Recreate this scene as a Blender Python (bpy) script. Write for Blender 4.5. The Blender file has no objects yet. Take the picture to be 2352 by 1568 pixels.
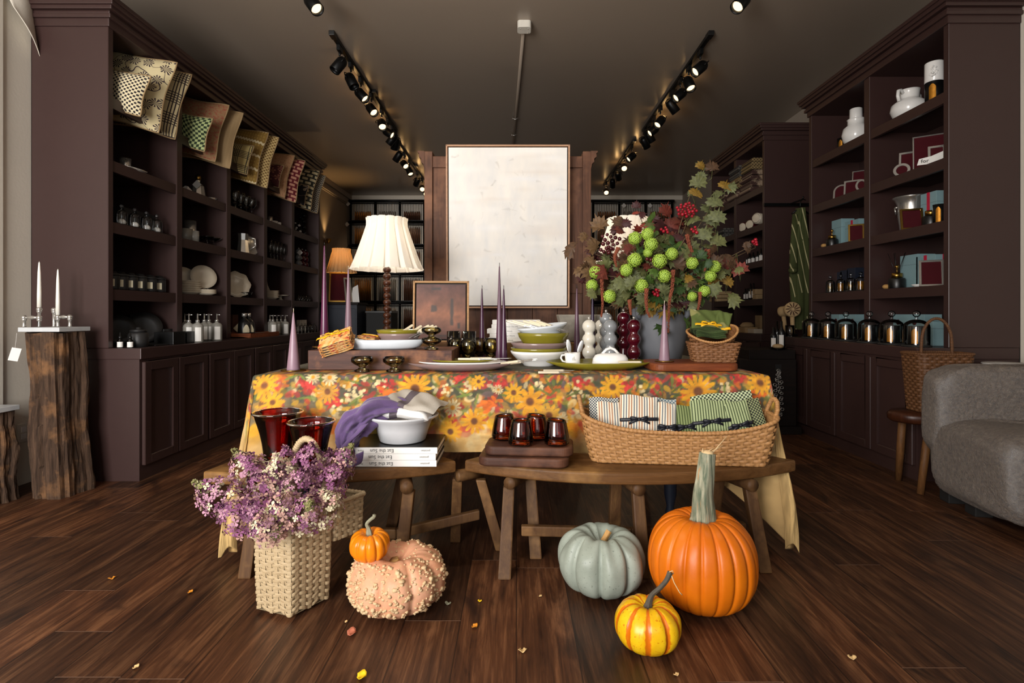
import bpy, bmesh, math, random
import numpy as np
from mathutils import Vector, Matrix, Euler, noise as mnoise
R = math.radians; PI = math.pi
rnd = random.Random(7)
sc = bpy.context.scene
col = sc.collection
# ------------------------------------------------------------------ camera, light, exposure
F, CX, CY, H = 1241.0, 1186.0, 722.0, 1.0          # focal length and vanishing point in photo pixels (2352 x 1568)
cam = bpy.data.cameras.new('camera'); cam.sensor_width = 36.0; cam.lens = F / 2352 * 36
cam.shift_x = -10 / 2352; cam.shift_y = -62 / 2352; cam.clip_start = .02
co = bpy.data.objects.new('camera', cam); col.objects.link(co)
co.location = (0, 0, H); co.rotation_euler = (R(90), 0, 0); sc.camera = co
sc.view_settings.view_transform = 'Standard'; sc.view_settings.look = 'None'
sc.view_settings.gamma = 1; sc.view_settings.use_curve_mapping = False
sc.view_settings.exposure = 0.08
cy = sc.cycles
cy.max_bounces = 7; cy.diffuse_bounces = 3; cy.glossy_bounces = 3; cy.transmission_bounces = 5
cy.transparent_max_bounces = 14; cy.caustics_reflective = False; cy.caustics_refractive = False
cy.sample_clamp_indirect = 4; cy.use_denoising = True; cy.use_adaptive_sampling = True
w = bpy.data.worlds.new('world'); sc.world = w; w.use_nodes = True
w.node_tree.nodes['Background'].inputs[0].default_value = (.80, .88, 1, 1)
w.node_tree.nodes['Background'].inputs[1].default_value = .35

def area(name, loc, rot, sx, sy, e, c=(1, 1, 1)):
    l = bpy.data.lights.new(name, 'AREA'); l.shape = 'RECTANGLE'; l.size = sx; l.size_y = sy; l.energy = e; l.color = c
    o = bpy.data.objects.new(name, l); col.objects.link(o); o.location = loc; o.rotation_euler = rot; return o
# daylight entering through the three shop-front windows behind the camera
area('daylight', (-1.85, -1.4, 1.6), (R(97), 0, R(0)), 1.9, 2.2, 285, (1, .97, .94))
area('daylight', (.35, -1.4, 1.75), (R(97), 0, R(0)), 1.3, 1.9, 15, (1, .97, .93))
area('daylight', (2.1, -1.4, 1.55), (R(90), 0, R(14)), 1.5, 2.2, 2, (1, .97, .93))

def P(px, py, Y): return Vector(((px - CX) * Y / F, Y, H - (py - CY) * Y / F))
def onz(px, py, z):
    return P(px, py, (H - z) * F / (py - CY))
def onx(px, X): return X * F / (px - CX)            # depth of a thing standing at X that is seen in column px
# ------------------------------------------------------------------ mesh building
class MB:
    def __init__(s): s.v = []; s.f = []; s.mi = []; s.sm = []; s.M = None
    def add(s, vs, fs, m=0, sm=False):
        n = len(s.v)
        if s.M is not None: vs = [s.M @ Vector(p) for p in vs]
        s.v.extend([tuple(p) for p in vs]); s.f.extend([tuple(i + n for i in f) for f in fs])
        s.mi.extend([m] * len(fs)); s.sm.extend([sm] * len(fs)); return s
    def box(s, x0, x1, y0, y1, z0, z1, m=0):
        return s.add([(x0,y0,z0),(x1,y0,z0),(x1,y1,z0),(x0,y1,z0),(x0,y0,z1),(x1,y0,z1),(x1,y1,z1),(x0,y1,z1)],
                     [(0,3,2,1),(4,5,6,7),(0,1,5,4),(1,2,6,5),(2,3,7,6),(3,0,4,7)], m)
    def hexa(s, a, b, m=0):                          # a, b: two quads (4 points each)
        return s.add(list(a) + list(b), [(3,2,1,0),(4,5,6,7),(0,1,5,4),(1,2,6,5),(2,3,7,6),(3,0,4,7)], m)
    def lathe(s, pr, n=24, c=(0,0,0), m=0, sm=True, sx=1, sy=1, rip=None):
        vs = []; fs = []; ix = []
        for j, (r, z) in enumerate(pr):
            if r < 1e-6: ix.append([len(vs)] * n); vs.append((c[0], c[1], c[2] + z))
            else:
                ix.append(list(range(len(vs), len(vs) + n)))
                for k in range(n):
                    a = 2 * PI * k / n; q = r * (rip(a, j) if rip else 1)
                    vs.append((c[0] + q * math.cos(a) * sx, c[1] + q * math.sin(a) * sy, c[2] + z))
        for j in range(len(pr) - 1):
            A, B = ix[j], ix[j + 1]
            for k in range(n):
                q = [A[k], A[(k + 1) % n], B[(k + 1) % n], B[k]]
                t = []
                for i in q:
                    if i not in t: t.append(i)
                if len(t) > 2: fs.append(t)
        return s.add(vs, fs, m, sm)
    def tube(s, pts, r, n=8, m=0, closed=False, flat=1.0, sm=True):
        pts = [Vector(p) for p in pts]; N = len(pts); rs = r if hasattr(r, '__len__') else [r] * N
        vs = []; fs = []; up = None
        for i, p in enumerate(pts):
            a = pts[(i - 1) % N] if (closed or i) else p; b = pts[(i + 1) % N] if (closed or i < N - 1) else p
            t = (b - a); t = t.normalized() if t.length > 1e-9 else Vector((0, 0, 1))
            if up is None: up = Vector((0, 0, 1)) if abs(t.z) < .9 else Vector((0, 1, 0))
            x = t.cross(up)
            if x.length < 1e-6: x = t.orthogonal()
            x.normalize(); y = x.cross(t).normalized(); up = y
            for k in range(n):
                an = 2 * PI * k / n; vs.append(p + x * math.cos(an) * rs[i] + y * math.sin(an) * rs[i] * flat)
        for i in range(N if closed else N - 1):
            for k in range(n):
                a = i * n; b = ((i + 1) % N) * n
                fs.append((a + k, a + (k + 1) % n, b + (k + 1) % n, b + k))
        if not closed: fs.append(tuple(range(n))[::-1]); fs.append(tuple(range((N - 1) * n, N * n)))
        return s.add(vs, fs, m, sm)
    def ball(s, c, r, n=12, m=0, sz=1, sx=1, sy=1, rings=None):
        k = rings or max(5, n // 2)
        return s.lathe([(r * math.sin(PI * i / k), -r * sz * math.cos(PI * i / k)) for i in range(k + 1)], n, c, m, True, sx, sy)
    def prism(s, ol, z0, z1, m=0, sm=False):
        n = len(ol)
        return s.add([(x, y, z0) for x, y in ol] + [(x, y, z1) for x, y in ol],
                     [tuple(range(n))[::-1], tuple(range(n, 2 * n))] + [(k, (k + 1) % n, n + (k + 1) % n, n + k) for k in range(n)], m, sm)
    def grid(s, fn, nu, nv, m=0, sm=True, cu=False):
        vs = [fn(i / nu, j / nv) for j in range(nv + 1) for i in range(nu + (0 if cu else 1))]
        W = nu if cu else nu + 1
        return s.add(vs, [(j * W + i, j * W + (i + 1) % W, (j + 1) * W + (i + 1) % W, (j + 1) * W + i) for j in range(nv) for i in range(nu)], m, sm)

def build(mb, name, mats, parent=None, loc=None, rz=0, world=False, bev=0, seg=2, rot=None, sub=0, thick=0, label=None):
    me = bpy.data.meshes.new(name)
    off = Vector((0, 0, 0))
    if world:
        p = parent
        while p: off += p.location; p = p.parent
        if loc is not None: off = Vector(loc)
    vs = [tuple(Vector(p) - off) for p in mb.v] if off.length else mb.v
    me.from_pydata(vs, [], mb.f)
    for m in (mats if isinstance(mats, (list, tuple)) else [mats]): me.materials.append(m)
    me.polygons.foreach_set('material_index', mb.mi); me.polygons.foreach_set('use_smooth', mb.sm)
    if bev:
        bm = bmesh.new(); bm.from_mesh(me)
        bmesh.ops.remove_doubles(bm, verts=bm.verts, dist=1e-5)
        es = [e for e in bm.edges if len(e.link_faces) == 2 and e.calc_face_angle(0) > .6]
        bmesh.ops.bevel(bm, geom=es, offset=bev, segments=seg, profile=.6, affect='EDGES', clamp_overlap=True)
        bm.to_mesh(me); bm.free()
        if seg > 1: me.polygons.foreach_set('use_smooth', [False] * len(me.polygons))
    me.update()
    o = bpy.data.objects.new(name, me); col.objects.link(o)
    if parent: o.parent = parent
    if loc is not None: o.location = loc
    o.rotation_euler = rot if rot else (0, 0, rz)
    if thick:
        md = o.modifiers.new('solid', 'SOLIDIFY'); md.thickness = thick; md.offset = 0
    if sub:
        md = o.modifiers.new('sub', 'SUBSURF'); md.levels = sub; md.render_levels = sub
    if label: o['label'] = label
    return o
def tag(o, label, cat, group=None, kind=None):
    o['label'] = label; o['category'] = cat
    if group: o['group'] = group
    if kind: o['kind'] = kind
    return o
def thing(name, label, cat, loc=(0, 0, 0), rz=0, group=None, rot=None):
    o = bpy.data.objects.new(name, None); col.objects.link(o); o.empty_display_size = .05
    o.location = loc; o.rotation_euler = rot if rot else (0, 0, rz); return tag(o, label, cat, group)
def single(name, mb, mat, label, cat, loc=(0, 0, 0), rz=0, group=None, **k):
    return tag(build(mb, name, mat, None, loc, rz, **k), label, cat, group)
def struct(name, mb, mat, **k):
    o = build(mb, name, mat, **k); o['kind'] = 'structure'; return o
def dup(o, loc=None, rz=None, label=None, group=None, parent=None, scale=None, rot=None):
    c = o.copy(); col.objects.link(c)
    if parent: c.parent = parent
    if loc is not None: c.location = loc
    if rz is not None: c.rotation_euler = (0, 0, rz)
    if rot is not None: c.rotation_euler = rot
    if scale is not None: c.scale = (scale,) * 3 if not hasattr(scale, '__len__') else scale
    if label: c['label'] = label
    if group: c['group'] = group
    for ch in list(o.children): dup(ch, parent=c)
    return c
def rr(hx, hy, r, n=5):                              # rounded rectangle outline
    o = []
    for cx_, cy_, a in ((hx - r, hy - r, 0), (-hx + r, hy - r, 90), (-hx + r, -hy + r, 180), (hx - r, -hy + r, 270)):
        for k in range(n + 1):
            t = R(a + 90 * k / n); o.append((cx_ + r * math.cos(t), cy_ + r * math.sin(t)))
    return o
def words_on(name, s, size, mat, parent, loc, rot, depth=.0004, align='CENTER'):
    cu = bpy.data.curves.new(name, 'FONT'); cu.body = s; cu.size = size; cu.extrude = depth
    cu.align_x = align; cu.align_y = 'CENTER'; cu.resolution_u = 2
    o = bpy.data.objects.new('tmp_text', cu); col.objects.link(o)
    dg = bpy.context.evaluated_depsgraph_get(); me = bpy.data.meshes.new_from_object(o.evaluated_get(dg))
    bpy.data.objects.remove(o); bpy.data.curves.remove(cu)
    me.materials.clear(); me.materials.append(mat)
    t = bpy.data.objects.new(name, me); col.objects.link(t); t.parent = parent; t.location = loc; t.rotation_euler = rot
    return t
# ------------------------------------------------------------------ materials
def lin(c):
    return c / 12.92 if c <= .04045 else ((c + .055) / 1.055) ** 2.4
def C(h, k=1.0):
    h = h.lstrip('#'); return tuple(lin(int(h[i:i + 2], 16) / 255) * k for i in (0, 2, 4)) + (1,)
class NT:
    def __init__(s, name):
        s.m = bpy.data.materials.new(name); s.m.use_nodes = True; s.t = s.m.node_tree
        s.b = s.t.nodes['Principled BSDF']; s.out = s.t.nodes['Material Output']; s._tc = None
    def n(s, ty, ins=None, **pr):
        d = s.t.nodes.new(ty)
        for k, v in pr.items(): setattr(d, k, v)
        for k, v in (ins or {}).items(): s.set(d.inputs[k], v)
        return d
    def set(s, i, v):
        if isinstance(v, bpy.types.NodeSocket): s.t.links.new(v, i)
        elif isinstance(v, bpy.types.Node): s.t.links.new(v.outputs[0], i)
        else: i.default_value = v
    def tc(s, w='Object'):
        if not s._tc: s._tc = s.n('ShaderNodeTexCoord')
        return s._tc.outputs[w]
    def map(s, vec, sc=(1, 1, 1), rot=(0, 0, 0), loc=(0, 0, 0)):
        return s.n('ShaderNodeMapping', {'Vector': vec, 'Scale': sc, 'Rotation': rot, 'Location': loc}).outputs[0]
    def noise(s, vec, scale=5, det=3, rough=.5, dist=0):
        return s.n('ShaderNodeTexNoise', {'Vector': vec, 'Scale': scale, 'Detail': det, 'Roughness': rough, 'Distortion': dist}).outputs[0]
    def voro(s, vec, scale=5, feat='F1', out=0, rand=1):
        return s.n('ShaderNodeTexVoronoi', {'Vector': vec, 'Scale': scale, 'Randomness': rand}, feature=feat).outputs[out]
    def wave(s, vec, scale=5, dist=0, det=2, axis='X', dsc=1, ty='BANDS'):
        return s.n('ShaderNodeTexWave', {'Vector': vec, 'Scale': scale, 'Distortion': dist, 'Detail': det, 'Detail Scale': dsc}, bands_direction=axis, wave_type=ty).outputs['Fac']
    def math(s, op, a, b=0., c=0.):
        return s.n('ShaderNodeMath', {0: a, 1: b, 2: c}, operation=op).outputs[0]
    def ramp(s, fac, *st):
        d = s.n('ShaderNodeValToRGB', {'Fac': fac}); e = d.color_ramp.elements
        while len(e) < len(st): e.new(.5)
        for q, (p, c) in zip(e, st): q.position = p; q.color = c if len(c) == 4 else tuple(c) + (1,)
        return d.outputs[0]
    def mix(s, fac, a, b, bl='MIX'):
        d = s.n('ShaderNodeMix', data_type='RGBA', blend_type=bl)
        s.set(d.inputs[0], fac); s.set(d.inputs[6], a); s.set(d.inputs[7], b); return d.outputs[2]
    def sep(s, vec):
        return s.n('ShaderNodeSeparateXYZ', {0: vec}).outputs
    def bump(s, h, st=.3, d=.01):
        s.set(s.b.inputs['Normal'], s.n('ShaderNodeBump', {'Height': h, 'Strength': st, 'Distance': d}).outputs[0])
    def fin(s, color=None, rough=None, **k):
        if color is not None: s.set(s.b.inputs['Base Color'], color)
        if rough is not None: s.set(s.b.inputs['Roughness'], rough)
        for a, v in k.items(): s.set(s.b.inputs[a.replace('_', ' ')], v)
        return s.m
M = {}
def mat(name, color, rough=.5, metal=0., var=.12, bump=0, bsc=80, nsc=14, **k):
    t = NT(name)
    n = t.noise(t.tc(), nsc, 4)
    c = t.mix(t.math('MULTIPLY', n, 1.), tuple(x * (1 - var) for x in color[:3]) + (1,), tuple(min(1, x * (1 + var)) for x in color[:3]) + (1,))
    if bump: t.bump(t.noise(t.tc(), bsc, 3), bump, .004)
    M[name] = t.fin(c, rough, Metallic=metal, **k); return M[name]
def glass(name, color, tint=.9, rough=.02, fr=1.45, edge=None):
    t = NT(name)
    lw = t.n('ShaderNodeLayerWeight', {'Blend': .35})
    ec = edge or tuple(x * .35 for x in color[:3]) + (1,)
    tr = t.n('ShaderNodeBsdfTransparent', {'Color': t.mix(lw.outputs['Facing'], color, ec)})
    gl = t.n('ShaderNodeBsdfGlossy', {'Color': (1, 1, 1, 1), 'Roughness': rough})
    fn = t.n('ShaderNodeFresnel', {'IOR': fr})
    mx = t.n('ShaderNodeMixShader', {0: t.math('ADD', fn.outputs[0], .015), 1: tr, 2: gl})
    t.t.links.new(mx.outputs[0], t.out.inputs[0]); M[name] = t.m; return t.m
def wood(name, c1, c2, scale=1.0, rough=.45, ax='X', bump=.12, c3=None, ns=None):
    t = NT(name)
    s = {'X': (1.2, 14, 14), 'Y': (14, 1.2, 14), 'Z': (14, 14, 1.2)}[ax]
    v = t.map(t.tc(), tuple(q * scale for q in s))
    g = t.noise(v, 2.2, 6, .6, .9); f = t.noise(t.map(t.tc(), tuple(q * scale * 5 for q in s)), 3, 3, .6)
    c = t.ramp(g, (.3, c1), (.7, c2))
    c = t.mix(t.math('MULTIPLY', f, .55), c, tuple(x * .4 for x in c1[:3]) + (1,))
    if c3: c = t.mix(t.ramp(t.noise(t.tc(), ns or 5, 4, .6), (.52, (0, 0, 0)), (.72, (1, 1, 1))), c, c3)
    t.bump(f, bump, .003); M[name] = t.fin(c, rough + .08, Specular_IOR_Level=.28); return t.m
mat('cabinet_paint', C('#3a2724', 1.0), .42, var=.06, bump=.04, bsc=260)
mat('cabinet_inside', C('#3a2724', .9), .5, var=.06)
mat('ceiling_paint', C('#9a8c7d', .97), .3, var=.05, bump=.05, bsc=7, nsc=1.2)
mat('plaster', C('#e0d8c9'), .7, var=.06, bump=.15, bsc=60, nsc=3)
mat('wall_paint', C('#a3978a', .9), .7, var=.06, nsc=2)
mat('white_paint', C('#d9d4c8'), .5)
mat('black_metal', C('#141414'), .4, .6)
mat('black', C('#101010'), .35)
mat('black_matte', C('#161514'), .7)
mat('brass', C('#b08a45'), .28, 1.)
mat('silver', C('#dcd8d0'), .2, .8)
mat('steel', C('#cfccc6'), .24, .85)
mat('white_china', C('#eceae6'), .15)
mat('cream_china', C('#d9cdb8'), .25)
mat('pale_blue_china', C('#d5dbe0'), .14)
mat('olive_china', C('#7d7422'), .2, var=.2)
mat('mauve_china', C('#87726f'), .2, var=.12)
mat('bowl_grey', C('#c8c9cb'), .25)
mat('mill_white', C('#dbd5c6'), .08, Coat_Weight=.6)
mat('mill_grey', C('#85888a'), .08, Coat_Weight=.6)
mat('mill_wine', C('#470515'), .07, Coat_Weight=.8)
mat('candle_plum', C('#3d1c33'), .3)
mat('candle_mauve', C('#8f7380'), .38)
mat('candle_wine', C('#54203f'), .26)
mat('candle_grey_plum', C('#5a3d4c'), .32)
mat('candle_dark', C('#2c1d34'), .32)
mat('candle_white', C('#ece8dd'), .4, Subsurface_Weight=.1)
mat('candle_amber', C('#b5752f'), .4); mat('candle_taupe', C('#8d8478'), .4); mat('candle_brown', C('#5f3a28'), .4); mat('candle_tan', C('#8a5a35'), .4)
mat('ivory', C('#d8ccb0'), .3)
mat('paper', C('#e9e6e0'), .6, var=.03)
mat('label_cream', C('#d9d0b2'), .6)
mat('ink', C('#33322f'), .6); mat('grey_ink', C('#8d8c8a'), .6)
mat('teal_box', C('#84a3a8'), .55, var=.05)
mat('red_ribbon', C('#c02340'), .45)
mat('navy_box', C('#1c2230'), .5)
mat('wine_felt', C('#430f16'), .8, Specular_IOR_Level=.15)
mat('urn', C('#63656a'), .62, var=.2, nsc=9, bump=.1, bsc=18)
mat('stone', C('#8a8377'), .85, var=.5, nsc=26, bump=.5, bsc=40)
mat('marble', C('#c5c8ca'), .35, var=.14, nsc=18)
mat('dark_ceramic', C('#1c1b1b'), .5, bump=.1, bsc=60)
mat('gold_foil', C('#a8701c'), .42, .7, var=.4, nsc=60)
mat('purple_cloth', C('#5f4874'), .9, var=.12, nsc=60, bump=.4, bsc=400, Sheen_Weight=.3)
mat('dusty_cloth', C('#a07a66'), .9, bump=.3, bsc=400)
mat('ribbon_black', C('#14161f'), .5)
mat('ribbon_yellow', C('#f2b713'), .45)
mat('green_cloth', C('#4d5c22'), .9, var=.15, bump=.3, bsc=300)
mat('fringe_green', C('#34451d'), .95, var=.3, nsc=120, bump=.6, bsc=200)
mat('white_wax', C('#efe9dd'), .5)
mat('rattan_rim', C('#b98a55'), .55, var=.25, nsc=90)
mat('yellow_gourd_stem', C('#4d463b'), .8, var=.5, nsc=60, bump=.6, bsc=120)
mat('tan_stem', C('#b98d52'), .8, var=.3, nsc=40, bump=.5, bsc=80)
mat('grey_stem', C('#8d8a72'), .8, var=.3, nsc=50, bump=.4, bsc=80)
mat('straw', C('#d8b98a'), .7)
mat('petal', C('#d98a22'), .6, var=.4, nsc=30); mat('petal_pale', C('#d9b67e'), .6); mat('petal_yellow', C('#e8c012'), .6); mat('petal_pink', C('#b5694e'), .6)
glass('clear_glass', (.97, .98, .98, 1), edge=(.72, .74, .74, 1)); glass('smoke_glass', C('#ece5c4'), edge=C('#a89d62'))
glass('amber_glass', C('#d99a68'), edge=C('#854521')); glass('ruby_glass', C('#cf6148'), edge=C('#742016'))
mat('frosted_glass', C('#8d8a82'), .25)
glass('bottle_glass', C('#8b8b88'), edge=C('#333333'))
def basket_mat(name, c1, c2):
    t = NT(name); n = t.noise(t.map(t.tc(), (3, 3, 30)), 9, 4, .6); f = t.noise(t.tc(), 160, 3)
    c = t.mix(t.ramp(n, (.3, (0, 0, 0)), (.7, (1, 1, 1))), c1, c2); t.bump(f, .3, .002)
    M[name] = t.fin(t.mix(t.math('MULTIPLY', f, .35), c, tuple(x * .4 for x in c1[:3]) + (1,)), .62)
basket_mat('basket_pale', C('#a8906c'), C('#c9b28c')); basket_mat('basket_honey', C('#a06f3e'), C('#c9975f'))
basket_mat('basket_brown', C('#6d4526'), C('#99693f')); basket_mat('basket_dark', C('#4f3018'), C('#7a4f2a'))
wood('bench_wood', C('#543618'), C('#7d5630'), 1, .42, 'X', c3=C('#97703f'), ns=4)
wood('bench_leg', C('#4f341f'), C('#70502f'), 1, .5, 'Z', c3=C('#86623c'), ns=6)
wood('bench_tan', C('#8a6238'), C('#a87c4a'), 1, .42, 'X')
wood('walnut', C('#3a221a'), C('#5b3a2b'), 1.6, .45, 'X', c3=C('#6d4733'), ns=5)
wood('walnut_dark', C('#40231a'), C('#603a2a'), 2, .45, 'X', c3=C('#865634'), ns=7)
wood('cherry', C('#6b331a'), C('#95512c'), 1.6, .4, 'X')
wood('armoire_wood', C('#4a2e20'), C('#6e4832'), 1, .5, 'Z', c3=C('#7d563e'), ns=3)
wood('log_wood', C('#2e2119'), C('#6b5240'), 1.6, .85, 'Z', bump=.9, c3=C('#86603f'), ns=7)
wood('oak_frame', C('#a87e52'), C('#c59a6b'), 1, .5, 'X'); wood('pale_frame', C('#b58c6e'), C('#cda384'), 1, .5, 'X')
wood('bobbin_wood', C('#2d150b'), C('#512b18'), 2, .25, 'Z')
wood('stool_wood', C('#5a3a20'), C('#85592f'), 1.5, .5, 'Z'); wood('dark_chest', C('#150e0b'), C('#241812'), 1, .55, 'X')
wood('pale_wood', C('#b89a6e'), C('#d1b387'), 2, .55, 'Z')
def floor_mat():
    t = NT('floor_planks'); s = t.sep(t.tc())
    x = t.math('MULTIPLY', s[0], 1 / .182); i = t.math('FLOOR', x); fx = t.math('FRACT', x)
    r = t.n('ShaderNodeTexWhiteNoise', {'W': i}, noise_dimensions='1D').outputs[0]
    y = t.math('ADD', t.math('MULTIPLY', s[1], 1 / 1.22), t.math('MULTIPLY', r, 7.3)); j = t.math('FLOOR', y); fy = t.math('FRACT', y)
    pid = t.n('ShaderNodeTexWhiteNoise', {'Vector': t.n('ShaderNodeCombineXYZ', {0: i, 1: j}).outputs[0]}, noise_dimensions='3D')
    v = t.n('ShaderNodeVectorMath', {0: t.tc(), 1: t.n('ShaderNodeVectorMath', {0: pid.outputs[1], 1: (9, 9, 9)}, operation='MULTIPLY').outputs[0]}, operation='ADD').outputs[0]
    g = t.noise(t.map(v, (9, .9, 1)), 1.6, 6, .65, 1.6); h = t.noise(t.map(v, (46, 2.2, 1)), 1.2, 5, .65, .8); f = t.noise(t.map(v, (190, 6, 1)), 1, 3, .7)
    kn = t.noise(t.map(v, (3.4, 1.3, 1)), 1.9, 4, .55, .9)
    c = t.ramp(t.math('ADD', t.math('MULTIPLY', g, .55), t.math('MULTIPLY', h, .45)), (.36, C('#2a170d')), (.5, C('#543521')), (.62, C('#7c563a')))
    c = t.mix(t.math('MULTIPLY', f, .6), c, C('#200f09'))
    c = t.mix(t.ramp(kn, (.55, (0, 0, 0)), (.7, (.8, .8, .8))), c, C('#1d100c'))
    c = t.mix(1.0, c, t.ramp(pid.outputs[0], (0, (.62, .6, .6)), (.5, (1., .96, .92)), (1, (1.35, 1.22, 1.12))), 'MULTIPLY')
    e = t.math('MINIMUM', t.math('MINIMUM', fx, t.math('SUBTRACT', 1, fx)), t.math('MULTIPLY', t.math('MINIMUM', fy, t.math('SUBTRACT', 1, fy)), 6.7))
    gap = t.math('LESS_THAN', e, .011)
    hair = t.math('LESS_THAN', t.math('MINIMUM', fy, t.math('SUBTRACT', 1, fy)), .0011)
    c = t.mix(t.math('MULTIPLY', gap, .7), c, C('#100705')); c = t.mix(t.math('MULTIPLY', hair, .6), c, C('#96745f'))
    t.bump(t.math('SUBTRACT', f, t.math('MULTIPLY', gap, 1.5)), .12, .003)
    M['floor'] = t.fin(c, t.ramp(f, (.2, (.36,) * 3), (.8, (.52,) * 3)), Specular_IOR_Level=.4)
floor_mat()
def shade_mat(name, c, em, ec):
    t = NT(name); t.fin(c, .8)
    tr = t.n('ShaderNodeBsdfTranslucent', {'Color': c}); mx = t.n('ShaderNodeMixShader', {0: .45, 1: t.b.outputs[0], 2: tr.outputs[0]})
    t.t.links.new(mx.outputs[0], t.out.inputs[0]); M[name] = t.m
shade_mat('shade_cream', C('#f6f1e8'), 0, 0); shade_mat('shade_amber', C('#d9bd92'), 0, 0)
def emit(name, c, e):
    t = NT(name); t.fin((0, 0, 0, 1), .5); t.b.inputs['Emission Color'].default_value = c; t.b.inputs['Emission Strength'].default_value = e; M[name] = t.m
emit('lamp_on', (1, .72, .40, 1), 2.2); emit('bulb', (1, .7, .4, 1), 6)
def vcol(name, rough=.8, bump=.2, bsc=350, **k):
    t = NT(name); a = t.n('ShaderNodeVertexColor', layer_name='Col'); t.bump(t.noise(t.tc(), bsc, 3), bump, .002)
    M[name] = t.fin(a.outputs[0], rough, **k)
vcol('printed_linen', .85, .35, 500); vcol('painted_canvas', .6, .25, 130)
def paint(o, rgb):                                   # per-vertex dye of a printed or painted surface, sRGB 0..1
    a = o.data.color_attributes.new('Col', 'FLOAT_COLOR', 'POINT')
    rgb = np.clip(rgb, 0, 1); l = np.where(rgb <= .04045, rgb / 12.92, ((rgb + .055) / 1.055) ** 2.4)
    a.data.foreach_set('color', np.concatenate([l, np.ones((len(l), 1))], 1).astype(np.float32).ravel())
# ------------------------------------------------------------------ the room
WL, WR, YB, YF, ZC = -3.1, 3.1, 10.1, -1.25, 3.22
def S(name, b, m, **k):
    mb = MB()
    for q in b: mb.box(*q)
    return struct(name, mb, M[m], **k)
S('floor', [(WL - .1, WR + .1, YF - .1, YB + .1, -.1, 0)], 'floor')
S('ceiling', [(WL - .1, WR + .1, YF - .1, YB + .1, ZC, ZC + .1)], 'ceiling_paint')
S('wall_left', [(WL - .1, WL, YF - .1, YB + .1, 0, ZC)], 'wall_paint')
S('wall_right', [(WR, WR + .1, YF - .1, YB + .1, 0, ZC)], 'wall_paint')
S('wall_back', [(WL, WR, YB, YB + .1, 0, ZC)], 'wall_paint')
S('wall_front', [(WL, WR, YF - .1, YF, 0, .35), (WL, WR, YF - .1, YF, 2.85, ZC), (WL, -2.95, YF - .1, YF, .35, 2.85),
                 (-.55, -.4, YF - .1, YF, .35, 2.85), (1.1, 1.25, YF - .1, YF, .35, 2.85), (2.95, WR, YF - .1, YF, .35, 2.85)], 'plaster')
for i, (a, b) in enumerate(((-2.95, -.55), (-.4, 1.1), (1.25, 2.95))):
    m_ = (a + b) / 2
    S('window_%d' % (i + 1), [(a, a + .05, YF - .08, YF - .02, .35, 2.85), (b - .05, b, YF - .08, YF - .02, .35, 2.85), (m_ - .02, m_ + .02, YF - .08, YF - .02, .35, 2.85),
                              (a, b, YF - .08, YF - .02, .35, .42), (a, b, YF - .08, YF - .02, 2.78, 2.85), (a, b, YF - .08, YF - .02, 2.1, 2.14)], 'black_metal')
# pale plastered piers where the cabinets end, with the cornice stub on the left one
S('trim_1', [(WL, -2.905, 1.2, 3.235, 0, ZC)], 'plaster'); S('trim_2', [(3.018, WR, 1.2, 3.235, 0, ZC)], 'plaster')
S('trim_3', [(-2.905, -2.89, 1.2, 3.045, 0, 2.95)], 'plaster', bev=.003)
mb = MB()
for x, z0, z1 in ((-2.895, 2.82, 2.9), (-2.88, 2.85, 2.95), (-2.865, 2.9, 3.0), (-2.84, 2.95, ZC)): mb.box(-2.91, x, 1.2, 3.233, z0, z1)
struct('trim_4', mb, M['plaster'], bev=.006)
mb = MB()
for x, z0, z1 in ((-3.08, 3.0, 3.06), (-3.06, 3.02, 3.045), (-3.07, 3.13, 3.22)): mb.box(WL, x, 6.78, YB, z0, z1)
struct('trim_5', mb, M['wall_paint'], bev=.004)
mb = MB(); mb.box(WL, WR, YB - .02, YB, 3.14, ZC); struct('trim_6', mb, M['plaster'])
mb = MB()                                            # torn, curling wall covering high on the left pier
mb.grid(lambda u, v: (-2.885 + .03 * v * v + .02 * math.sin(3 * u), 3.05 + .17 * u + .02 * v, 2.86 - .33 * v * (0.35 + .65 * u) ), 8, 10)
single('wall_covering', mb, M['plaster'], 'torn flap of pale wall covering peeling off the left pier near the ceiling', 'wall covering', thick=.003)
mb = MB(); mb.box(-2.904, -2.896, 3.14, 3.21, .25, .36)
o = thing('wall_outlet', 'white outlet cover low on the left pier between the two wooden stumps', 'outlet', (-2.9, 3.175, .25))
build(mb, 'cover_plate', M['white_paint'], o, world=True, bev=.003)
mb = MB(); mb.box(-2.897, -2.892, 3.16, 3.19, .27, .30); mb.box(-2.897, -2.892, 3.16, 3.19, .31, .34); build(mb, 'socket', M['white_china'], o, world=True)
# ------------------------------------------------------------------ built-in cabinets
def door(name, par, X, y0, y1, z0, z1, sx):
    """panelled door lying in the plane X, facing the aisle (sx = direction of the aisle)"""
    mb = MB(); t = .022; g = .004; rw = .055
    y0 += g; y1 -= g; z0 += g; z1 -= g
    def bx(a, b, c, d, dx):
        xs = sorted((X, X + sx * dx)); mb.box(xs[0], xs[1], a, b, c, d)
    bx(y0, y0 + rw, z0, z1, t); bx(y1 - rw, y1, z0, z1, t); bx(y0 + rw, y1 - rw, z0, z0 + rw, t); bx(y0 + rw, y1 - rw, z1 - rw, z1, t)
    d = build(mb, name, M['cabinet_paint'], par, world=True, bev=.0035, seg=1)
    mb = MB(); xs = sorted((X, X + sx * .008)); mb.box(xs[0], xs[1], y0 + rw - .006, y1 - rw + .006, z0 + rw - .006, z1 - rw + .006)
    build(mb, 'panel', M['cabinet_paint'], d, world=True)
    return d
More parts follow.
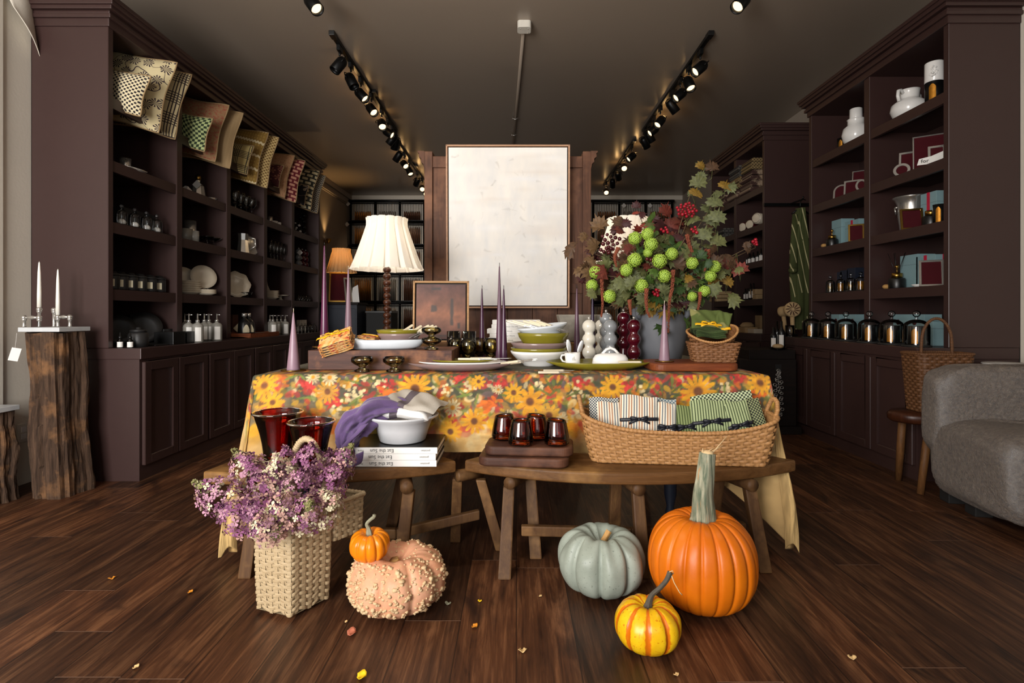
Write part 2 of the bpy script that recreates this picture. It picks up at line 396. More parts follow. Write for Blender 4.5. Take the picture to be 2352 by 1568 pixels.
def base_units(sx, fx, bx, y0, ys, z1, lab, grp):
    for i in range(len(ys) - 1):
        a, b = ys[i], ys[i + 1]
        o = thing('base_cabinet', lab[i], 'cabinet', ((fx + bx) / 2, (a + b) / 2, 0), group=grp)
        xs = sorted((fx, bx)); mb = MB(); mb.box(xs[0], xs[1], a, b, 0, z1)
        build(mb, 'carcass', M['cabinet_paint'], o, world=True)
        m_ = (a + b) / 2
        for c, d in ((a + (.015 if i == 0 else .008), m_), (m_, b - .008)): door('door', o, fx, c, d, .085, z1 - .012, -sx)
def counter(sx, fx, bx, y0, y1, z0, z1, lab):
    mb = MB(); xs = sorted((fx, bx)); mb.box(xs[0], xs[1], y0, y1, z0, z1)
    return tag(build(mb, 'countertop', M['cabinet_paint'], None, ((fx + bx) / 2, (y0 + y1) / 2, z0), world=True, bev=.004), lab, 'countertop')
def bookcase(name, lab, sx, fx, bx, ys, zb, zt, shelves, zc, proud=.07, st=.065):
    """ys: list of stile centres; shelves: heights of the upper faces"""
    o = thing(name, lab, 'bookcase', ((fx + bx) / 2, ys[0], zb))
    def B(nm, x0, x1, y0, y1, z0, z1, m='cabinet_paint', bev=.003):
        mb = MB(); xs = sorted((x0, x1)); mb.box(xs[0], xs[1], y0, y1, z0, z1); return build(mb, nm, M[m], o, world=True, bev=bev, seg=1)
    ya, yb = ys[0] - st / 2, ys[-1] + st / 2
    B('end_panel', fx, bx, ya, ya + .042, zb, zc - .12); B('end_panel', fx, bx, yb - .042, yb, zb, zc - .12)
    for y in ys[1:-1]: B('divider', fx, bx, y - st / 2, y + st / 2, zb, zt)
    B('back_panel', bx - sx * .012, bx, ya + .042, yb - .042, zb, zt, 'cabinet_inside', 0)
    B('top_rail', fx, bx, ya, yb, zt, zc - .1)
    for i in range(len(ys) - 1):
        a = ys[i] + (.01 if i == 0 else st / 2); b = ys[i + 1] - (.01 if i == len(ys) - 2 else st / 2)
        for z in shelves:
            mb = MB(); xs = sorted((fx + sx * .012, bx - sx * .012)); mb.box(xs[0], xs[1], a, b, z - .018, z)
            xs = sorted((fx + sx * .006, fx + sx * .03)); mb.box(xs[0], xs[1], a, b, z - .066, z - .0)
            build(mb, 'shelf', M['cabinet_paint'], o, world=True)
    mb = MB()
    for dx, z0, z1 in ((.012, zc - .16, zc - .11), (.03, zc - .115, zc - .09), (.02, zc - .09, zc - .07), (.045, zc - .07, zc - .045), (proud - .01, zc - .048, zc - .02), (proud, zc - .024, zc)):
        xs = sorted((fx - sx * dx, bx)); mb.box(xs[0], xs[1], ya - dx * .8, yb + dx, z0, z1)
    build(mb, 'crown_moulding', M['cabinet_paint'], o, world=True, bev=.005)
    return o
LY = [3.262, 3.915, 4.585, 5.26, 5.91, 6.68]
LS = [2.315, 1.932, 1.56, 1.153]; LX = -2.44
places = ['nearest the camera, with its end panel showing', 'second from the front on the left side', 'third from the front on the left side', 'fourth from the front on the left side', 'deepest of the left run']
base_units(-1, -2.262, -2.9, 3.24, [3.242, 3.94, 4.63, 5.32, 6.01, 6.7], .73, ['plum brown base cabinet with two panelled doors, ' + p for p in places], 'base cabinets along the left wall')
counter(-1, -2.248, -2.9, 3.236, 6.72, .7305, .797, 'long plum brown countertop on the left base cabinets')
bookcase('wall_bookcase', 'tall plum brown five-bay bookcase along the left wall with cushions on its top shelf', -1, LX, -2.9, LY, .7975, 2.745, LS, 2.88)
RY = [3.265, 3.99, 4.745]; RS = [2.348, 1.949, 1.57, 1.18]; RX = 2.587
base_units(1, 2.41, 3.015, 3.24, [3.242, 4.045, 4.835], .73, ['dark plum base cabinet with two panelled doors behind the three-legged stool', 'dark plum base cabinet with two panelled doors at the far end under the glass cloches'], 'base cabinets along the right wall')
counter(1, 2.398, 3.015, 3.236, 4.85, .7305, .80, 'dark plum countertop on the right under the large glass cloches')
bookcase('wall_bookcase', 'tall dark plum two-bay bookcase at the right with white jugs on top', 1, RX, 3.015, RY, .8005, 2.787, RS, 2.9)
QY = [5.43, 6.12, 6.82]; QX = 2.476
base_units(1, 2.45, 3.05, 5.4, [5.402, 6.13, 6.85], .73, ['dark base cabinet below the blanket bookcase, nearer half', 'dark base cabinet below the blanket bookcase, farther half behind the flowers'], 'base cabinets below the blanket bookcase')
counter(1, 2.44, 3.05, 5.395, 6.87, .7305, .80, 'dark countertop below the folded blankets at the back right')
bookcase('wall_bookcase', 'tall dark bookcase holding folded blankets at the back right', 1, QX, 2.94, QY, .8005, 2.76, [2.30, 1.92, 1.55, 1.16], 2.9)
# ------------------------------------------------------------------ ceiling: tracks, spotlights, conduit
def track(X, y0, y1, lab):
    o = thing('light_track', lab, 'light track', (X, y0, ZC))
    mb = MB(); mb.box(X - .018, X + .018, y0, y1, ZC - .03, ZC); build(mb, 'rail', M['black_metal'], o, world=True, bev=.003)
    mb = MB(); mb.box(X - .022, X + .022, y0 - .03, y0 + .05, ZC - .036, ZC); build(mb, 'end_feed', M['black'], o, world=True, bev=.003)
    m_ = (y0 + y1) / 2; mb = MB(); mb.box(X + .018, X + .06, m_ - .05, m_ + .05, ZC - .032, ZC); build(mb, 'power_box', M['black'], o, world=True, bev=.003)
XT = 1.475
track(-XT + .03, 4.25, 6.5, 'long black light track on the ceiling at left, nearer the camera')
track(-XT - .05, 6.85, 9.2, 'short black light track on the ceiling at left beside the brown wardrobe')
track(XT + .05, 4.25, 6.5, 'long black light track on the ceiling at right, nearer the camera')
track(XT + .02, 6.85, 9.2, 'short black light track on the ceiling at right above the flowers')
track(-1.34, 1.0, 3.58, 'black light track on the ceiling at left, overhead and mostly out of view')
track(XT, 1.0, 3.58, 'black light track on the ceiling at right, overhead and mostly out of view')
def spot(X, Y, aim, on, lab, e=0):
    o = thing('track_spotlight', lab, 'spotlight', (X, Y, ZC - .03), group='black track spotlights')
    mb = MB(); mb.box(-.014, .014, -.04, .04, -.045, 0); mb.tube([(0, 0, -.04), (0, 0, -.075)], .009, 8); build(mb, 'adapter', M['black_metal'], o, bev=.002, seg=1)
    d = (Vector(aim) - (Vector((X, Y, ZC - .17)))).normalized(); q = d.to_track_quat('-Z', 'Y'); c = Vector((0, 0, -.145))
    mx = Matrix.Translation(c) @ q.to_matrix().to_4x4()
    mb = MB(); mb.M = mx
    mb.tube([(-.058, 0, 0), (-.06, 0, .03), (-.045, 0, .065), (0, 0, .075), (.045, 0, .065), (.06, 0, .03), (.058, 0, 0)], .005, 6); mb.v = [(x * .86, y * .86, z) for x, y, z in mb.v] if mb.M is None else mb.v; build(mb, 'yoke', M['black_metal'], o)
    mb = MB(); mb.M = mx
    mb.lathe([(0, .06), (.03, .06), (.04, .045), (.045, .03), (.045, -.075), (.042, -.078), (.038, -.06), (.037, -.02), (0, -.02)], 20); build(mb, 'can', M['black_metal'], o)
    mb = MB(); mb.M = mx; mb.lathe([(0, -.052), (.036, -.052), (.036, -.046), (0, -.046)], 18); build(mb, 'lens', M['lamp_on' if on else 'smoke_glass'], o)
    if on and e:
        l = bpy.data.lights.new('spot_beam', 'SPOT'); l.energy = e; l.color = (1, .74, .46) if Y > 3.2 else (1, .9, .78); l.spot_size = R(62); l.spot_blend = .7; l.shadow_soft_size = .035
        lo = bpy.data.objects.new('spot_beam', l); col.objects.link(lo); lo.parent = o; lo.matrix_local = Matrix.Translation(c + d * .085) @ q.to_matrix().to_4x4()
        if Y > 4.9:                                  # point light added behind the can for amber glints on the ceiling; spill assumed
            l = bpy.data.lights.new('added_ceiling_glow', 'POINT'); l.energy = .35; l.color = (1, .58, .22); l.shadow_soft_size = .02
            lo = bpy.data.objects.new('added_ceiling_glow', l); col.objects.link(lo); lo.parent = o; lo.location = c - d * .1
    return o
ords = ['nearest', 'second', 'third', 'fourth', 'fifth', 'sixth', 'seventh', 'eighth', 'ninth']; nth = ['first'] + ords[1:]
tb = [  # X, list of (Y, aim, on, power)
 (-XT + .03, 'on the long left track', [(4.42, (-2.3, 3.9, 1.6), 0, 0), (4.72, (-.7, 4.4, 1.6), 0, 0), (5.02, (-.5, 4.75, 2.0), 1, 10), (5.38, (-.6, 4.7, 1.9), 1, 10), (5.8, (-.9, 4.6, 1.6), 1, 8), (6.08, (.1, 5.6, 2), 1, 5), (6.3, (-2.7, 6.6, 1.6), 0, 0), (6.46, (-2, 7.2, 1.6), 0, 0)]),
 (-XT - .05, 'on the short left track', [(6.98, (-2.7, 7.6, 1.6), 0, 0), (7.35, (-.9, 6.6, 2.2), 1, 5), (7.7, (-1.0, 7.1, 1.9), 1, 5), (8.3, (-2.4, 9.9, 1.7), 1, 26), (8.75, (-1.1, 6.5, 1.6), 1, 8), (9.1, (-1.0, 6.6, 1.5), 1, 8)]),  # fourth one assumed lit, turned on to light the left back rack
 (XT + .05, 'on the long right track', [(4.48, (.2, 4.1, 1.9), 1, 10), (4.78, (1.8, 3.9, 1.4), 1, 10), (5.02, (.3, 4.7, 2.0), 1, 8), (5.3, (2.7, 5.6, 1.6), 0, 0), (5.72, (.6, 5.2, 1.9), 1, 6), (6.0, (.2, 5.6, 2), 1, 5), (6.2, (2.6, 6.6, 1.4), 0, 0), (6.42, (2.5, 7.2, 1.6), 0, 0)]),
 (XT + .02, 'on the short right track', [(7.0, (.3, 6.6, 2.0), 1, 4), (7.5, (1.3, 6., 2.0), 1, 8), (7.95, (2.2, 9.9, 1.7), 1, 20), (8.4, (1.7, 9.6, 1.8), 0, 0), (9.0, (1.3, 6.6, 1.6), 1, 8)]),  # third one switched on to brighten the right back rack, lit state assumed
 (-1.34, 'on the overhead left track', [(3.55, (-.5, 3.1, 1.9), 1, 12), (2.9, (.1, 3.95, 1.5), 1, 40), (1.9, (-.3, 2.5, .8), 1, 42)]),  # last two are unseen, assumed for the light on table and painting
 (XT, 'on the overhead right track', [(3.53, (.6, 3.1, 2.0), 1, 12), (2.9, (.2, 3.95, 1.5), 1, 34), (1.9, (.6, 2.4, .9), 1, 22)])]  # last two likewise out of view, added to light painting and table front
for X, where, ls in tb:
    for k, (y, aim, on, e) in enumerate(ls):
        spot(X, y, aim, on, 'black %sspotlight, %s %s' % ('glowing ' if on else 'unlit ', 'nearest the camera' if k == 0 else (ords[k] + ' from the front'), where), e)
o = thing('junction_box', 'small white junction box on the ceiling where the conduit starts', 'junction box', (.06, 4.12, ZC))
mb = MB(); mb.prism([(x + .06, y + 4.12) for x, y in rr(.052, .052, .022)], ZC - .055, ZC); build(mb, 'box', M['white_paint'], o, world=True, bev=.004)
mb = MB()
for x, y in ((.03, 4.09), (.09, 4.15), (.09, 4.09)): mb.ball((x, y, ZC - .056), .004, 6)
build(mb, 'screw', M['steel'], o, world=True)
mb = MB(); mb.tube([(.055, 4.17, ZC - .017), (-.06, 7.6, ZC - .017)], .013, 8)
o = tag(build(mb, 'ceiling_conduit', M['ceiling_paint'], None), 'thin painted conduit running back along the middle of the ceiling', 'conduit')
mb = MB()
for y in (6.05, 6.6): mb.tube([(.055 - .0335 * (y - 4.17) - .03, y, ZC), (.055 - .0335 * (y - 4.17) - .03, y, ZC - .03), (.055 - .0335 * (y - 4.17), y, ZC - .035), (.055 - .0335 * (y - 4.17) + .03, y, ZC - .02)], .004, 6)
build(mb, 'clip', M['steel'], o)
# ------------------------------------------------------------------ shelf contents
def Lp(px, X, z): return Vector((X, onx(px, X), z))
def pat(name, fn, rough=.85):
    t = NT(name); s = t.sep(t.tc()); t.bump(t.noise(t.tc(), 300, 2), .3, .002)
    M[name] = t.fin(fn(t, s[0], s[2]), rough)
def cells(t, a, k, d=.5): return t.math('LESS_THAN', t.math('FRACT', t.math('MULTIPLY', a, k)), d)
def p_check(c1, c2, k, warp=0, ang=0):
    def fn(t, x, z):
        if ang: x, z = t.math('ADD', x, z), t.math('SUBTRACT', x, z)
        if warp:
            x2 = t.math('ADD', x, t.math('MULTIPLY', t.math('SINE', t.math('MULTIPLY', z, 26)), warp)); z2 = t.math('ADD', z, t.math('MULTIPLY', t.math('SINE', t.math('MULTIPLY', x, 26)), warp)); x, z = x2, z2
        a = cells(t, x, k); b = cells(t, z, k)
        return t.mix(t.math('ABSOLUTE', t.math('SUBTRACT', a, b)), c1, c2)
    return fn
def p_dots(c1, c2, k):
    def fn(t, x, z):
        a, b = t.math('ADD', x, z), t.math('SUBTRACT', x, z)
        f = t.math('ADD', t.math('SINE', t.math('MULTIPLY', a, k)), t.math('SINE', t.math('MULTIPLY', b, k)))
        return t.mix(t.math('GREATER_THAN', f, -.25), c2, c1)
    return fn
def p_plaid(c1, c2, k):
    def fn(t, x, z):
        r = None
        for a in (x, z):
            q = t.math('FRACT', t.math('MULTIPLY', a, k))
            l = t.math('MULTIPLY', t.math('LESS_THAN', q, .5), t.math('LESS_THAN', t.math('FRACT', t.math('MULTIPLY', a, k * 9)), .38))
            r = l if r is None else t.math('MAXIMUM', r, l)
        return t.mix(r, c1, c2)
    return fn
def p_flower(c1, c2, sc, pet=9, rad=.42):
    def fn(t, x, z):
        v = t.n('ShaderNodeCombineXYZ', {0: x, 1: z}).outputs[0]
        d = t.n('ShaderNodeTexVoronoi', {'Vector': v, 'Scale': sc, 'Randomness': .75}, voronoi_dimensions='2D')
        q = t.sep(t.n('ShaderNodeVectorMath', {0: v, 1: d.outputs['Position']}, operation='SUBTRACT').outputs[0])
        an = t.math('ARCTAN2', q[1], q[0])
        sp = t.math('GREATER_THAN', t.math('SINE', t.math('MULTIPLY', an, pet)), -.1)
        inn = t.math('LESS_THAN', d.outputs['Distance'], t.math('ADD', rad - .06, t.math('MULTIPLY', t.math('SINE', t.math('MULTIPLY', an, 5)), .05)))
        st = t.math('LESS_THAN', t.math('ABSOLUTE', t.math('SUBTRACT', t.noise(v, 6, 1), .5)), .006)
        return t.mix(t.math('MAXIMUM', t.math('MULTIPLY', sp, inn), st), c1, c2)
    return fn
def p_stripe(c1, c2, c3, k):
    def fn(t, x, z):
        zz = t.math('ADD', z, t.math('MULTIPLY', t.math('PINGPONG', x, .012), 1.0))
        a = cells(t, zz, k, .17); b = t.math('MULTIPLY', cells(t, x, 45, .35), cells(t, z, k * 4, .5))
        return t.mix(a, t.mix(b, c1, c2), c3)
    return fn
def p_brick(c1, c2, k):
    def fn(t, x, z):
        r = t.math('FLOOR', t.math('MULTIPLY', z, k)); xx = t.math('ADD', t.math('MULTIPLY', x, k * .55), t.math('MULTIPLY', t.math('MODULO', r, 2.), .5))
        m_ = t.math('MULTIPLY', t.math('LESS_THAN', t.math('FRACT', t.math('MULTIPLY', z, k)), .62), t.math('LESS_THAN', t.math('FRACT', xx), .72))
        return t.mix(m_, c2, c1)
    return fn
def p_speck(c1, c2, sc, th=.5):
    def fn(t, x, z):
        v = t.n('ShaderNodeCombineXYZ', {0: x, 1: z}).outputs[0]
        return t.mix(t.ramp(t.noise(v, sc, 4, .7), (th - .03, (0, 0, 0)), (th + .05, (1, 1, 1))), c1, c2)
    return fn
CRM, BLK = C('#c9b98f'), C('#221a1c')
pat('p_floral', p_flower(CRM, C('#3a2c30'), 13, 11, .46)); pat('p_bwdots', p_dots(C('#d6c8a4'), BLK, 240)); pat('p_plaid', p_plaid(CRM, C('#2e2220'), 6.5))
pat('p_paisley', p_speck(C('#8d6c4a'), C('#8f4d38'), 55, .52)); pat('p_greencheck', p_check(C('#a9b47c'), C('#23321c'), 28, .012)); pat('p_beige', p_stripe(C('#8d7450'), C('#967d59'), C('#8d7450'), 60))
pat('p_mustard', p_stripe(C('#8a6a2e'), C('#a3833f'), C('#d8c8a0'), 8)); pat('p_plaid2', p_plaid(C('#b8a268'), C('#2e281c'), 8)); pat('p_goldgrid', p_dots(C('#c7ad74'), C('#76562c'), 210))
pat('p_salmon', p_speck(C('#b58a63'), C('#8d5540'), 90, .56)); pat('p_winefloral', p_flower(C('#4c1a1c'), C('#8d5a44'), 13, 5)); pat('p_redcheck', p_brick(C('#c08a72'), C('#63121c'), 26))
pat('p_geo', p_brick(C('#c3b58f'), C('#2b2a22'), 22)); pat('p_blackflower', p_flower(C('#141212'), C('#8f7e6a'), 5, 5, .3)); pat('p_bwgrid', p_dots(C('#9a9080'), C('#181414'), 230))
def cushion(label, mtr, tr, br, Y, s, sw=None, yaw=9, th=.07, pipe='p_beige'):
    a, b = P(tr[0], tr[1], Y), P(br[0], br[1], Y); e = (a + b) / 2; hh = (a.z - b.z); sw = sw or s
    roll = R(11); ya = R(yaw)
    c = e - Vector((math.cos(ya), math.sin(ya), -.12)) * sw / 2
    o = thing('cushion', label, 'cushion', (0, 0, 0), group='cushions on the top left shelf', rot=(R(-5), roll, ya)); o.location = c - Vector((0, 0, 0))
    def fn(u, v, sd):
        u = u * 2 - 1; v = v * 2 - 1
        x = u * (1 - .085 * math.cos(v * PI / 2) ** 2 * abs(u) ** 3); z = v * (1 - .085 * math.cos(u * PI / 2) ** 2 * abs(v) ** 3)
        t = th * (max(0, 1 - abs(u) ** 2.6) * max(0, 1 - abs(v) ** 2.6)) ** .55
        t += .006 * math.sin(5 * u + 3 * v) * (1 - u * u) * (1 - v * v)
        return (x * sw / 2, sd * t, z * hh / 2)
    mb = MB(); mb.grid(lambda u, v: fn(u, v, -1), 16, 16); mb.grid(lambda u, v: fn(1 - u, v, 1), 16, 16)
    build(mb, 'cover', M[mtr], o)
    pts = [fn(k / 16, 0, 0) for k in range(16)] + [fn(1, k / 16, 0) for k in range(16)] + [fn(1 - k / 16, 1, 0) for k in range(16)] + [fn(0, 1 - k / 16, 0) for k in range(16)]
    mb = MB(); mb.tube(pts, .005, 6, closed=True); build(mb, 'piping', M[pipe], o)
    return o
for q in [('large cream cushion printed with dark umbel flowers, nearest top-shelf bay', 'p_floral', (393, 132), (382, 304), 3.6, .5, None, 6, .08),
          ('small black and cream lattice cushion in front of the umbel-flower cushion', 'p_bwdots', (341, 168), (331, 266), 3.4, .32, .34, 4, .05),
          ('cream cushion with black plaid lines beside the umbel-flower cushion', 'p_plaid', (429, 160), (417, 320), 3.79, .48, .46, 14, .06),
          ('large faded terracotta paisley cushion in the second bay', 'p_paisley', (518, 233), (505, 370), 4.28, .46, None, 6, .07),
          ('small green and black warped check cushion in the second bay', 'p_greencheck', (480, 267), (480, 347), 4.08, .28, .3, 4, .045),
          ('plain beige ribbed cushion between the paisley and mustard cushions', 'p_beige', (552, 251), (537, 386), 4.44, .46, None, 12, .06),
          ('large mustard cushion with white zigzag bands in the third bay', 'p_mustard', (609, 297), (599, 422), 4.97, .5, None, 6, .07),
          ('small cream and black plaid cushion in front of the mustard one', 'p_plaid2', (577, 331), (576, 400), 4.78, .28, .3, 4, .045),
          ('gold fine-grid cushion behind the mustard zigzag cushion', 'p_goldgrid', (634, 308), (622, 431), 5.12, .47, None, 12, .06),
          ('salmon speckled cushion in the fourth bay', 'p_salmon', (669, 351), (664, 453), 5.64, .46, None, 6, .07),
          ('small wine red floral cushion in front of the salmon one', 'p_winefloral', (648, 377), (646, 430), 5.46, .25, .27, 4, .045),
          ('red brick-patterned cushion beside the salmon cushion', 'p_redcheck', (697, 363), (685, 464), 5.78, .46, None, 12, .06),
          ('cream cushion with black dashes in the deepest bay', 'p_geo', (730, 387), (719, 482), 6.3, .47, None, 6, .07),
          ('small black cushion with a pale flower in the deepest bay', 'p_blackflower', (706, 423), (704, 472), 6.15, .25, .27, 4, .045),
          ('black and white fine lattice cushion, deepest of all', 'p_bwgrid', (744, 398), (735, 489), 6.5, .46, None, 12, .05)]:
    cushion(*q)

def tins(name, label, cat, pr, mt, loc, n=20, group=None, sx=1, sy=1, rz=0):
    mb = MB(); mb.lathe(pr, n, sx=sx, sy=sy); return single(name, mb, M[mt], label, cat, loc, rz, group)
def prof(*a): return list(a)
def cup(r0, r1, h, t=.003, b=.006, lip=0):            # hollow tapering vessel
    return [(0, 0), (r0, 0), (r0 + (r1 - r0) * .5, h * .5), (r1 + lip, h), (r1 - t + lip, h), (r0 + (r1 - r0) * .5 - t, h * .5), (r0 - t, b), (0, b)]
def plate(r, h=.018): return [(0, 0), (r * .55, 0), (r * .62, h * .25), (r, h), (r, h + .004), (r * .62, h * .5), (0, h * .38)]
def bowl(r, h, foot=.45, t=.005): 
    return [(0, 0), (r * foot, 0), (r * foot, .006), (r * .78, h * .42), (r * .95, h * .8), (r, h), (r - t, h + .001), (r * .93 - t, h * .8), (r * .74, h * .44), (r * foot * .9, .014), (0, .012)]
def boxy(name, label, cat, px, X, z, wx, wy, h, mt, group=None, rz=0, bev=.002, lid=None):
    p = Lp(px, X, z); mb = MB(); mb.box(-wx / 2, wx / 2, -wy / 2, wy / 2, 0, h)
    if lid:
        o = thing(name, label, cat, p, rz, group); build(mb, 'box', M[mt], o, bev=bev)
        mb = MB(); mb.box(-wx / 2 - .001, wx / 2 + .001, -wy / 2 - .001, wy / 2 + .001, h * .62, h * .62 + .0012); build(mb, 'lid_seam', M[lid], o)
        return o
    return single(name, mb, M[mt], label, cat, p, rz, group, bev=bev)
sB, sC_, sD, sE = LS[1], LS[2], LS[3], .798
# row B
tins('metal_beaker', 'silver footed beaker on the second shelf of the nearest left bay', 'beaker', cup(.028, .036, .1) , 'silver', Lp(288, -2.68, sB + .035))
mb = MB(); mb.lathe([(0, 0), (.03, 0), (.018, .02), (.018, .035), (0, .035)], 16); single('beaker_stand', mb, M['black_matte'], 'dark foot under the silver beaker in the nearest left bay', 'stand', Lp(288, -2.68, sB))
mb = MB(); mb.lathe([(0, 0), (.075, .004), (.1, .018), (.103, .024), (.095, .02), (0, .01)], 28, rip=lambda a, j: 1 + .012 * math.sin(18 * a)); single('silver_platter', mb, M['silver'], 'silver platter with a beaded edge beside the footed beaker', 'platter', Lp(294, -2.53, sB), rot=(0, R(10), 0))
mb = MB(); mb.box(-.03, .03, -.03, .03, 0, .05); mb.add([(-.03, -.03, .05), (.03, -.03, .05), (.03, .03, .05), (-.03, .03, .05), (-.01, 0, .085), (.012, .005, .08)], [(0, 1, 5, 4), (1, 2, 5), (2, 3, 4, 5), (3, 0, 4)])
single('crystal_rock', mb, M['white_china'], 'white rough crystal lump beside the silver decanter', 'rock', Lp(428, -2.6, sB), bev=.006)
o = thing('decanter', 'silver faceted decanter with a diamond tag in the second left bay', 'decanter', Lp(455, -2.62, sB))
mb = MB(); mb.lathe([(0, 0), (.055, 0), (.06, .02), (.046, .12), (.03, .14), (.016, .15), (.016, .17), (0, .17)], 10, sm=False); build(mb, 'body', M['silver'], o)
mb = MB(); mb.lathe([(0, .17), (.018, .17), (.022, .19), (.02, .21), (.008, .222), (0, .222)], 16); build(mb, 'stopper', M['brass'], o)
mb = MB(); mb.M = Matrix.Translation((.02, -.052, .125)) @ Matrix.Rotation(R(45), 4, 'Y'); mb.box(-.026, .026, -.001, .001, -.026, .026); build(mb, 'price_tag', M['paper'], o)
tins('silver_bowl', 'small silver bowl beside the decanter', 'bowl', cup(.03, .048, .042), 'silver', Lp(484, -2.56, sB))
mb = MB(); mb.lathe(plate(.06, .008), 24); single('silver_tray', mb, M['silver'], 'small flat silver tray in front of the silver bowl', 'tray', Lp(500, -2.53, sB))
gob = [(0, 0), (.034, 0), (.032, .004), (.005, .009), (.004, .06), (.02, .072), (.037, .1), (.038, .14), (.036, .165), (.034, .165), (.036, .14), (.035, .101), (.018, .075), (0, .07)]
k = 0
for r_, (x0, n_, X) in enumerate(((541, 4, -2.5), (539, 4, -2.6), (538, 4, -2.7))):
    for i in range(n_):
        tins('wine_glass', 'clear wine glass, %s in the %s row of the third left bay' % (nth[i], ['front', 'middle', 'back'][r_]), 'wine glass', gob, 'clear_glass', Lp(x0 + i * 12.5 + r_ * 2, X, sB), 16, 'wine glasses in the third left bay')
tins('creamer', 'small silver cream jug on the second shelf of the fourth bay', 'jug', cup(.025, .03, .1), 'silver', Lp(620, -2.6, sB))
for i, px in enumerate((629, 637)): tins('ramekin', ['small white pot nearer the silver cream jug', 'small white pot farther from the silver cream jug'][i], 'pot', cup(.035, .042, .06), 'white_china', Lp(px, -2.58, sB), group='white pots in the fourth bay')
def bead_string(label, mt, px, X, z, n=9, r=.017):
    p = Lp(px, X, z); mb = MB()
    for i in range(n):
        a = i * 1.9; q = r * (1 + .25 * math.sin(i * 2.1)); mb.ball((.028 * math.sin(a) + .012 * math.cos(3 * a), .022 * math.cos(a), .02 + i * .024), q, 10, sz=.9)
    return single('pinecone_ornament', mb, M[mt], label, 'ornament', p)
bead_string('tall knobbly black ornament in the deepest bay', 'black', 694, -2.58, sB, 11, .02); bead_string('tall knobbly black ornament behind the first in the deepest bay', 'black', 701, -2.66, sB, 9, .018)
bead_string('short knobbly white ornament beside the black ones in the deepest bay', 'white_china', 683, -2.58, sB, 6, .014)
# row C: glass cloches
def cloche(label, p, r, h, base='black', grp=None, knob=.2, gl='clear_glass'):
    o = thing('glass_cloche', label, 'cloche', p, group=grp)
    b = h * .05
    mb = MB(); mb.lathe([(0, 0), (r * 1.1, 0), (r * 1.12, b * .4), (r * 1.02, b), (0, b)], 28); build(mb, 'base', M[base], o)
    mb = MB(); hs = h * .74
    pr = [(r, b), (r, hs * .72)] + [(r * math.cos(R(a)), hs * .72 + (hs - hs * .72) * math.sin(R(a))) for a in (15, 30, 45, 60, 75, 88)]
    mb.lathe(pr, 28); d = build(mb, 'dome', M[gl], o)
    k = h * .1
    mb = MB(); mb.lathe([(r * .1, hs - .002), (r * .12, hs + k * .5), (r * .1, hs + k * .7)] , 16); mb.ball((0, 0, hs + k * 1.5), k * .95, 16); build(mb, 'knob', M[gl], d)
    return o
for i, (px, py) in enumerate(((279, 520), (309, 527), (336, 532), (360, 535))):
    w_ = ['nearest', 'second', 'third', 'farthest'][i]
    p = Lp(px, -2.5, sC_ + .004)
    cloche('small glass cloche, %s of four on a black tray in the nearest left bay' % w_, p, .033, .135, 'black', 'small cloches on the left shelf')
    mb = MB(); mb.lathe([(0, 0), (.02, .002), (.025, .014), (.015, .03), (0, .036)], 14, rip=lambda a, j: 1 + .1 * math.sin(3 * a)); single('scented_stone', mb, M['paper'], 'white scented stone under the %s small cloche on the left' % w_, 'stone', p + Vector((0, 0, .007)), group='white stones under the left cloches')
    boxy('candle_box', 'black card box standing behind the %s small cloche on the left' % w_, 'box', px + 1, -2.64, sC_, .09, .09, .15, 'black_matte', 'black boxes behind the left cloches')
mb = MB(); a, b = Lp(258, -2.5, 0).y, Lp(377, -2.5, 0).y; mb.box(-.05, .05, 0, .56, 0, .004); single('display_tray', mb, M['black'], 'thin black tray under the four small cloches on the left', 'tray', (-2.5, 3.31, sC_))
for i, (px, X, r, h) in enumerate(((436, -2.62, .045, .19), (427, -2.55, .045, .1), (444, -2.52, .04, .09))):
    tins('frosted_vase', ['tall frosted metal-toned cylinder vase in the second left bay', 'short frosted cylinder vase, left of the low pair', 'short frosted cylinder vase, right of the low pair'][i], 'vase', cup(r, r * 1.03, h), 'frosted_glass' if i else 'steel', Lp(px, X, sC_), group='frosted vases in the second left bay')
coupe = [(0, 0), (.03, 0), (.028, .004), (.004, .01), (.004, .045), (.03, .052), (.055, .068), (.057, .075), (.053, .07), (.028, .056), (0, .05)]
for i, (px, X) in enumerate(((460, -2.6), (476, -2.52), (491, -2.52), (482, -2.64))): tins('coupe_glass', 'clear shallow coupe glass beside the frosted vases, ' + ['far left one', 'middle one in front', 'far right one', 'one behind at right'][i], 'glass', coupe, 'clear_glass', Lp(px, X, sC_), 20, 'coupe glasses in the second left bay')
o = thing('pitcher', 'tall angular silver pitcher in the third left bay', 'pitcher', Lp(558, -2.58, sC_))
mb = MB(); mb.lathe([(0, 0), (.055, 0), (.06, .02), (.045, .14), (.05, .2), (.047, .2), (.042, .14), (.05, .02), (0, .012)], 9, sm=False); build(mb, 'body', M['silver'], o)
mb = MB(); mb.tube([(.045, .02, .17), (.09, .05, .16), (.095, .05, .09), (.05, .02, .05)], .007, 8); build(mb, 'handle', M['silver'], o)
for i in range(5):
    mb = MB(); mb.lathe([(0, 0), (.085, .003), (.1, .01), (.1, .013), (.085, .006), (0, .003)], 24); single('silver_plate', mb, M['silver'], 'silver plate standing on edge, %s from the pitcher in the third bay' % ['first', 'second', 'third', 'fourth', 'fifth'][i], 'plate', Lp(572 + i * 3.5, -2.56 - .01 * i, sC_ + .098), rot=(R(76), 0, R(62)), group='silver plates on edge')
fl = [(0, 0), (.026, 0), (.024, .004), (.004, .01), (.004, .07), (.016, .085), (.022, .13), (.018, .2), (.017, .2), (.02, .13), (.014, .088), (0, .08)]
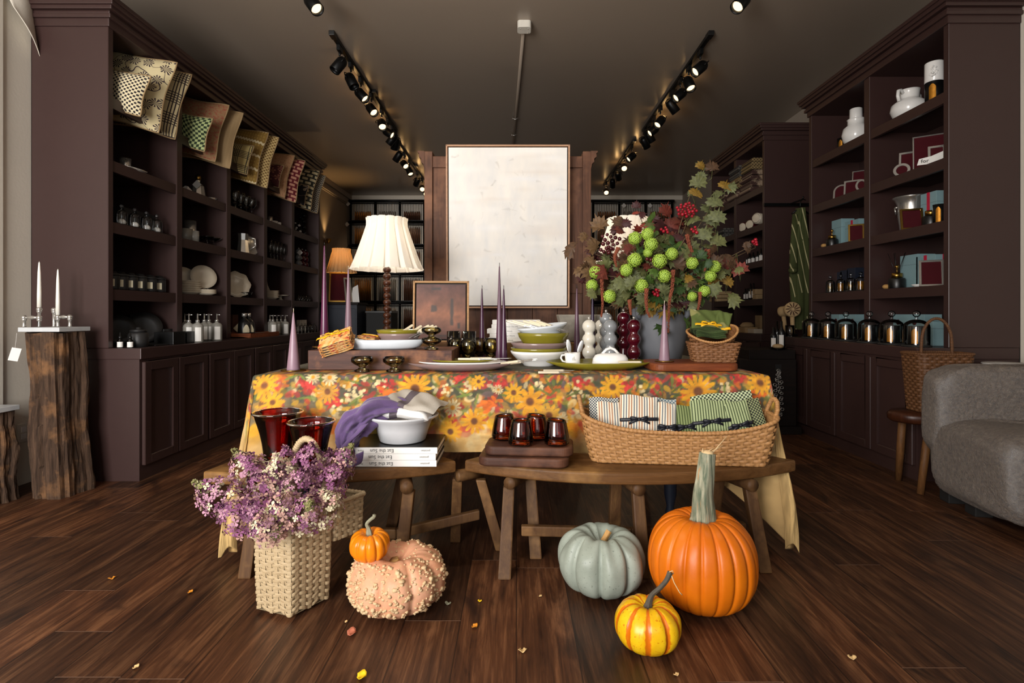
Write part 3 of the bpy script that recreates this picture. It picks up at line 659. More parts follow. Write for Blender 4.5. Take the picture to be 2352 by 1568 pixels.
for r_ in range(3):
    for i in range(5): tins('champagne_flute', 'clear champagne flute, %s in the %s row on the middle shelf of the fourth bay' % (nth[i], ['front', 'middle', 'back'][r_]), 'flute', fl, 'clear_glass', Lp(621 + i * 8 + r_ * 2, -2.5 - .08 * r_, sC_), 12, 'flutes in the fourth left bay')
for i, (px, mt) in enumerate(((686, 'mill_grey'), (694, 'mill_wine'), (702, 'mill_wine'))):
    o = thing('pepper_mill', ['grey bobbin pepper mill with a paper tag in the deepest left bay', 'wine red bobbin pepper mill beside the grey one in the deepest left bay', 'wine red bobbin pepper mill, deepest of the left shelves'][i], 'pepper mill', Lp(px, -2.55, sC_), group='pepper mills on the left shelf')
    mb = MB()
    for k in range(3): mb.ball((0, 0, .04 + k * .066), .036, 14, sz=1.05)
    build(mb, 'body', M[mt], o)
    mb = MB(); mb.ball((0, 0, .215), .009, 8); build(mb, 'knob', M['silver'], o)
    if i == 0:
        mb = MB(); mb.M = Matrix.Translation((.03, -.04, .16)) @ Matrix.Rotation(R(45), 4, 'Y'); mb.box(-.024, .024, -.001, .001, -.024, .024); build(mb, 'price_tag', M['paper'], o)
# row D
for i, px in enumerate((257, 277, 299, 321, 344, 365)):
    o = thing('scented_candle', 'black lidded candle with a cream label, %s of six in the nearest left bay' % ['nearest', 'second', 'third', 'fourth', 'fifth', 'farthest'][i], 'candle', Lp(px, -2.52, sD), group='black candles with cream labels', rz=R(12))
    mb = MB(); mb.lathe([(0, 0), (.04, 0), (.042, .01), (.042, .085), (.04, .09), (0, .09)], 22); build(mb, 'jar', M['dark_ceramic'], o)
    mb = MB(); mb.lathe([(0, .09), (.043, .09), (.043, .1), (.028, .106), (.02, .118), (0, .12)], 22); build(mb, 'lid', M['dark_ceramic'], o)
    mb = MB(); mb.grid(lambda u, v: (.0428 * math.sin(R(-8 + 52 * u)), -.0428 * math.cos(R(-8 + 52 * u)), .022 + .045 * v), 6, 1); build(mb, 'label_sticker', M['label_cream'], o)
def stack(name, labs, px, X, z, n, r, mt, grp, st=.011, h=.018):
    for i in range(n): mb = MB(); mb.lathe(plate(r, h), 28); single(name, mb, M[mt], labs % ['bottom', 'second', 'third', 'fourth', 'fifth', 'sixth', 'seventh'][i], 'plate', Lp(px, X, z) + Vector((0, 0, i * st)), group=grp)
stack('dinner_plate', 'cream plate, %s of the tall pile in the second left bay', 432, -2.6, sD, 6, .095, 'cream_china', 'plates piled in the second left bay', .017, .024)
stack('side_plate', 'cream plate, %s of the low pile in front of the second left bay', 470, -2.53, sD, 4, .085, 'cream_china', 'low pile of plates in the second left bay', .009)
mb = MB(); mb.lathe(plate(.1, .016), 30); single('dinner_plate', mb, M['cream_china'], 'cream plate standing tilted on a wire stand in the second left bay', 'plate', Lp(466, -2.57, sD + .15), rot=(R(72), 0, R(48)))
mb = MB(); mb.lathe(plate(.11, .016), 30); single('dinner_plate', mb, M['cream_china'], 'cream plate standing upright, half hidden by the divider of the second bay', 'plate', Lp(419, -2.68, sD + .12), rot=(R(72), 0, R(50)))
mb = MB(); mb.tube([(-.05, .03, 0), (-.03, 0, .02), (0, -.05, .0)], .003, 6); mb.tube([(.05, .03, 0), (.03, 0, .02), (0, -.05, .0)], .003, 6); mb.tube([(-.05, .03, 0), (0, .06, .08), (.05, .03, 0)], .003, 6)
single('plate_stand', mb, M['steel'], 'wire stand holding the tilted cream plate', 'plate stand', Lp(461, -2.58, sD + .04))
mb = MB(); mb.lathe(plate(.125, .03), 32, rip=lambda a, j: 1 + .05 * math.cos(8 * a)); single('scalloped_platter', mb, M['cream_china'], 'cream scalloped platter leaning upright in the third left bay', 'platter', Lp(540, -2.6, sD + .115), rot=(R(74), 0, R(46)))
for i, (px, X, zz) in enumerate(((556, -2.6, 0), (566, -2.52, 0), (560, -2.62, .05))): tins('glass_dessert_bowl', ['gilded glass bowl beside the scalloped platter', 'clear footed glass bowl in front of the gilded bowl', 'clear glass bowl stacked above the gilded bowl'][i], 'bowl', cup(.03, .052, .055), 'smoke_glass' if i == 0 else 'clear_glass', Lp(px, X, sD + zz), group='glass bowls in the third left bay')
stack('soup_plate', 'cream soup plate, %s of the pile in the fourth left bay', 621, -2.56, sD, 5, .085, 'cream_china', 'soup plates in the fourth left bay', .016, .026)
mb = MB(); mb.lathe(plate(.14, .02), 30, sx=.75); single('oval_platter', mb, M['cream_china'], 'cream oval platter leaning upright in the fourth left bay', 'platter', Lp(628, -2.66, sD + .125), rot=(R(72), 0, R(44)))
o = thing('cake_stand', 'small cream cake stand beside the soup plates in the fourth left bay', 'cake stand', Lp(644, -2.55, sD))
mb = MB(); mb.lathe([(0, 0), (.04, 0), (.018, .012), (.015, .04), (.02, .044), (0, .045)], 20); build(mb, 'foot', M['cream_china'], o)
mb = MB(); mb.lathe([(0, .044), (.085, .05), (.088, .056), (0, .054)], 28); build(mb, 'plate', M['cream_china'], o)
for i, px in enumerate((685, 690, 696, 703, 708)): tins('glass_jar', 'tiny clear bottle, %s from the left on the fourth shelf of the deepest left bay' % nth[i], 'bottle', [(0, 0), (.022, 0), (.024, .05), (.012, .06), (.012, .075), (0, .075)], 'clear_glass', Lp(px, -2.52, sD), 12, 'tiny bottles in the deepest left bay')
# row E, on the counter
for i, (px, X) in enumerate(((276, -2.41), (299, -2.345))):
    o = thing('dropper_bottle', ['small dropper bottle with a white label, nearer the camera on the left counter', 'small dropper bottle with a white label, second from the camera on the left counter'][i], 'bottle', Lp(px, X, sE), group='dropper bottles on the left counter')
    mb = MB(); mb.lathe([(0, 0), (.0155, 0), (.0155, .045), (.008, .052), (.008, .058), (0, .058)], 16); build(mb, 'bottle', M['bottle_glass'], o)
    mb = MB(); mb.lathe([(0, .056), (.009, .056), (.009, .068), (.005, .07), (.004, .092), (0, .094)], 12); build(mb, 'dropper', M['black'], o)
    mb = MB(); mb.lathe([(.0159, .004), (.0159, .036)], 16); build(mb, 'label_sticker', M['paper'], o)
o = thing('lidded_jar', 'black ceramic jar with a round lid on the left counter', 'jar', Lp(318, -2.36, sE))
mb = MB(); mb.lathe([(0, 0), (.05, 0), (.056, .03), (.054, .08), (.04, .095), (0, .096)], 28); build(mb, 'body', M['dark_ceramic'], o)
mb = MB(); mb.lathe([(0, .095), (.046, .095), (.044, .106), (.012, .11), (.014, .12), (0, .124)], 24); build(mb, 'lid', M['dark_ceramic'], o)
for i, (px, X, r) in enumerate(((272, -2.62, .1), (330, -2.58, .11))):
    mb = MB(); mb.lathe(plate(r, .02), 30); single('black_plate', mb, M['dark_ceramic'], ['black plate leaning upright behind the dropper bottles', 'black plate leaning upright behind the black lidded jar'][i], 'plate', Lp(px, X, sE + r * .97), rot=(R(70), 0, R(40)), group='black plates leaning on the left counter')
mb = MB(); mb.box(-.11, .11, -.2, .2, 0, .008); single('slate_tray', mb, M['dark_ceramic'], 'thin black slate tray under the black lidded jar', 'tray', Lp(330, -2.45, sE) + Vector((0.02, .12, 0)), bev=.003).location.z -= .0
for i, (px, X, a, b, h) in enumerate(((390, -2.36, .13, .13, .085), (426, -2.36, .1, .13, .082), (378, -2.53, .12, .2, .1), (297, -2.72, .1, .12, .2), (342, -2.72, .1, .12, .19))): boxy('gift_box', ['black box with a bluish sheen, nearest of the pair beside the pump bottles', 'black box right against the pump bottles', 'low black box behind the pair of black boxes', 'tall black box at the back behind the dropper bottles', 'tall black box at the back behind the lidded jar'][i], 'box', px, X, sE, a, b, h, 'black', 'black boxes on the left counter')
def pump(label, p, h, grp, rz=0):
    o = thing('pump_bottle', label, 'bottle', p, rz, grp)
    mb = MB(); mb.lathe([(0, 0), (.036, 0), (.038, .006), (.038, h * .56), (.03, h * .63), (.012, h * .67), (.012, h * .71), (0, h * .71)], 20); build(mb, 'bottle', M['steel' if 0 else 'frosted_glass'], o)
    mb = MB(); mb.lathe([(0, h * .7), (.014, h * .7), (.014, h * .76), (.005, h * .78), (.004, h * .98), (0, h)], 12); mb.tube([(0, 0, h * .96), (.03, -.01, h * .95)], .004, 6); build(mb, 'pump', M['steel'], o)
    mb = MB(); mb.grid(lambda u, v: (.0388 * math.sin(R(5 + 60 * u)), -.0388 * math.cos(R(5 + 60 * u)), h * (.05 + .47 * v)), 6, 1); build(mb, 'label_sticker', M['paper'], o)
names = ['front row, first', 'front row, second', 'middle row, first', 'middle row, second', 'middle row, third', 'back row, first', 'back row, second', 'back row, third']
for i, (px, X) in enumerate(((454, -2.31), (498, -2.32), (434, -2.40), (469, -2.42), (480, -2.40), (424, -2.5), (452, -2.52), (478, -2.5))): pump('grey glass pump bottle with a white label in the second left bay, ' + names[i], Lp(px, X, sE), .21, 'pump bottles in the second left bay')
for i, (px, X) in enumerate(((627, -2.34), (636, -2.46), (655, -2.34), (645, -2.46), (620, -2.44))): pump('grey glass pump bottle in the fourth left bay, ' + names[i], Lp(px, X, sE), .2, 'pump bottles in the fourth left bay')
o = thing('wooden_tray', 'dark wooden tray holding two dark bottles in the third left bay', 'tray', Lp(570, -2.44, sE))
mb = MB(); mb.box(-.16, .16, -.28, .28, 0, .012)
for q in ((-.16, -.15, -.28, .28), (.15, .16, -.28, .28), (-.16, .16, -.28, -.27), (-.16, .16, .27, .28)): mb.box(*q, 0, .04)
build(mb, 'tray', M['cherry'], o, bev=.002)
for i, px in enumerate((561, 571)):
    q = thing('dark_bottle', ['round dark bottle with a half-moon label, nearer on the wooden tray', 'round dark bottle with a half-moon label, farther on the wooden tray'][i], 'bottle', Lp(px, -2.42, sE + .013), group='dark bottles on the wooden tray')
    mb = MB(); mb.lathe([(0, 0), (.05, 0), (.054, .02), (.05, .11), (.03, .14), (.014, .155), (.014, .18), (0, .18)], 20); build(mb, 'bottle', M['black'], q)
    mb = MB(); mb.lathe([(0, .17), (.019, .17), (.019, .2), (0, .2)], 14); build(mb, 'cap', M['silver'], q)
    mb = MB(); mb.grid(lambda u, v: (.0555 * math.sin(R(15 + 60 * u)), -.0555 * math.cos(R(15 + 60 * u)), .03 + .07 * v * math.sin(PI * (.12 + .76 * u))), 8, 2); build(mb, 'label_sticker', M['label_cream'], q)
tins('soap_dish', 'small white dish on the wooden tray beside the dark bottles', 'dish', plate(.06, .016), 'white_china', Lp(598, -2.42, sE + .013))
boxy('card_box', 'dark patterned card box at the back of the wooden tray bay', 'box', 536, -2.62, sE, .04, .1, .2, 'walnut_dark')
mb = MB(); mb.box(-.045, .045, -.002, .002, -.045, .045); single('tag_card', mb, M['label_cream'], 'cream diamond tag leaning behind the dark bottles', 'tag', Lp(552, -2.56, sE + .075), rot=(R(-10), R(45), R(40)))
for i in range(3):
    for j in range(2): boxy('small_carton', 'small pale carton, %s in the %s layer, deepest left bay counter' % (nth[i], ['lower', 'upper'][j]), 'carton', 688 + i * 5, -2.52, sE + .07 * j, .05, .05, .068, 'cream_china', 'pale cartons in the deepest left bay')
for i, px in enumerate((685, 693, 701, 709, 716, 722)): tins('glass_jar', 'small clear bell jar, %s from the left at the far end of the left counter' % nth[i], 'jar', [(0, .0), (.03, 0), (.03, .06), (.02, .08), (.006, .086), (.01, .098), (0, .105)], 'clear_glass', Lp(px, -2.34, sE), 14, 'bell jars at the far left counter end')
# ------------------------------------------------------------------ right shelves
rA, rB, rC, rD, rE = RS[0], RS[1], RS[2], RS[3], .801
def jug(label, p, s=1, rz=0):
    o = thing('white_jug', label, 'jug', p, rz)
    mb = MB(); mb.lathe([(r * s, z * s) for r, z in [(0, 0), (.065, 0), (.095, .03), (.112, .07), (.105, .11), (.075, .135), (.062, .145), (.06, .15), (.062, .19), (.068, .205), (.062, .205), (.055, .19), (.055, .15), (.09, .1), (0, .02)]], 32); build(mb, 'body', M['white_china'], o)
    for a in (20, 200):
        mb = MB(); mb.M = Matrix.Rotation(R(a), 4, 'Z'); mb.tube([(.06 * s, 0, .18 * s), (.085 * s, 0, .2 * s), (.108 * s, 0, .19 * s), (.112 * s, 0, .155 * s), (.1 * s, 0, .12 * s)], .011 * s, 8); build(mb, 'handle', M['white_china'], o)
    return o
jug('round white two-handled jug on the top right shelf, near bay', Lp(2088, 2.73, rA))
def gold_candle(label, p, r, h, grp=None):
    o = thing('gilt_candle', label, 'candle', p, R(-30), grp)
    mb = MB(); mb.lathe([(0, 0), (r, 0), (r * 1.03, h), (r * .96, h), (r * .95, h * .85), (0, h * .84)], 24); build(mb, 'jar', M['black'], o)
    mb = MB(); mb.grid(lambda u, v: (r * 1.03 * math.sin(R(-40 + 42 * u)), -r * 1.03 * math.cos(R(-40 + 42 * u)), h * (.06 + .8 * v * (.8 + .2 * math.sin(PI * u)))), 8, 2); build(mb, 'gilt_label', M['gold_foil'], o)
p = Lp(2146, 2.66, rA); gold_candle('black and gold candle under the white embossed jar, top right shelf', p, .05, .125)
o = thing('embossed_jar', 'white embossed jar standing on the black and gold candle', 'jar', p + Vector((0, 0, .126)))
mb = MB(); mb.lathe([(0, 0), (.05, 0), (.052, .004), (.052, .12), (.05, .125), (0, .125)], 26); build(mb, 'jar', M['white_china'], o)
mb = MB()
for k in range(26): mb.ball((.052 * math.sin(R(-40 + rnd.uniform(-25, 25))), -.052 * math.cos(R(-40 + rnd.uniform(-25, 25))), .05 + rnd.uniform(-.025, .04)), .006, 6)
build(mb, 'relief', M['white_china'], o)
gold_candle('black and gold candle on the top right shelf, far bay', Lp(1934, 2.72, rA), .036, .12)
p = Lp(1966, 2.70, rA)
mb = MB(); mb.lathe([(0, 0), (.06, 0), (.088, .03), (.1, .08), (.09, .13), (.06, .155), (.058, .19), (.064, .2), (.058, .2), (.052, .18), (.052, .16), (0, .1)], 28); single('white_vase', mb, M['white_china'], 'white bulbous vase on the top right shelf, far bay', 'vase', p)
mb = MB(); mb.lathe([(0, 0), (.042, 0), (.045, .01), (.045, .08), (.04, .085), (0, .085)], 24); single('white_jar', mb, M['white_china'], 'small white jar stacked on the bulbous vase, far bay', 'jar', p + Vector((0, 0, .201)))
def frame(label, p, w_, h_, mt='silver', rz=-30, tilt=-14, shape='rect', grp='picture frames on the right shelves', t=.014):
    o = thing('picture_frame', label, 'picture frame', p, group=grp, rot=(R(tilt), 0, R(rz)))
    if shape == 'rect': out = [(-w_ / 2, 0), (w_ / 2, 0), (w_ / 2, h_), (-w_ / 2, h_)]
    elif shape == 'arch': out = [(-w_ / 2, 0), (w_ / 2, 0)] + [(w_ / 2 * math.cos(R(a)), h_ - w_ / 2 + w_ / 2 * math.sin(R(a))) for a in range(0, 181, 15)]
    else: out = [(w_ / 2 * math.cos(R(a)), h_ / 2 + h_ / 2 * math.sin(R(a))) for a in range(0, 360, 12)]
    c = Vector((0, h_ / 2)); n = len(out); k = 1 - 2 * t / min(w_, h_)
    inn = [((x) * k, c.y + (z - c.y) * (1 - 2 * t / h_)) for x, z in out]
    mb = MB(); vs = [(x, y, z) for y in (-.006, .006) for x, z in out] + [(x, y, z) for y in (-.006, .006) for x, z in inn]; fs = []
    for i in range(n):
        j = (i + 1) % n
        fs += [(i, j, 2 * n + j, 2 * n + i), (n + j, n + i, 3 * n + i, 3 * n + j), (i, n + i, n + j, j), (2 * n + i, 2 * n + j, 3 * n + j, 3 * n + i)]
    mb.add(vs, fs); build(mb, 'frame', M[mt], o, bev=.0015, seg=1)
    mb = MB(); mb.add([(x, 0, z) for x, z in inn], [tuple(range(n))]); build(mb, 'backing', M['wine_felt'], o)
    mb = MB(); mb.hexa([(-.012, .006, h_ * .7), (.012, .006, h_ * .7), (.012, .009, h_ * .7), (-.012, .009, h_ * .7)], [(-.015, h_ * .28, .07 * h_), (.015, h_ * .28, .07 * h_), (.015, h_ * .28 + .003, .07 * h_), (-.015, h_ * .28 + .003, .07 * h_)]); build(mb, 'easel_back', M['wine_felt'], o)
    return o
frame('rectangular silver frame behind the round one, second right shelf', Lp(2092, 2.72, rB), .14, .19, rz=-40)
frame('round silver frame on the second right shelf, near bay', Lp(2071, 2.66, rB), .1, .1, shape='round', rz=-40, t=.018)
frame('large frame cut by the end panel on the second right shelf', Lp(2140, 2.72, rB), .2, .25, rz=-35, t=.008)
frame('small frame in front of the large one on the second right shelf', Lp(2152, 2.64, rB), .09, .12, rz=-35)
o = thing('handwritten_note', 'folded white paper note with a handwritten word beside the large frame', 'note', Lp(2138, 2.61, rB), R(-38))
mb = MB(); mb.add([(-.07, 0, 0), (0, 0, 0), (.07, .02, 0), (-.06, .004, .04), (0, .012, .05), (.085, .03, .085)], [(0, 1, 4, 3), (1, 2, 5, 4)]); build(mb, 'paper', M['paper'], o)
words_on('handwriting', 'for', .034, M['ink'], o, (-.03, -.002, .022), (R(75), 0, R(4)))
frame('arched silver frame on the second right shelf, far bay', Lp(1932, 2.70, rB), .12, .14, shape='arch', rz=-40)
frame('square silver frame beside the arched one, far bay', Lp(1957, 2.70, rB), .12, .14, rz=-40)
frame('tall frame half hidden by the divider, far bay second shelf', Lp(1979, 2.76, rB), .14, .22, rz=-40, t=.008)
frame('oval frame half hidden by the divider, far bay second shelf', Lp(1978, 2.66, rB), .08, .1, shape='round', rz=-40, t=.016)
o = thing('ice_bucket', 'dull silver ice bucket with ring handles on the third right shelf', 'ice bucket', Lp(2093, 2.76, rC))
mb = MB(); mb.lathe([(0, 0), (.062, 0), (.066, .01), (.08, .12), (.08, .126), (.084, .2), (.098, .235), (.112, .244), (.11, .25), (.095, .24), (.078, .2), (.07, .1), (0, .02)], 36); build(mb, 'body', M['steel'], o)
for a in (-35, 145):
    mb = MB(); mb.M = Matrix.Rotation(R(a), 4, 'Z'); mb.tube([(.092 + .004 * math.cos(t), .024 * math.sin(t), .16 + .024 * math.cos(t)) for t in [2 * PI * k / 16 for k in range(16)]], .004, 6, closed=True); mb.ball((.086, 0, .185), .009, 8); build(mb, 'ring_handle', M['steel'], o)
def teal(label, px, X, z, a, b, h, rib=False, seal=None, grp='pale teal gift boxes', rz=0, crest=False):
    o = thing('gift_box', label, 'box', Lp(px, X, z), rz, grp)
    mb = MB(); mb.box(-a / 2, a / 2, -b / 2, b / 2, 0, h); build(mb, 'box', M['teal_box'], o, bev=.002)
    mb = MB(); mb.box(-a / 2 - .0008, a / 2 + .0008, -b / 2 - .0008, b / 2 + .0008, h * .7, h * .7 + .0012); build(mb, 'lid_seam', M['ink'], o)
    if rib: mb = MB(); mb.box(-a / 2 - .0015, -a / 2 + .0, -.013, .013, .0, h + .001); mb.box(-.011, .011, -b / 2 - .0016, -b / 2, 0, h + .001); build(mb, 'ribbon', M['red_ribbon'], o)
    if seal:
        for y in seal: mb = MB(); mb.M = Matrix.Translation((-a / 2 - .0012, y, h * .72)) @ Matrix.Rotation(R(90), 4, 'Y'); mb.lathe([(0, -.002), (.019, -.002), (.019, .001), (0, .001)], 20); build(mb, 'wax_seal', M['wine_felt'], o)
    if crest:
        mb = MB(); mb.M = Matrix.Translation((0, -b / 2 - .001, h * .5)) @ Matrix.Rotation(R(90), 4, 'X')
        mb.tube([(.014 * math.cos(t), .018 * math.sin(t), 0) for t in [2 * PI * k / 18 for k in range(18)]], .0009, 4, closed=True); mb.tube([(0, .025, 0), (0, .04, 0)], .0009, 4); mb.tube([(-.012, -.032, 0), (.012, -.032, 0)], .0009, 4); mb.tube([(-.02, .018, 0), (0, .026, 0), (.02, .018, 0)], .0009, 4)
        build(mb, 'printed_crest', M['ink'], o)
    return o
teal('teal box with a red ribbon beside the ice bucket, third right shelf', 2160, 2.82, rC, .16, .14, .24, True)
teal('tall plain teal box on the third right shelf, far bay', 1936, 2.78, rC, .11, .14, .235, crest=True)
teal('shorter teal box with a red ribbon on the third right shelf, far bay', 1972, 2.80, rC, .11, .18, .2, True)
teal('tall teal box with a printed crest on the fourth right shelf', 2107, 2.80, rD, .12, .17, .235, crest=True)
teal('teal box with a red ribbon behind a wine frame, fourth right shelf', 2146, 2.80, rD, .12, .17, .215, True)
teal('long teal box with two wine red seals behind the cloches', 2101, 2.82, rE, .12, .34, .2, seal=(-.08, .08))
teal('low teal box behind the cloches beside the divider, near bay', 2030, 2.76, rE, .1, .1, .125)
teal('plain teal box behind the basket handle at the end panel', 2146, 2.70, rE, .11, .12, .155)
teal('teal box with a wine seal behind the cloches, far bay left', 1928, 2.82, rE, .12, .2, .2, seal=(-.05,))
teal('teal box with a wine seal behind the cloches, far bay right', 1966, 2.82, rE, .12, .17, .2, seal=(-.05,))
frame('small gold frame in front of the ice bucket', Lp(2096, 2.66, rC), .13, .15, 'brass', rz=-22)
frame('beaded gold frame in front of the teal boxes, third shelf far bay', Lp(1967, 2.68, rC), .11, .15, 'brass', rz=-30)
frame('tilted silver frame on the fourth right shelf', Lp(2140, 2.66, rD), .13, .19, rz=-35, tilt=-24)
def diffuser(label, p, s=1, stopper=True, reeds=False):
    o = thing('reed_diffuser', label, 'diffuser', p, R(-20), 'ribbed black diffusers')
    mb = MB(); mb.lathe([(0, 0), (.045 * s, 0), (.047 * s, .006), (.047 * s, .06 * s), (.042 * s, .068 * s), (.028 * s, .07 * s), (0, .07 * s)], 48, rip=lambda a, j: 1 + (.035 * math.sin(24 * a) if 0 < j < 5 else 0)); build(mb, 'bottle', M['black'], o)
    mb = MB(); mb.lathe([(0, .07 * s), (.03 * s, .07 * s), (.031 * s, .1 * s), (0, .1 * s)], 20); build(mb, 'collar', M['brass'], o)
    if stopper: mb = MB(); mb.tube([(0, 0, .1 * s), (0, 0, .13 * s)], .005 * s, 8); mb.ball((0, 0, .142 * s), .013 * s, 10); build(mb, 'stopper', M['brass'], o)
    if reeds:
        for a in (20, 100, 160, 250, 330): mb = MB(); mb.tube([(0, 0, .08 * s), (.05 * s * math.cos(R(a)), .03 * math.sin(R(a)), .23 * s)], .0018, 5); build(mb, 'reed', M['black'], o)
diffuser('ribbed black diffuser with a gold collar on the third right shelf', Lp(2138, 2.70, rC), 1.05, False)
diffuser('ribbed black diffuser with a gold ball stopper, third shelf far bay', Lp(1911, 2.66, rC), .95)
diffuser('ribbed black diffuser with black reeds on the fourth right shelf', Lp(2060, 2.68, rD), 1.1, True, True)
gold_candle('black and gold candle at the end of the third right shelf', Lp(2158, 2.66, rC), .035, .12)
for i, (px, X, z) in enumerate(((1893, 2.63, rC), (2036, 2.64, rD))): mb = MB(); mb.ball((0, 0, .018), .026, 12, sz=.68); single('scented_pebble', mb, M['tan_stem'], ['olive pebble beside the diffuser on the third right shelf', 'olive pebble beside the reed diffuser on the fourth right shelf'][i], 'pebble', Lp(px, X, z))
mb = MB(); mb.lathe(plate(.04, .014), 24); single('small_dish', mb, M['white_china'], 'small white dish before the teal boxes, fourth right shelf', 'dish', Lp(2110, 2.65, rD))
for i, px in enumerate((1907, 1931, 1954, 1977)):
    w_ = ['farthest', 'third from the front', 'second from the front', 'nearest'][i]; p = Lp(px, 2.68, rD + .005)
    cloche('small glass cloche over a gold candle, %s, on the right shelf' % w_, p, .034, .15, 'black', 'small cloches on the right shelf')
    mb = MB(); mb.lathe([(0, 0), (.021, 0), (.022, .065), (0, .066)], 16); single('gold_votive', mb, M['gold_foil' if i % 2 else 'brass'], 'gold votive candle under the %s small cloche on the right' % w_, 'candle', p + Vector((0, 0, .008)), group='gold votives under the right cloches')
mb = MB(); mb.box(-.07, .07, -.33, .33, 0, .0045); single('glass_tray', mb, M['clear_glass'], 'clear glass tray under the small cloches on the fourth right shelf', 'tray', (2.68, 4.37, rD))
for i, px in enumerate((1938, 1952, 1968)): boxy('navy_box', 'tall navy box at the back of the fourth right shelf, %s from the left' % ['first', 'second', 'third'][i], 'box', px, 2.86, rD, .1, .11, .19 + .01 * i, 'navy_box', 'navy boxes behind the small cloches')
for i, px in enumerate((1864, 1902, 1943, 1997, 2048, 2105)):
    w_ = ['leftmost', 'second from left', 'third from left', 'third from right', 'second from right', 'rightmost'][i]
    p = Lp(px, 2.488, rE)
    cloche('large glass cloche over a black candle, %s of six on the right counter' % w_, p, .071, .228, 'black_matte', 'large cloches on the right counter')
    gold_candle('black candle with a gilt label under the %s large cloche' % w_, p + Vector((0, 0, .012)), .045, .115, 'candles under the large cloches')
# ------------------------------------------------------------------ blanket bookcase at the back right
def folded(label, p, w_, d_, h_, n, mt, grp, rz=0):
    o = MB()
    for k in range(n):
        hh = h_ / n; o.M = Matrix.Translation((rnd.uniform(-.01, .01), rnd.uniform(-.01, .01), hh * (k + .5)))
        out = [(-w_ / 2, -hh * .42)] + [(-w_ / 2 - hh * .42 * math.sin(R(a)), -hh * .48 * math.cos(R(a))) for a in range(15, 180, 30)] + [(w_ / 2, hh * .48), (w_ / 2, -hh * .48)]
        n2 = len(out); o.add([(x, -d_ / 2, z) for x, z in out] + [(x, d_ / 2, z) for x, z in out], [tuple(range(n2)), tuple(range(n2, 2 * n2))[::-1]] + [(i, n2 + i, n2 + (i + 1) % n2, (i + 1) % n2) for i in range(n2)])
    return single('folded_blanket', o, M[mt], label, 'blanket', p, rz, grp)
pat('b_grey', p_brick(C('#5d5850'), C('#2d2b2b'), 40)); pat('b_gold', p_dots(C('#8a744c'), C('#43331f'), 190)); pat('b_cream', p_speck(C('#97816a'), C('#3b221b'), 9, .5))
for i, (px, X, z, h, n, mt, lb) in enumerate(((1742, 2.62, 2.30, .12, 2, 'b_cream', 'brown and cream patterned blanket at the bottom of the near pile, top shelf'), (1714, 2.62, 2.30, .1, 1, 'b_cream', 'brown and cream patterned blanket at the bottom of the far pile, top shelf'),
      (1714, 2.6, 2.402, .13, 4, 'b_gold', 'gold ribbed blanket in the far pile, top shelf'), (1714, 2.6, 2.534, .12, 2, 'b_grey', 'grey woven blanket on top of the far pile, top shelf'), (1742, 2.62, 2.424, .11, 2, 'b_cream', 'cream scalloped blanket in the near pile, top shelf'), (1743, 2.62, 2.536, .12, 3, 'b_gold', 'gold ribbed blanket on top of the near pile, top shelf'))):
    folded(lb, Lp(px, X, z), .24, .26, h, n, mt, 'folded blankets')
for i, (px, X, z, h, n, mt, lb) in enumerate(((1680, 2.62, 2.30, .13, 2, 'b_cream', 'cream and brown blanket on the top shelf of the far half'), (1678, 2.62, 1.92, .12, 2, 'b_grey', 'grey blanket on the second shelf of the far half'))): folded(lb, Lp(px, X, z), .24, .26, h, n, mt, 'folded blankets in the far half')
for i, (px, zz) in enumerate(((1718, 0), (1735, 0), (1750, .04))):
    mb = MB(); mb.M = Matrix.Rotation(R(90), 4, 'X'); mb.lathe([(0, -.1), (.05, -.1), (.058, -.09), (.058, .09), (.05, .1), (0, .1)], 18, m=0)
    o = thing('rolled_towel', ['wine red rolled textile with a pale end, left of the rolls', 'dark wine rolled textile in the middle of the rolls', 'cream rolled textile at the right end of the rolls'][i], 'roll', Lp(px, 2.62, 1.92 + .058 + zz), R(-60), 'rolled textiles on the second shelf'); build(mb, 'roll', M[['wine_felt', 'wine_felt', 'cream_china'][i]], o)
    mb = MB(); mb.M = Matrix.Rotation(R(90), 4, 'X'); mb.lathe([(0, .101), (.05, .101), (.04, .104), (0, .104)], 16); build(mb, 'end', M['cream_china'], o)
def wbottle(label, p, h, r, grp, mt='black', neck=.3):
    o = thing('bottle', label, 'bottle', p, R(-20), grp)
    mb = MB(); mb.lathe([(0, 0), (r, 0), (r, h * .6), (r * .9, h * .66), (r * .35, h * .74), (r * .32, h), (0, h)], 16); build(mb, 'glass', M[mt], o)
    mb = MB(); mb.grid(lambda u, v: (r * 1.02 * math.sin(R(-50 + 80 * u)), -r * 1.02 * math.cos(R(-50 + 80 * u)), h * (.12 + .4 * v)), 5, 1); build(mb, 'label_sticker', M['paper'], o)
for i, px in enumerate((1714, 1722, 1730, 1740, 1748)): wbottle('dark pale-labelled bottle on the third shelf below the rolls, %s from the left' % nth[i], Lp(px, 2.6, 1.55), .13 + .02 * (i == 4), .026, 'dark bottles on the third shelf of the blanket bookcase')
for i, px in enumerate((1712, 1718, 1724, 1731)): wbottle('dark bottle with a white label on the fourth shelf, %s from the left' % nth[i], Lp(px, 2.58, 1.16), .13 + .05 * (i // 2), .026, 'dark bottles on the fourth shelf of the blanket bookcase')
for i, (px, z) in enumerate(((1743, 0), (1741, .058))): boxy('wooden_block', ['pale wooden soap block at the bottom beside the dark bottles', 'pale wooden soap block stacked on the lower one'][i], 'block', px, 2.62, 1.16 + z, .12, .12, .055, 'pale_wood')
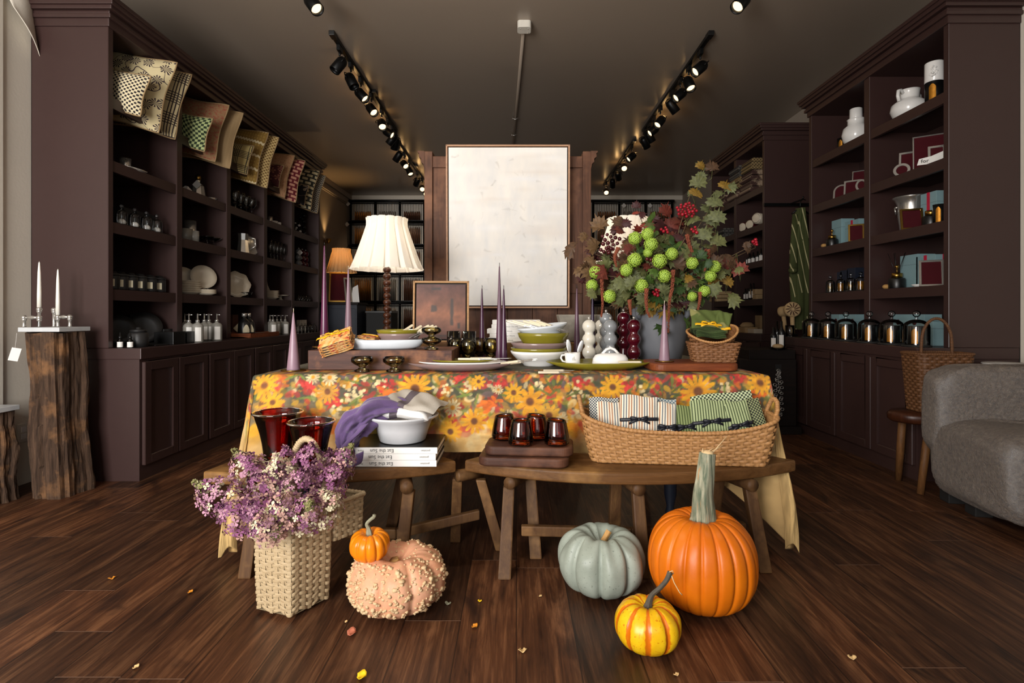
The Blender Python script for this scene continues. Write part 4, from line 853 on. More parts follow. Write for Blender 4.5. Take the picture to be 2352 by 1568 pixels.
for i, (px, z) in enumerate(((1655, 0), (1656, .045), (1654, .09))): boxy('folded_cloth', 'pale folded cloth, %s of the pile on the fourth shelf, far half' % ['bottom', 'middle', 'top'][i], 'cloth', px, 2.6, 1.16 + z, .2, .26, .042, 'pale_wood', 'pale cloths in the far half', bev=.012)
boxy('peg_board', 'upright pale wooden panel with pegs on the counter below the blankets', 'panel', 1726, 2.7, .801, .02, .5, .19, 'pale_wood')
boxy('wooden_box', 'low pale wooden box in front of the peg panel', 'box', 1712, 2.55, .801, .14, .3, .06, 'pale_wood')
boxy('glass_box', 'small pale lidded box standing before the peg panel', 'box', 1735, 2.56, .801, .1, .16, .045, 'cream_china')
mb = MB(); mb.lathe([(0, 0), (.045, 0), (.05, .02), (.03, .05), (0, .055)], 18, sx=1.6); single('wooden_bowl', mb, M['pale_wood'], 'turned pale wooden bowl on the low box before the peg panel', 'bowl', Lp(1716, 2.55, .861))
# ------------------------------------------------------------------ striped green kaftan, brush stand, dark chest
pat('p_kaftan', lambda t, x, z: t.mix(t.math('MULTIPLY', t.math('LESS_THAN', t.math('FRACT', t.math('MULTIPLY', t.math('ADD', x, t.math('MULTIPLY', z, .22)), 17)), .16), t.math('GREATER_THAN', t.noise(t.tc(), 5, 2), .47)), C('#3c431c'), C('#b3ab80')))
o = thing('kaftan', 'long green striped garment hanging between the two right bookcases', 'garment', (2.68, 5.1, .86))
mb = MB()
def kf(u, v):
    a = 2 * PI * u; z = 1.14 * v
    wx = .088 * (1 - .45 * max(0, v - .8) / .2) * (.72 + .35 * math.sin(PI * min(1, v * 1.1)) ) ; f = 1 + .13 * math.sin(6 * a + 2 * v) + .07 * math.sin(11 * a)
    return (wx * math.cos(a) * f, .055 * math.sin(a) * f, z)
mb.grid(kf, 40, 14, cu=True); build(mb, 'dress', M['p_kaftan'], o)
mb = MB(); mb.tube([(-.05, -.01, 1.08), (-.07, -.03, .9), (-.085, -.05, .68), (-.095, -.06, .56)], [.03, .034, .036, .04], 12, flat=.55); mb.ball((-.1, -.06, .55), .042, 10, sz=.7); build(mb, 'sleeve', M['p_kaftan'], o)
mb = MB(); mb.tube([(0, 0, 1.13), (0, 0, 1.2), (.02, 0, 1.23), (.05, 0, 1.22)], .005, 6); mb.tube([(-.08, 0, 1.09), (0, 0, 1.15), (.08, 0, 1.09)], .008, 6); build(mb, 'hanger', M['black_metal'], o)
mb = MB(); mb.box(2.45, 3.0, 5.335, 5.36, 2.07, 2.1); mb.tube([(2.70, 5.34, 2.09), (2.70, 5.1, 2.085), (2.7, 5.08, 2.11)], .008, 6); tag(build(mb, 'hanging_rail', M['black_metal'], None, (2.7, 5.35, 2.07), world=True), 'dark hanging rail on the side of the blanket bookcase above the green garment', 'rail')
def brush(label, p, r, tilt, fossil):
    o = thing('bath_brush', label, 'brush', p, group='round wooden brushes on the right counter', rot=(R(-8), 0, R(tilt)))
    mb = MB(); mb.tube([(0, 0, 0), (0, 0, .16)], [.017, .02], 10); build(mb, 'handle', M['pale_wood'], o)
    mb = MB(); mb.M = Matrix.Translation((0, 0, .16 + r * .8)) @ Matrix.Rotation(R(90), 4, 'X'); mb.lathe([(0, -.03), (r * .9, -.03), (r, -.015), (r, .02), (r * .9, .03), (0, .032)], 26); build(mb, 'head', M['pale_wood'], o)
    if fossil:
        mb = MB(); mb.M = Matrix.Translation((0, -.033, .16 + r * .8)) @ Matrix.Rotation(R(90), 4, 'X')
        for k in range(11):
            a = 2 * PI * k / 11; mb.tube([(.2 * r * math.cos(a), .2 * r * math.sin(a), 0), (.55 * r * math.cos(a + .25), .55 * r * math.sin(a + .25), .002), (.85 * r * math.cos(a + .3), .85 * r * math.sin(a + .3), 0)], [.002, .005, .003], 5)
        build(mb, 'burnt_spiral', M['walnut_dark'], o)
brush('round wooden brush with a burnt spiral on its face', Lp(1821, 2.52, .83), .07, -15, True)
brush('round plain wooden brush head on the left of the spiral brush', Lp(1805, 2.54, .83), .05, 35, False)
tins('glass_holder', 'clear glass holder in front of the wooden brushes', 'glass', cup(.035, .038, .1), 'clear_glass', Lp(1814, 2.47, .803))
mb = MB(); mb.lathe([(0, 0), (.06, 0), (.06, .02), (0, .02)], 24); single('brush_coaster', mb, M['black'], 'black round stand under the wooden brushes', 'stand', Lp(1816, 2.52, .801))
CH = Vector((2.08, 4.72, 0))
o = thing('wooden_chest', 'dark wooden cupboard with a handhole and hanging chain beside the right cabinets', 'chest', CH)
mb = MB(); mb.box(-.2, .28, -.17, .3, .06, .62); build(mb, 'body', M['dark_chest'], o, bev=.006)
mb = MB(); mb.box(-.11, .28, -.15, .3, .6205, .70); build(mb, 'top_box', M['dark_chest'], o, bev=.004)
mb = MB(); mb.box(-.24, .3, -.22, .3, 0, .06); build(mb, 'plinth', M['dark_chest'], o, bev=.006)
mb = MB(); mb.box(.1, .15, -.173, -.168, .52, .58); build(mb, 'handhole', M['black_matte'], o)  # flat black patch imitates the shade in the hole; the front is solid
mb = MB()
for k in range(34):
    z = .53 - .012 * k; x = .12 + .03 * math.sin(k * 1.7) * min(1, k / 10); mb.tube([(x + .014 * math.cos(t), -.185 - .008 * math.sin(k), z + .011 * math.sin(t)) for t in [2 * PI * q / 10 for q in range(10)]], .003, 5, closed=True)
single('chain', mb, M['silver'], 'loop of thin silver chain hanging on the dark cupboard front', 'chain', CH)
for i, (px, Y) in enumerate(((1777, 4.64), (1785, 4.7), (1795, 4.63))):
    q = P(px, 800, Y); q.z = .701; wbottle('dark bottle with a white label on the dark cupboard, %s' % ['left', 'middle', 'right'][i], q, .24 - .05 * (i == 0), .028, 'bottles on the dark cupboard', 'bottle_glass' if i == 1 else 'black')
q = P(1787, 806, 4.58); q.z = .701; o = thing('soap_on_dish', 'small glass dish with the soap bar before the dark bottles', 'dish', q); mb = MB(); mb.lathe(plate(.07, .01), 24); build(mb, 'dish', M['clear_glass'], o)
mb = MB(); mb.ball((0, 0, .03), .045, 14, sz=.45); single('soap_bar', mb, M['pale_wood'], 'oval tan soap bar lying on the small glass dish', 'soap', q)
# ------------------------------------------------------------------ display table under a printed linen cloth
T, YFt, YBk, XL, XR = .733, 2.40, 3.5, -1.139, 1.095
o = thing('display_table', 'long table hidden under the flower-printed cloth', 'table', (0, 2.95, 0))
mb = MB(); mb.box(XL + .012, XR - .012, YFt + .014, YBk - .012, T - .04, T - .004); build(mb, 'tabletop', M['bench_wood'], o, world=True, bev=.004)
tl = [(0, 0), (.022, 0), (.026, .03), (.018, .06), (.03, .12), (.034, .4), (.026, .5), (.036, .54), (.036, .69), (0, .69)]
for x in (XL + .1, XR - .34):
    for y in (YFt + .25, YBk - .12): mb = MB(); mb.lathe(tl, 16, (x, y, 0)); build(mb, 'leg', M['navy_box'], o, world=True)
def vnoise(x, y, sc, seed):
    g = np.random.RandomState(seed).rand(64, 64); x = x * sc; y = y * sc
    i = np.floor(x).astype(int); j = np.floor(y).astype(int); u = x - i; v = y - j; u = u * u * (3 - 2 * u); v = v * v * (3 - 2 * v)
    f = lambda a, b: g[a % 64, b % 64]
    return f(i, j) * (1 - u) * (1 - v) + f(i + 1, j) * u * (1 - v) + f(i, j + 1) * (1 - u) * v + f(i + 1, j + 1) * u * v
def fbm(x, y, sc, seed): return .5 * vnoise(x, y, sc, seed) + .3 * vnoise(x, y, sc * 2.1, seed + 1) + .2 * vnoise(x, y, sc * 4.3, seed + 2)
SA, SB = .50, .42                                    # overhang at the two ends
NU, NV1, NV2 = 640, 96, 30
us = np.concatenate([np.linspace(-SA, 0, 70)[:-1], np.linspace(0, XR - XL, 500), np.linspace(XR - XL, XR - XL + SB, 72)[1:]])
vs_ = np.concatenate([np.linspace(-1, 0, NV1)[:-1], np.linspace(0, YBk - YFt + .02, NV2)])
def edge(e, r=.016):
    e = np.maximum(e, 0); q = r * PI / 2
    return np.where(e < q, r * np.sin(np.minimum(e, q) / r), r), np.where(e < q, r * (1 - np.cos(np.minimum(e, q) / r)), r + e - q)
U, V = np.meshgrid(us, vs_)
nearE = np.clip(1 - np.minimum(np.clip(U, 0, XR - XL), XR - XL - np.clip(U, 0, XR - XL)) / .24, 0, 1) ** 1.3
hem = .345 + .115 * np.clip((U - 1.28) / .45, 0, 1) ** 1.5 + (.24 + .13 * (U < 1)) * nearE
B_ = np.where(V < 0, -V * hem, 0); A_ = np.where(U < 0, -U, np.where(U > XR - XL, U - (XR - XL), 0)); side = np.where(U < 0, -1., 1.)
r_ = np.hypot(A_, B_); th = np.arctan2(A_, np.maximum(B_, 1e-9)); ou, dn = edge(r_)
cor = np.sin(2 * th) * (A_ > 0) * (B_ > 0)
xb = XL + np.clip(U, 0, XR - XL); yb = YFt + np.clip(V, 0, 9)
wr = .010 * np.sin(6.3 * U + .7) + .007 * np.sin(15 * U + 5 * B_) + .010 * (fbm(U, B_, 9, 3) - .5) + .02 * (vnoise(U, B_ * .4, 2.3, 11) - .5)
fr = (np.cos(th) * (V < 0)); sd = np.sin(th) * (A_ > 0)
gx = np.where(U < (XR - XL) / 2, -1, 1) * (V < 0) * nearE * .035 * np.clip(dn / .6, 0, 1) * (A_ <= 0) + side * sd * (ou + dn * .02 + A_ * .035 * (np.sin(9 * V * .5 + 5 * yb) + 1) ) + side * cor * .012
gy = -fr * (ou + np.clip(dn * 6, 0, 1) * (wr + .012)) - cor ** 1.3 * .10 * r_ - np.cos(th) * (V < 0) * nearE * .17 * np.clip(dn / .6, 0, 1)
z = T + .0015 - dn * (1 - .16 * cor)
z = np.maximum(z, .012 + .02 * cor); z = z + (r_ < 1e-6) * .0012 * (fbm(U, V, 14, 5) - .3)
vv = np.stack([xb + gx, yb + gy, z], -1).reshape(-1, 3)
nU, nVv = len(us), len(vs_)
mb = MB(); mb.v = [tuple(p) for p in vv]; mb.f = [(j * nU + i, j * nU + i + 1, (j + 1) * nU + i + 1, (j + 1) * nU + i) for j in range(nVv - 1) for i in range(nU - 1)]
mb.mi = [0] * len(mb.f); mb.sm = [True] * len(mb.f)
cloth = tag(build(mb, 'tablecloth', M['printed_linen'], None), 'linen tablecloth printed with sunflowers and autumn flowers over the long table', 'tablecloth')
# the print: painterly flowers in a dark band along the upper edge, fading to ochre and cream
cx_ = (U + XL).ravel(); cd = np.where(V < 0, B_, -V * .6).ravel() + .35 * A_.ravel()
def rgb(h): return np.array([int(h[i:i + 2], 16) / 255 for i in (1, 3, 5)])
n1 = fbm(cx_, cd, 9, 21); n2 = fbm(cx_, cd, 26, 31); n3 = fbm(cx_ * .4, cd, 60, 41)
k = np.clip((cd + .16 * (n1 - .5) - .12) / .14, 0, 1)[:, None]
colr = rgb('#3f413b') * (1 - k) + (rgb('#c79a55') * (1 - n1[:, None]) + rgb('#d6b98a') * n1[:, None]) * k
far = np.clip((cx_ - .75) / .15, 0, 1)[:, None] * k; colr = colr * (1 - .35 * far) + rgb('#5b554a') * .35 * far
colr *= (.82 + .36 * n2)[:, None]
rs = np.random.RandomState(5)
def dab(x, d, L, W, an, c, a=.9, soft=.5):
    dx = cx_ - x; dd = cd - d; m = (np.abs(dx) < L * 1.4) & (np.abs(dd) < L * 1.4)
    if not m.any(): return
    i = np.nonzero(m)[0]; u = dx[i] * math.cos(an) + dd[i] * math.sin(an); v = -dx[i] * math.sin(an) + dd[i] * math.cos(an)
    q = np.sqrt((u / L) ** 2 + (v / W) ** 2) + .5 * (n2[i] - .5)
    al = (np.clip((1 - q) / (soft * .5), 0, 1) * a)[:, None]; colr[i] = colr[i] * (1 - al) + c * al * (.8 + .4 * n3[i][:, None]) + c * 0
def flower(x, d, Rr, n, c1, c2, cc, ph=0, cr=.3, a=1):
    dx = cx_ - x; dd = cd - d; q = np.hypot(dx, dd); i = np.nonzero(q < Rr * 1.15)[0]
    an = np.arctan2(dd[i], dx[i]); p = np.abs(np.cos(n / 2 * an + ph + 1.2 * (n1[i] - .5))) ** .8; lim = Rr * (.42 + .58 * p * (.75 + .5 * n1[i]))
    al = (np.clip((lim - q[i]) / (Rr * .1), 0, 1) * a)[:, None]; mixc = np.clip(q[i] / Rr * .8 + .7 * (n3[i] - .5), 0, 1)[:, None]
    colr[i] = colr[i] * (1 - al) + (c2 * (1 - mixc) + c1 * mixc) * al * (.82 + .36 * n3[i][:, None])
    al = (np.clip((Rr * cr - q[i]) / (Rr * .12), 0, 1))[:, None]; colr[i] = colr[i] * (1 - al) + cc * al * (.7 + .6 * n3[i][:, None])
YEL, AMB, ORA, RED, CRE, GRN, DGR, VIO, OCH, BRN = map(rgb, ('#efb21c', '#d98b1f', '#d9601f', '#b5282b', '#ead6a4', '#55702f', '#2c3a2a', '#6d5766', '#b98a3f', '#5c3320'))
pal_top = [RED, RED, ORA, AMB, YEL, CRE, GRN, DGR, DGR, VIO, OCH, BRN]; pal_mid = [AMB, YEL, YEL, ORA, OCH, OCH, CRE, RED, GRN]; pal_low = [OCH, CRE, rgb('#d9b578'), rgb('#c99b52')]
for q in range(3200):
    x = rs.uniform(XL - .35, XR + .35); d = rs.beta(1.1, 1.8) * .55 - .12; pal = pal_top if d < .09 + .05 * rs.rand() else pal_mid if d < .27 else pal_low
    if x > .55 and d > .16 and rs.rand() < .6: pal = pal_low
    L = rs.uniform(.010, .032) * (1 if d < .22 else 1.7); dab(x, d, L, L * rs.uniform(.3, .7), rs.uniform(0, PI), pal[rs.randint(len(pal))], .65 if d < .25 else .35)
def at_px(px, py): return (px - CX) * YFt / F, (py - 860) * YFt / F
for px, py, n in ((709, 888, 9), (892, 890, 8), (1054, 872, 7), (1147, 888, 7), (1690, 868, 9), (1560, 878, 5), (1440, 895, 6), (770, 925, 6), (1265, 940, 5), (940, 870, 5), (1330, 880, 6), (1500, 900, 5), (1045, 955, 4)):
    x, d = at_px(px, py)
    for q in range(n * 2): dab(x + rs.normal(0, .017), d + rs.normal(0, .014), .013, .009, rs.uniform(0, 3), RED * rs.uniform(.75, 1.25), .95)
for px, py in ((809, 900), (842, 873), (878, 888), (1028, 902), (1077, 892), (1318, 900), (830, 905), (1235, 893), (1480, 905), (1660, 893), (1345, 915), (790, 940)):
    x, d = at_px(px, py)
    for q in range(9): dab(x + rs.normal(0, .016), d + rs.normal(0, .016), .0085, .008, 0, CRE * rs.uniform(.75, 1.05), 1, .4)
for px, py in ((1124, 928), (1266, 900), (1110, 935), (1570, 915), (1725, 905), (900, 905)):
    x, d = at_px(px, py)
    for q in range(8): dab(x + rs.normal(0, .02), d + rs.normal(0, .012), .018, .009, rs.normal(0, .5), ORA * rs.uniform(.85, 1.2), .9)
for q in range(60):
    x = rs.uniform(XL, XR); d = rs.uniform(0, .12); dab(x, d, rs.uniform(.02, .045), .006, rs.uniform(-.9, .9) + (PI / 2 if rs.rand() < .4 else 0), GRN * rs.uniform(.6, 1.3), .8)
for px, py, Rr, n, c1, c2, ph in ((616, 888, .062, 13, YEL, AMB, 0), (756, 903, .055, 13, AMB, OCH, 1), (955, 897, .082, 14, YEL, AMB, .4), (1037, 992, .055, 12, AMB, YEL, 0), (1091, 968, .06, 12, YEL, AMB, 2), (1600, 903, .085, 14, YEL, AMB, 0), (1406, 893, .06, 12, AMB, YEL, .5), (1375, 922, .05, 11, YEL, AMB, 0), (1217, 925, .07, 9, YEL, AMB, .3), (1180, 905, .05, 10, AMB, YEL, .3), (1738, 882, .06, 12, YEL, AMB, 0), (1260, 955, .06, 11, YEL, OCH, 0), (640, 925, .05, 9, AMB, YEL, 0), (1100, 880, .035, 9, AMB, YEL, 0)):
    x, d = at_px(px, py); flower(x, d, Rr, n, c1, c2, BRN * 1.1, ph)
for px, py, Rr in ((760, 871, .04), (722, 870, .035), (1042, 938, .042), (1145, 898, .025), (1000, 922, .02), (1290, 965, .03)):
    x, d = at_px(px, py); flower(x, d, Rr, 12, CRE, CRE * .85, AMB, .2)
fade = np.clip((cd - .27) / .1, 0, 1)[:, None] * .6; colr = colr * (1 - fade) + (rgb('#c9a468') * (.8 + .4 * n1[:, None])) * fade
gm = np.clip((A_.ravel() - .05) / .15, 0, 1)[:, None] * .7; colr = colr * (1 - gm) + (rgb('#bfa36d') * (.7 + .6 * n1[:, None])) * gm
colr = colr * .80 + .20 * (rgb('#8f6d3c') * (.7 + .6 * n1[:, None]))
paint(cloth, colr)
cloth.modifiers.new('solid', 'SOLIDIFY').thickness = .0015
# ------------------------------------------------------------------ things standing on the table
def onT(px, py, z=T + .003): return onz(px, py, z)
def cone_candle(label, p, tip_py, rb, mt, tray=None, tl=None):
    h = H + (CY - tip_py) * p.y / F - p.z
    if tray:
        mb = MB(); mb.lathe([(0, 0), (tray, .001), (tray * 1.02, .005), (tray * .97, .003), (0, .003)], 28); single('candle_plate', mb, M['brass'], tl, 'candle plate', p); p = p + Vector((0, 0, .0035)); h -= .0035
    o = thing('cone_candle', label, 'candle', p, group='tall cone candles')
    mb = MB(); mb.lathe([(0, 0), (rb * .97, 0), (rb, .004)] + [(rb + (.0035 - rb) * t, .004 + (h - .03) * t) for t in (.25, .5, .75, 1)] + [(.002, h - .018), (0, h - .017)], 24); build(mb, 'wax', M[mt], o)
    mb = MB(); mb.tube([(0, 0, h - .02), (.0006, 0, h - .006), (0, 0, h)], .0014, 6); build(mb, 'wick', M['ivory' if mt == 'candle_mauve' else 'black'], o)
p = onT(674, 851); cone_candle('short mauve cone candle at the left end of the table', p, 708, .03, 'candle_mauve', .055, 'round brass plate under the short mauve candle at the left table end')
BZ = .829                                             # top of the wooden block
mb = MB(); mb.box(-.343, .343, -.165, .165, 0, BZ - T - .003)
single('wooden_block', mb, M['walnut_dark'], 'long dark walnut block raising the platter at the left of the table', 'block', (-.649, 2.735, T + .003), bev=.003)
p = P(745, 798, 2.79); p.z = BZ + .001; cone_candle('tall wine purple cone candle on the walnut block', p, 556, .023, 'candle_wine', .058, 'brass plate under the tall wine purple candle')
p = P(800, 830, 3.0); p.z = T + .003; cone_candle('tall mauve cone candle behind the folded flowery napkins', p, 610, .028, 'candle_mauve')
p = P(1107, 830, 3.02); p.z = T + .003; cone_candle('thin plum cone candle behind the green glass goblets', p, 655, .02, 'candle_plum')
p = P(1147, 830, 2.9); p.z = T + .003; cone_candle('tallest grey plum cone candle in front of the white painting', p, 603, .022, 'candle_grey_plum')
p = P(1157, 830, 2.83); p.z = T + .003; cone_candle('dark plum cone candle right beside the tallest one', p, 655, .022, 'candle_plum')
p = P(1325, 830, 3.0); p.z = T + .003; cone_candle('dusky purple cone candle between the bowls and the white pepper mill', p, 655, .022, 'candle_grey_plum')
p = P(1361, 830, 3.13); p.z = T + .003; cone_candle('darkest purple cone candle behind the white pepper mills', p, 668, .022, 'candle_dark')
# stoneware on the block
def oval(name, label, p, rx, ry, h, mt, cat='platter', flare=.9, rz=0):
    mb = MB(); pr = [(0, 0), (flare * .8, 0), (flare * .92, h * .25), (1, h), (.982, h + .003), (flare * .9, h * .45), (flare * .7, h * .25), (0, h * .22)]
    n = 40; mb.lathe(pr, n, sx=rx, sy=ry); return single(name, mb, M[mt], label, cat, p, rz)
q = P(865, 806, 2.70); q.z = BZ + .001; oval('oval_platter', 'long pale blue oval platter on the walnut block', q, .245, .1, .044, 'pale_blue_china', flare=.97)
def rbowl(name, label, p, r, h, mt, cat='bowl', foot=.55, rot=None):
    mb = MB(); mb.lathe(bowl(r, h, foot), 40); return single(name, mb, M[mt], label, cat, p, rot=rot)
q = P(917, 0, 2.72); rbowl('mauve_bowl', 'mauve bowl standing on the pale blue platter', Vector((q.x, 2.72, BZ + .0125)), .108, .064, 'mauve_china', foot=.6)
rbowl('olive_bowl', 'olive green bowl nested in the mauve bowl on the platter', Vector((q.x, 2.72, BZ + .034)), .113, .06, 'olive_china', foot=.55)
def knife(label, p, L, rz, tilt=0, hf=.5, grp=None, name='table_knife', roll=0):
    """handle end at the origin, blade along +x"""
    o = thing(name, label, 'knife', p, group=grp, rot=(R(roll), R(-tilt), R(rz)))
    mb = MB(); mb.box(0, L * hf, -.009, .009, -.005, .005); build(mb, 'handle', M['ivory'], o, bev=.003)
    mb = MB(); a = L * hf; mb.add([(a, -.007, -.0012), (L * .93, -.009, -.0012), (L, .004, -.0012), (L * .9, .009, -.0012), (a, .007, -.0012), (a, -.007, .0012), (L * .93, -.009, .0012), (L, .004, .0012), (L * .9, .009, .0012), (a, .007, .0012)], [(4, 3, 2, 1, 0), (5, 6, 7, 8, 9)] + [(i, (i + 1) % 5, 5 + (i + 1) % 5, 5 + i) for i in range(5)]); mb.box(a - .008, a + .004, -.008, .008, -.0045, .0045); build(mb, 'blade', M['steel'], o)
    return o
for i, (a, b, c, d) in enumerate(((924, 762, 948, 746), (944, 763, 968, 748), (955, 763, 985, 747), (962, 764, 995, 747), (972, 764, 1003, 749))):
    s0 = P(a, b, 2.70 - .01 * i); s1 = P(c, d, 2.73 - .01 * i); dv = s1 - s0; dv.y = .03 ; Ln = dv.length * 1.7
    st = s1 - dv.normalized() * 0; o = knife('ivory handled knife leaning in the olive bowl, %s from the left' % ['first', 'second', 'third', 'fourth', 'fifth'][i], s1, Ln, 0, 0, .55, 'knives fanned in the olive bowl')
    o.rotation_euler = (-dv).to_track_quat('X', 'Z').to_euler()
# folded napkins
def napkin_stack(name, label, p, w_, d_, n, th_, mts, rot, grp, ribbon=None, cat='napkin', wav=.0022):
    Mx = Matrix.Translation(p) @ Euler(rot).to_matrix().to_4x4()
    for k in range(n):
        mb = MB(); s = rnd.uniform(.96, 1.0)
        def fn(u, v, top):
            x = (u - .5) * w_ * s; y = (v - .5) * d_ * s; e = min(1, 12 * min(u, 1 - u), 12 * min(v, 1 - v)); e = max(e, 0) ** .5
            return (x, y, th_ * (.5 + (top - .5) * e) + wav * math.sin(7 * u + 4 * v + k * .4) + wav * .6 * math.sin(13 * v))
        mb.grid(lambda u, v: fn(u, v, 1), 12, 12); mb.grid(lambda u, v: fn(1 - u, v, 0), 12, 12)
        o = thing(name, label % (['bottom'] + ['second', 'third', 'fourth', 'fifth', 'sixth', 'seventh', 'eighth', 'ninth'])[k] if k < n - 1 or '%s' not in label else label % 'top', cat, group=grp)
        o.matrix_world = Mx @ Matrix.Translation((rnd.uniform(-.003, .003), rnd.uniform(-.003, .003), k * th_ * .9))
        build(mb, 'folded_cloth', M[mts[k % len(mts)]], o)
    return Mx @ Matrix.Translation((0, 0, n * th_ * .9))
def p_bloom(t, x, z):
    y = t.sep(t.tc())[1]; v = t.n('ShaderNodeCombineXYZ', {0: x, 1: y}).outputs[0]
    n = t.noise(v, 16, 4, .6, .8); c = t.ramp(n, (.36, C('#b5402c')), (.46, C('#d99a4a')), (.55, C('#dcb57a')), (.66, C('#c7762e')))
    return t.mix(t.ramp(t.noise(v, 40, 2), (.6, (0, 0, 0)), (.66, (1, 1, 1))), c, C('#6b4a34'))
pat('p_bloom', p_bloom); pat('p_bloom_edge', lambda t, x, z: t.ramp(t.noise(t.map(t.tc(), (10, 10, 60)), 3, 3), (.42, C('#8d2f22')), (.52, C('#d3a463')), (.62, C('#4a3626'))))
p = P(790, 800, 2.62); p.z = BZ + .005
mx = napkin_stack('napkin', 'flower-printed napkin, %s of the tilted pile on the platter edge', p + Vector((-.015, -.02, .008)), .155, .12, 9, .0078, ['p_bloom', 'p_bloom_edge'], (R(30), R(-17), R(4)), 'flower-printed napkins piled at the left')
def bow(name, label, mx, w_, mt, loops=True, length=.1, cat='ribbon'):
    """ribbon band with a bow, lying in the local xy plane"""
    o = thing(name, label, cat); o.matrix_world = mx
    def strip(nm, pts, wd):
        mb = MB(); n = len(pts); vs = []
        for i, q in enumerate(pts): vs += [(q[0], q[1] - wd / 2, q[2]), (q[0], q[1] + wd / 2, q[2])]
        mb.add(vs, [(2 * i, 2 * i + 2, 2 * i + 3, 2 * i + 1) for i in range(n - 1)], 0, True); build(mb, nm, M[mt], o, thick=.0006)
    strip('band', [(-length / 2, 0, -.002), (-length / 2 + .006, 0, .002), (0, .001, .003), (length / 2 - .006, 0, .002), (length / 2, 0, -.002)], w_)
    if loops:
        for s in (-1, 1):
            strip('loop', [(0, 0, .006), (s * .014, .004, .014), (s * .03, .008, .012), (s * .036, .006, .007), (s * .026, .0, .005), (0, 0, .005)], w_ * .8)
            strip('tail', [(0, 0, .006), (s * .02, -.006, .006), (s * .042, -.016, .003)], w_ * .7)
        mb = MB(); mb.ball((0, 0, .007), w_ * .5, 8, sz=.8); build(mb, 'knot', M[mt], o)
    return o
bow('ribbon', 'yellow ribbon tied over the tilted pile of flower-printed napkins', mx @ Matrix.Translation((-.01, .02, .002)), .014, 'ribbon_yellow', True, .16)
p = P(850, 782, 2.68); p.z = BZ + .047
mx = napkin_stack('napkin', 'small folded flowery napkin, %s of the pair beside the olive bowl', p, .1, .09, 3, .007, ['p_bloom_edge', 'p_bloom'], (R(6), R(6), R(-14)), 'small napkins beside the olive bowl')
bow('ribbon', 'yellow ribbon on the small napkin beside the olive bowl', mx @ Matrix.Translation((0, 0, .003)), .022, 'ribbon_yellow', False, .09)
# green glass
def goblet(name, label, p, pr, mt='smoke_glass', grp='green glass stemware', n=28): return tins(name, label, 'glass', pr, mt, p, n, grp)
cp = [(0, 0), (.036, 0), (.036, .008), (.02, .014), (.014, .02), (.018, .026), (.036, .034), (.05, .046), (.051, .058), (.046, .069), (.044, .069), (.048, .058), (.047, .047), (.034, .037), (0, .03)]
for i, (px, py) in enumerate(((832, 857), (905, 857))): goblet('glass_coupe', ['green glass footed coupe at the table edge, left of the two', 'green glass footed coupe at the table edge, right of the two'][i], onT(px, py - 4), cp)
q = P(991, 806, 2.63); q.z = BZ + .001
goblet('glass_coupe', 'green glass footed coupe at the bottom of the stacked pair', q, [(r * .95, z * .82) for r, z in cp]); goblet('glass_coupe', 'green glass footed coupe on top of the stacked pair', q + Vector((0, 0, .05)), [(r * .95, z * .82) for r, z in cp])
gb = [(0, 0), (.033, 0), (.032, .006), (.012, .012), (.017, .022), (.011, .032), (.018, .038), (.036, .052), (.046, .078), (.045, .11), (.04, .135), (.038, .135), (.042, .11), (.043, .079), (.034, .055), (0, .042)]
for i, (px, Y) in enumerate(((1047, 2.97), (1075, 2.9), (1103, 3.0), (1128, 2.92))): p = P(px, 0, Y); goblet('glass_goblet', 'green glass goblet, %s from the left of four' % ['first', 'second', 'third', 'fourth'][i], Vector((p.x, Y, T + .003)), gb)
for i, (px, Y) in enumerate(((1042, 3.06), (1077, 3.03))): p = P(px, 0, Y); goblet('glass_tumbler', ['tall green glass tumbler behind the goblets, left', 'tall green glass tumbler behind the goblets, right'][i], Vector((p.x, Y, T + .003)), [(0, 0), (.036, 0), (.04, .17), (.037, .17), (.033, .01), (0, .01)])
# mauve platter with plates
p = Vector((-.263, 2.60, T + .003)); oval('oval_platter', 'large mauve oval platter at the front of the table', p, .262, .15, .032, 'mauve_china', flare=.8)
oval('oval_plate', 'white oval plate lying in the mauve platter', p + Vector((.0, .01, .024)), .215, .12, .013, 'white_china', 'plate', .9); oval('oval_plate', 'olive oval plate on top of the white plate', p + Vector((.0, .01, .0345)), .155, .085, .01, 'olive_china', 'plate', .9)
for i in range(2): knife('ivory handled knife on the olive plate, %s' % ['front one', 'rear one'][i], p + Vector((-.015 + .055 * i, -.02 + .035 * i, .052)), .2, -2 + 3 * i, 0, .5, 'knives on the olive plate')
# bowls
bx_ = Vector((P(1238, 0, 2.82).x, 2.82, T + .003))
rbowl('white_bowl', 'large white bowl at the bottom of the stack of bowls', bx_, .15, .075, 'white_china'); rbowl('olive_bowl', 'olive bowl just above the white bowl in the stack', bx_ + Vector((0, 0, .021)), .148, .07, 'olive_china')
rbowl('mauve_bowl', 'wide mauve bowl in the middle of the stack of bowls', bx_ + Vector((.003, 0, .045)), .151, .074, 'mauve_china'); rbowl('olive_bowl', 'deep olive bowl near the top of the stack of bowls', bx_ + Vector((.022, 0, .075)), .136, .094, 'olive_china', foot=.7)
rbowl('pale_blue_bowl', 'pale blue bowl lying tilted on top of the stack of bowls', bx_ + Vector((.022, 0, .155)), .134, .052, 'pale_blue_china', foot=.7, rot=(R(2), R(-7), 0))
for i in range(5): s1 = bx_ + Vector((-.06 + .035 * i, .03 - .01 * i, .205)); o = knife('ivory handled knife lying in the tilted pale blue bowl, %s from the left' % ['first', 'second', 'third', 'fourth', 'fifth'][i], s1 + Vector((-.09 - .02 * (i < 2), 0, .025)), .2, -10 - 8 * i, -14, .5 , 'knives in the pale blue bowl')
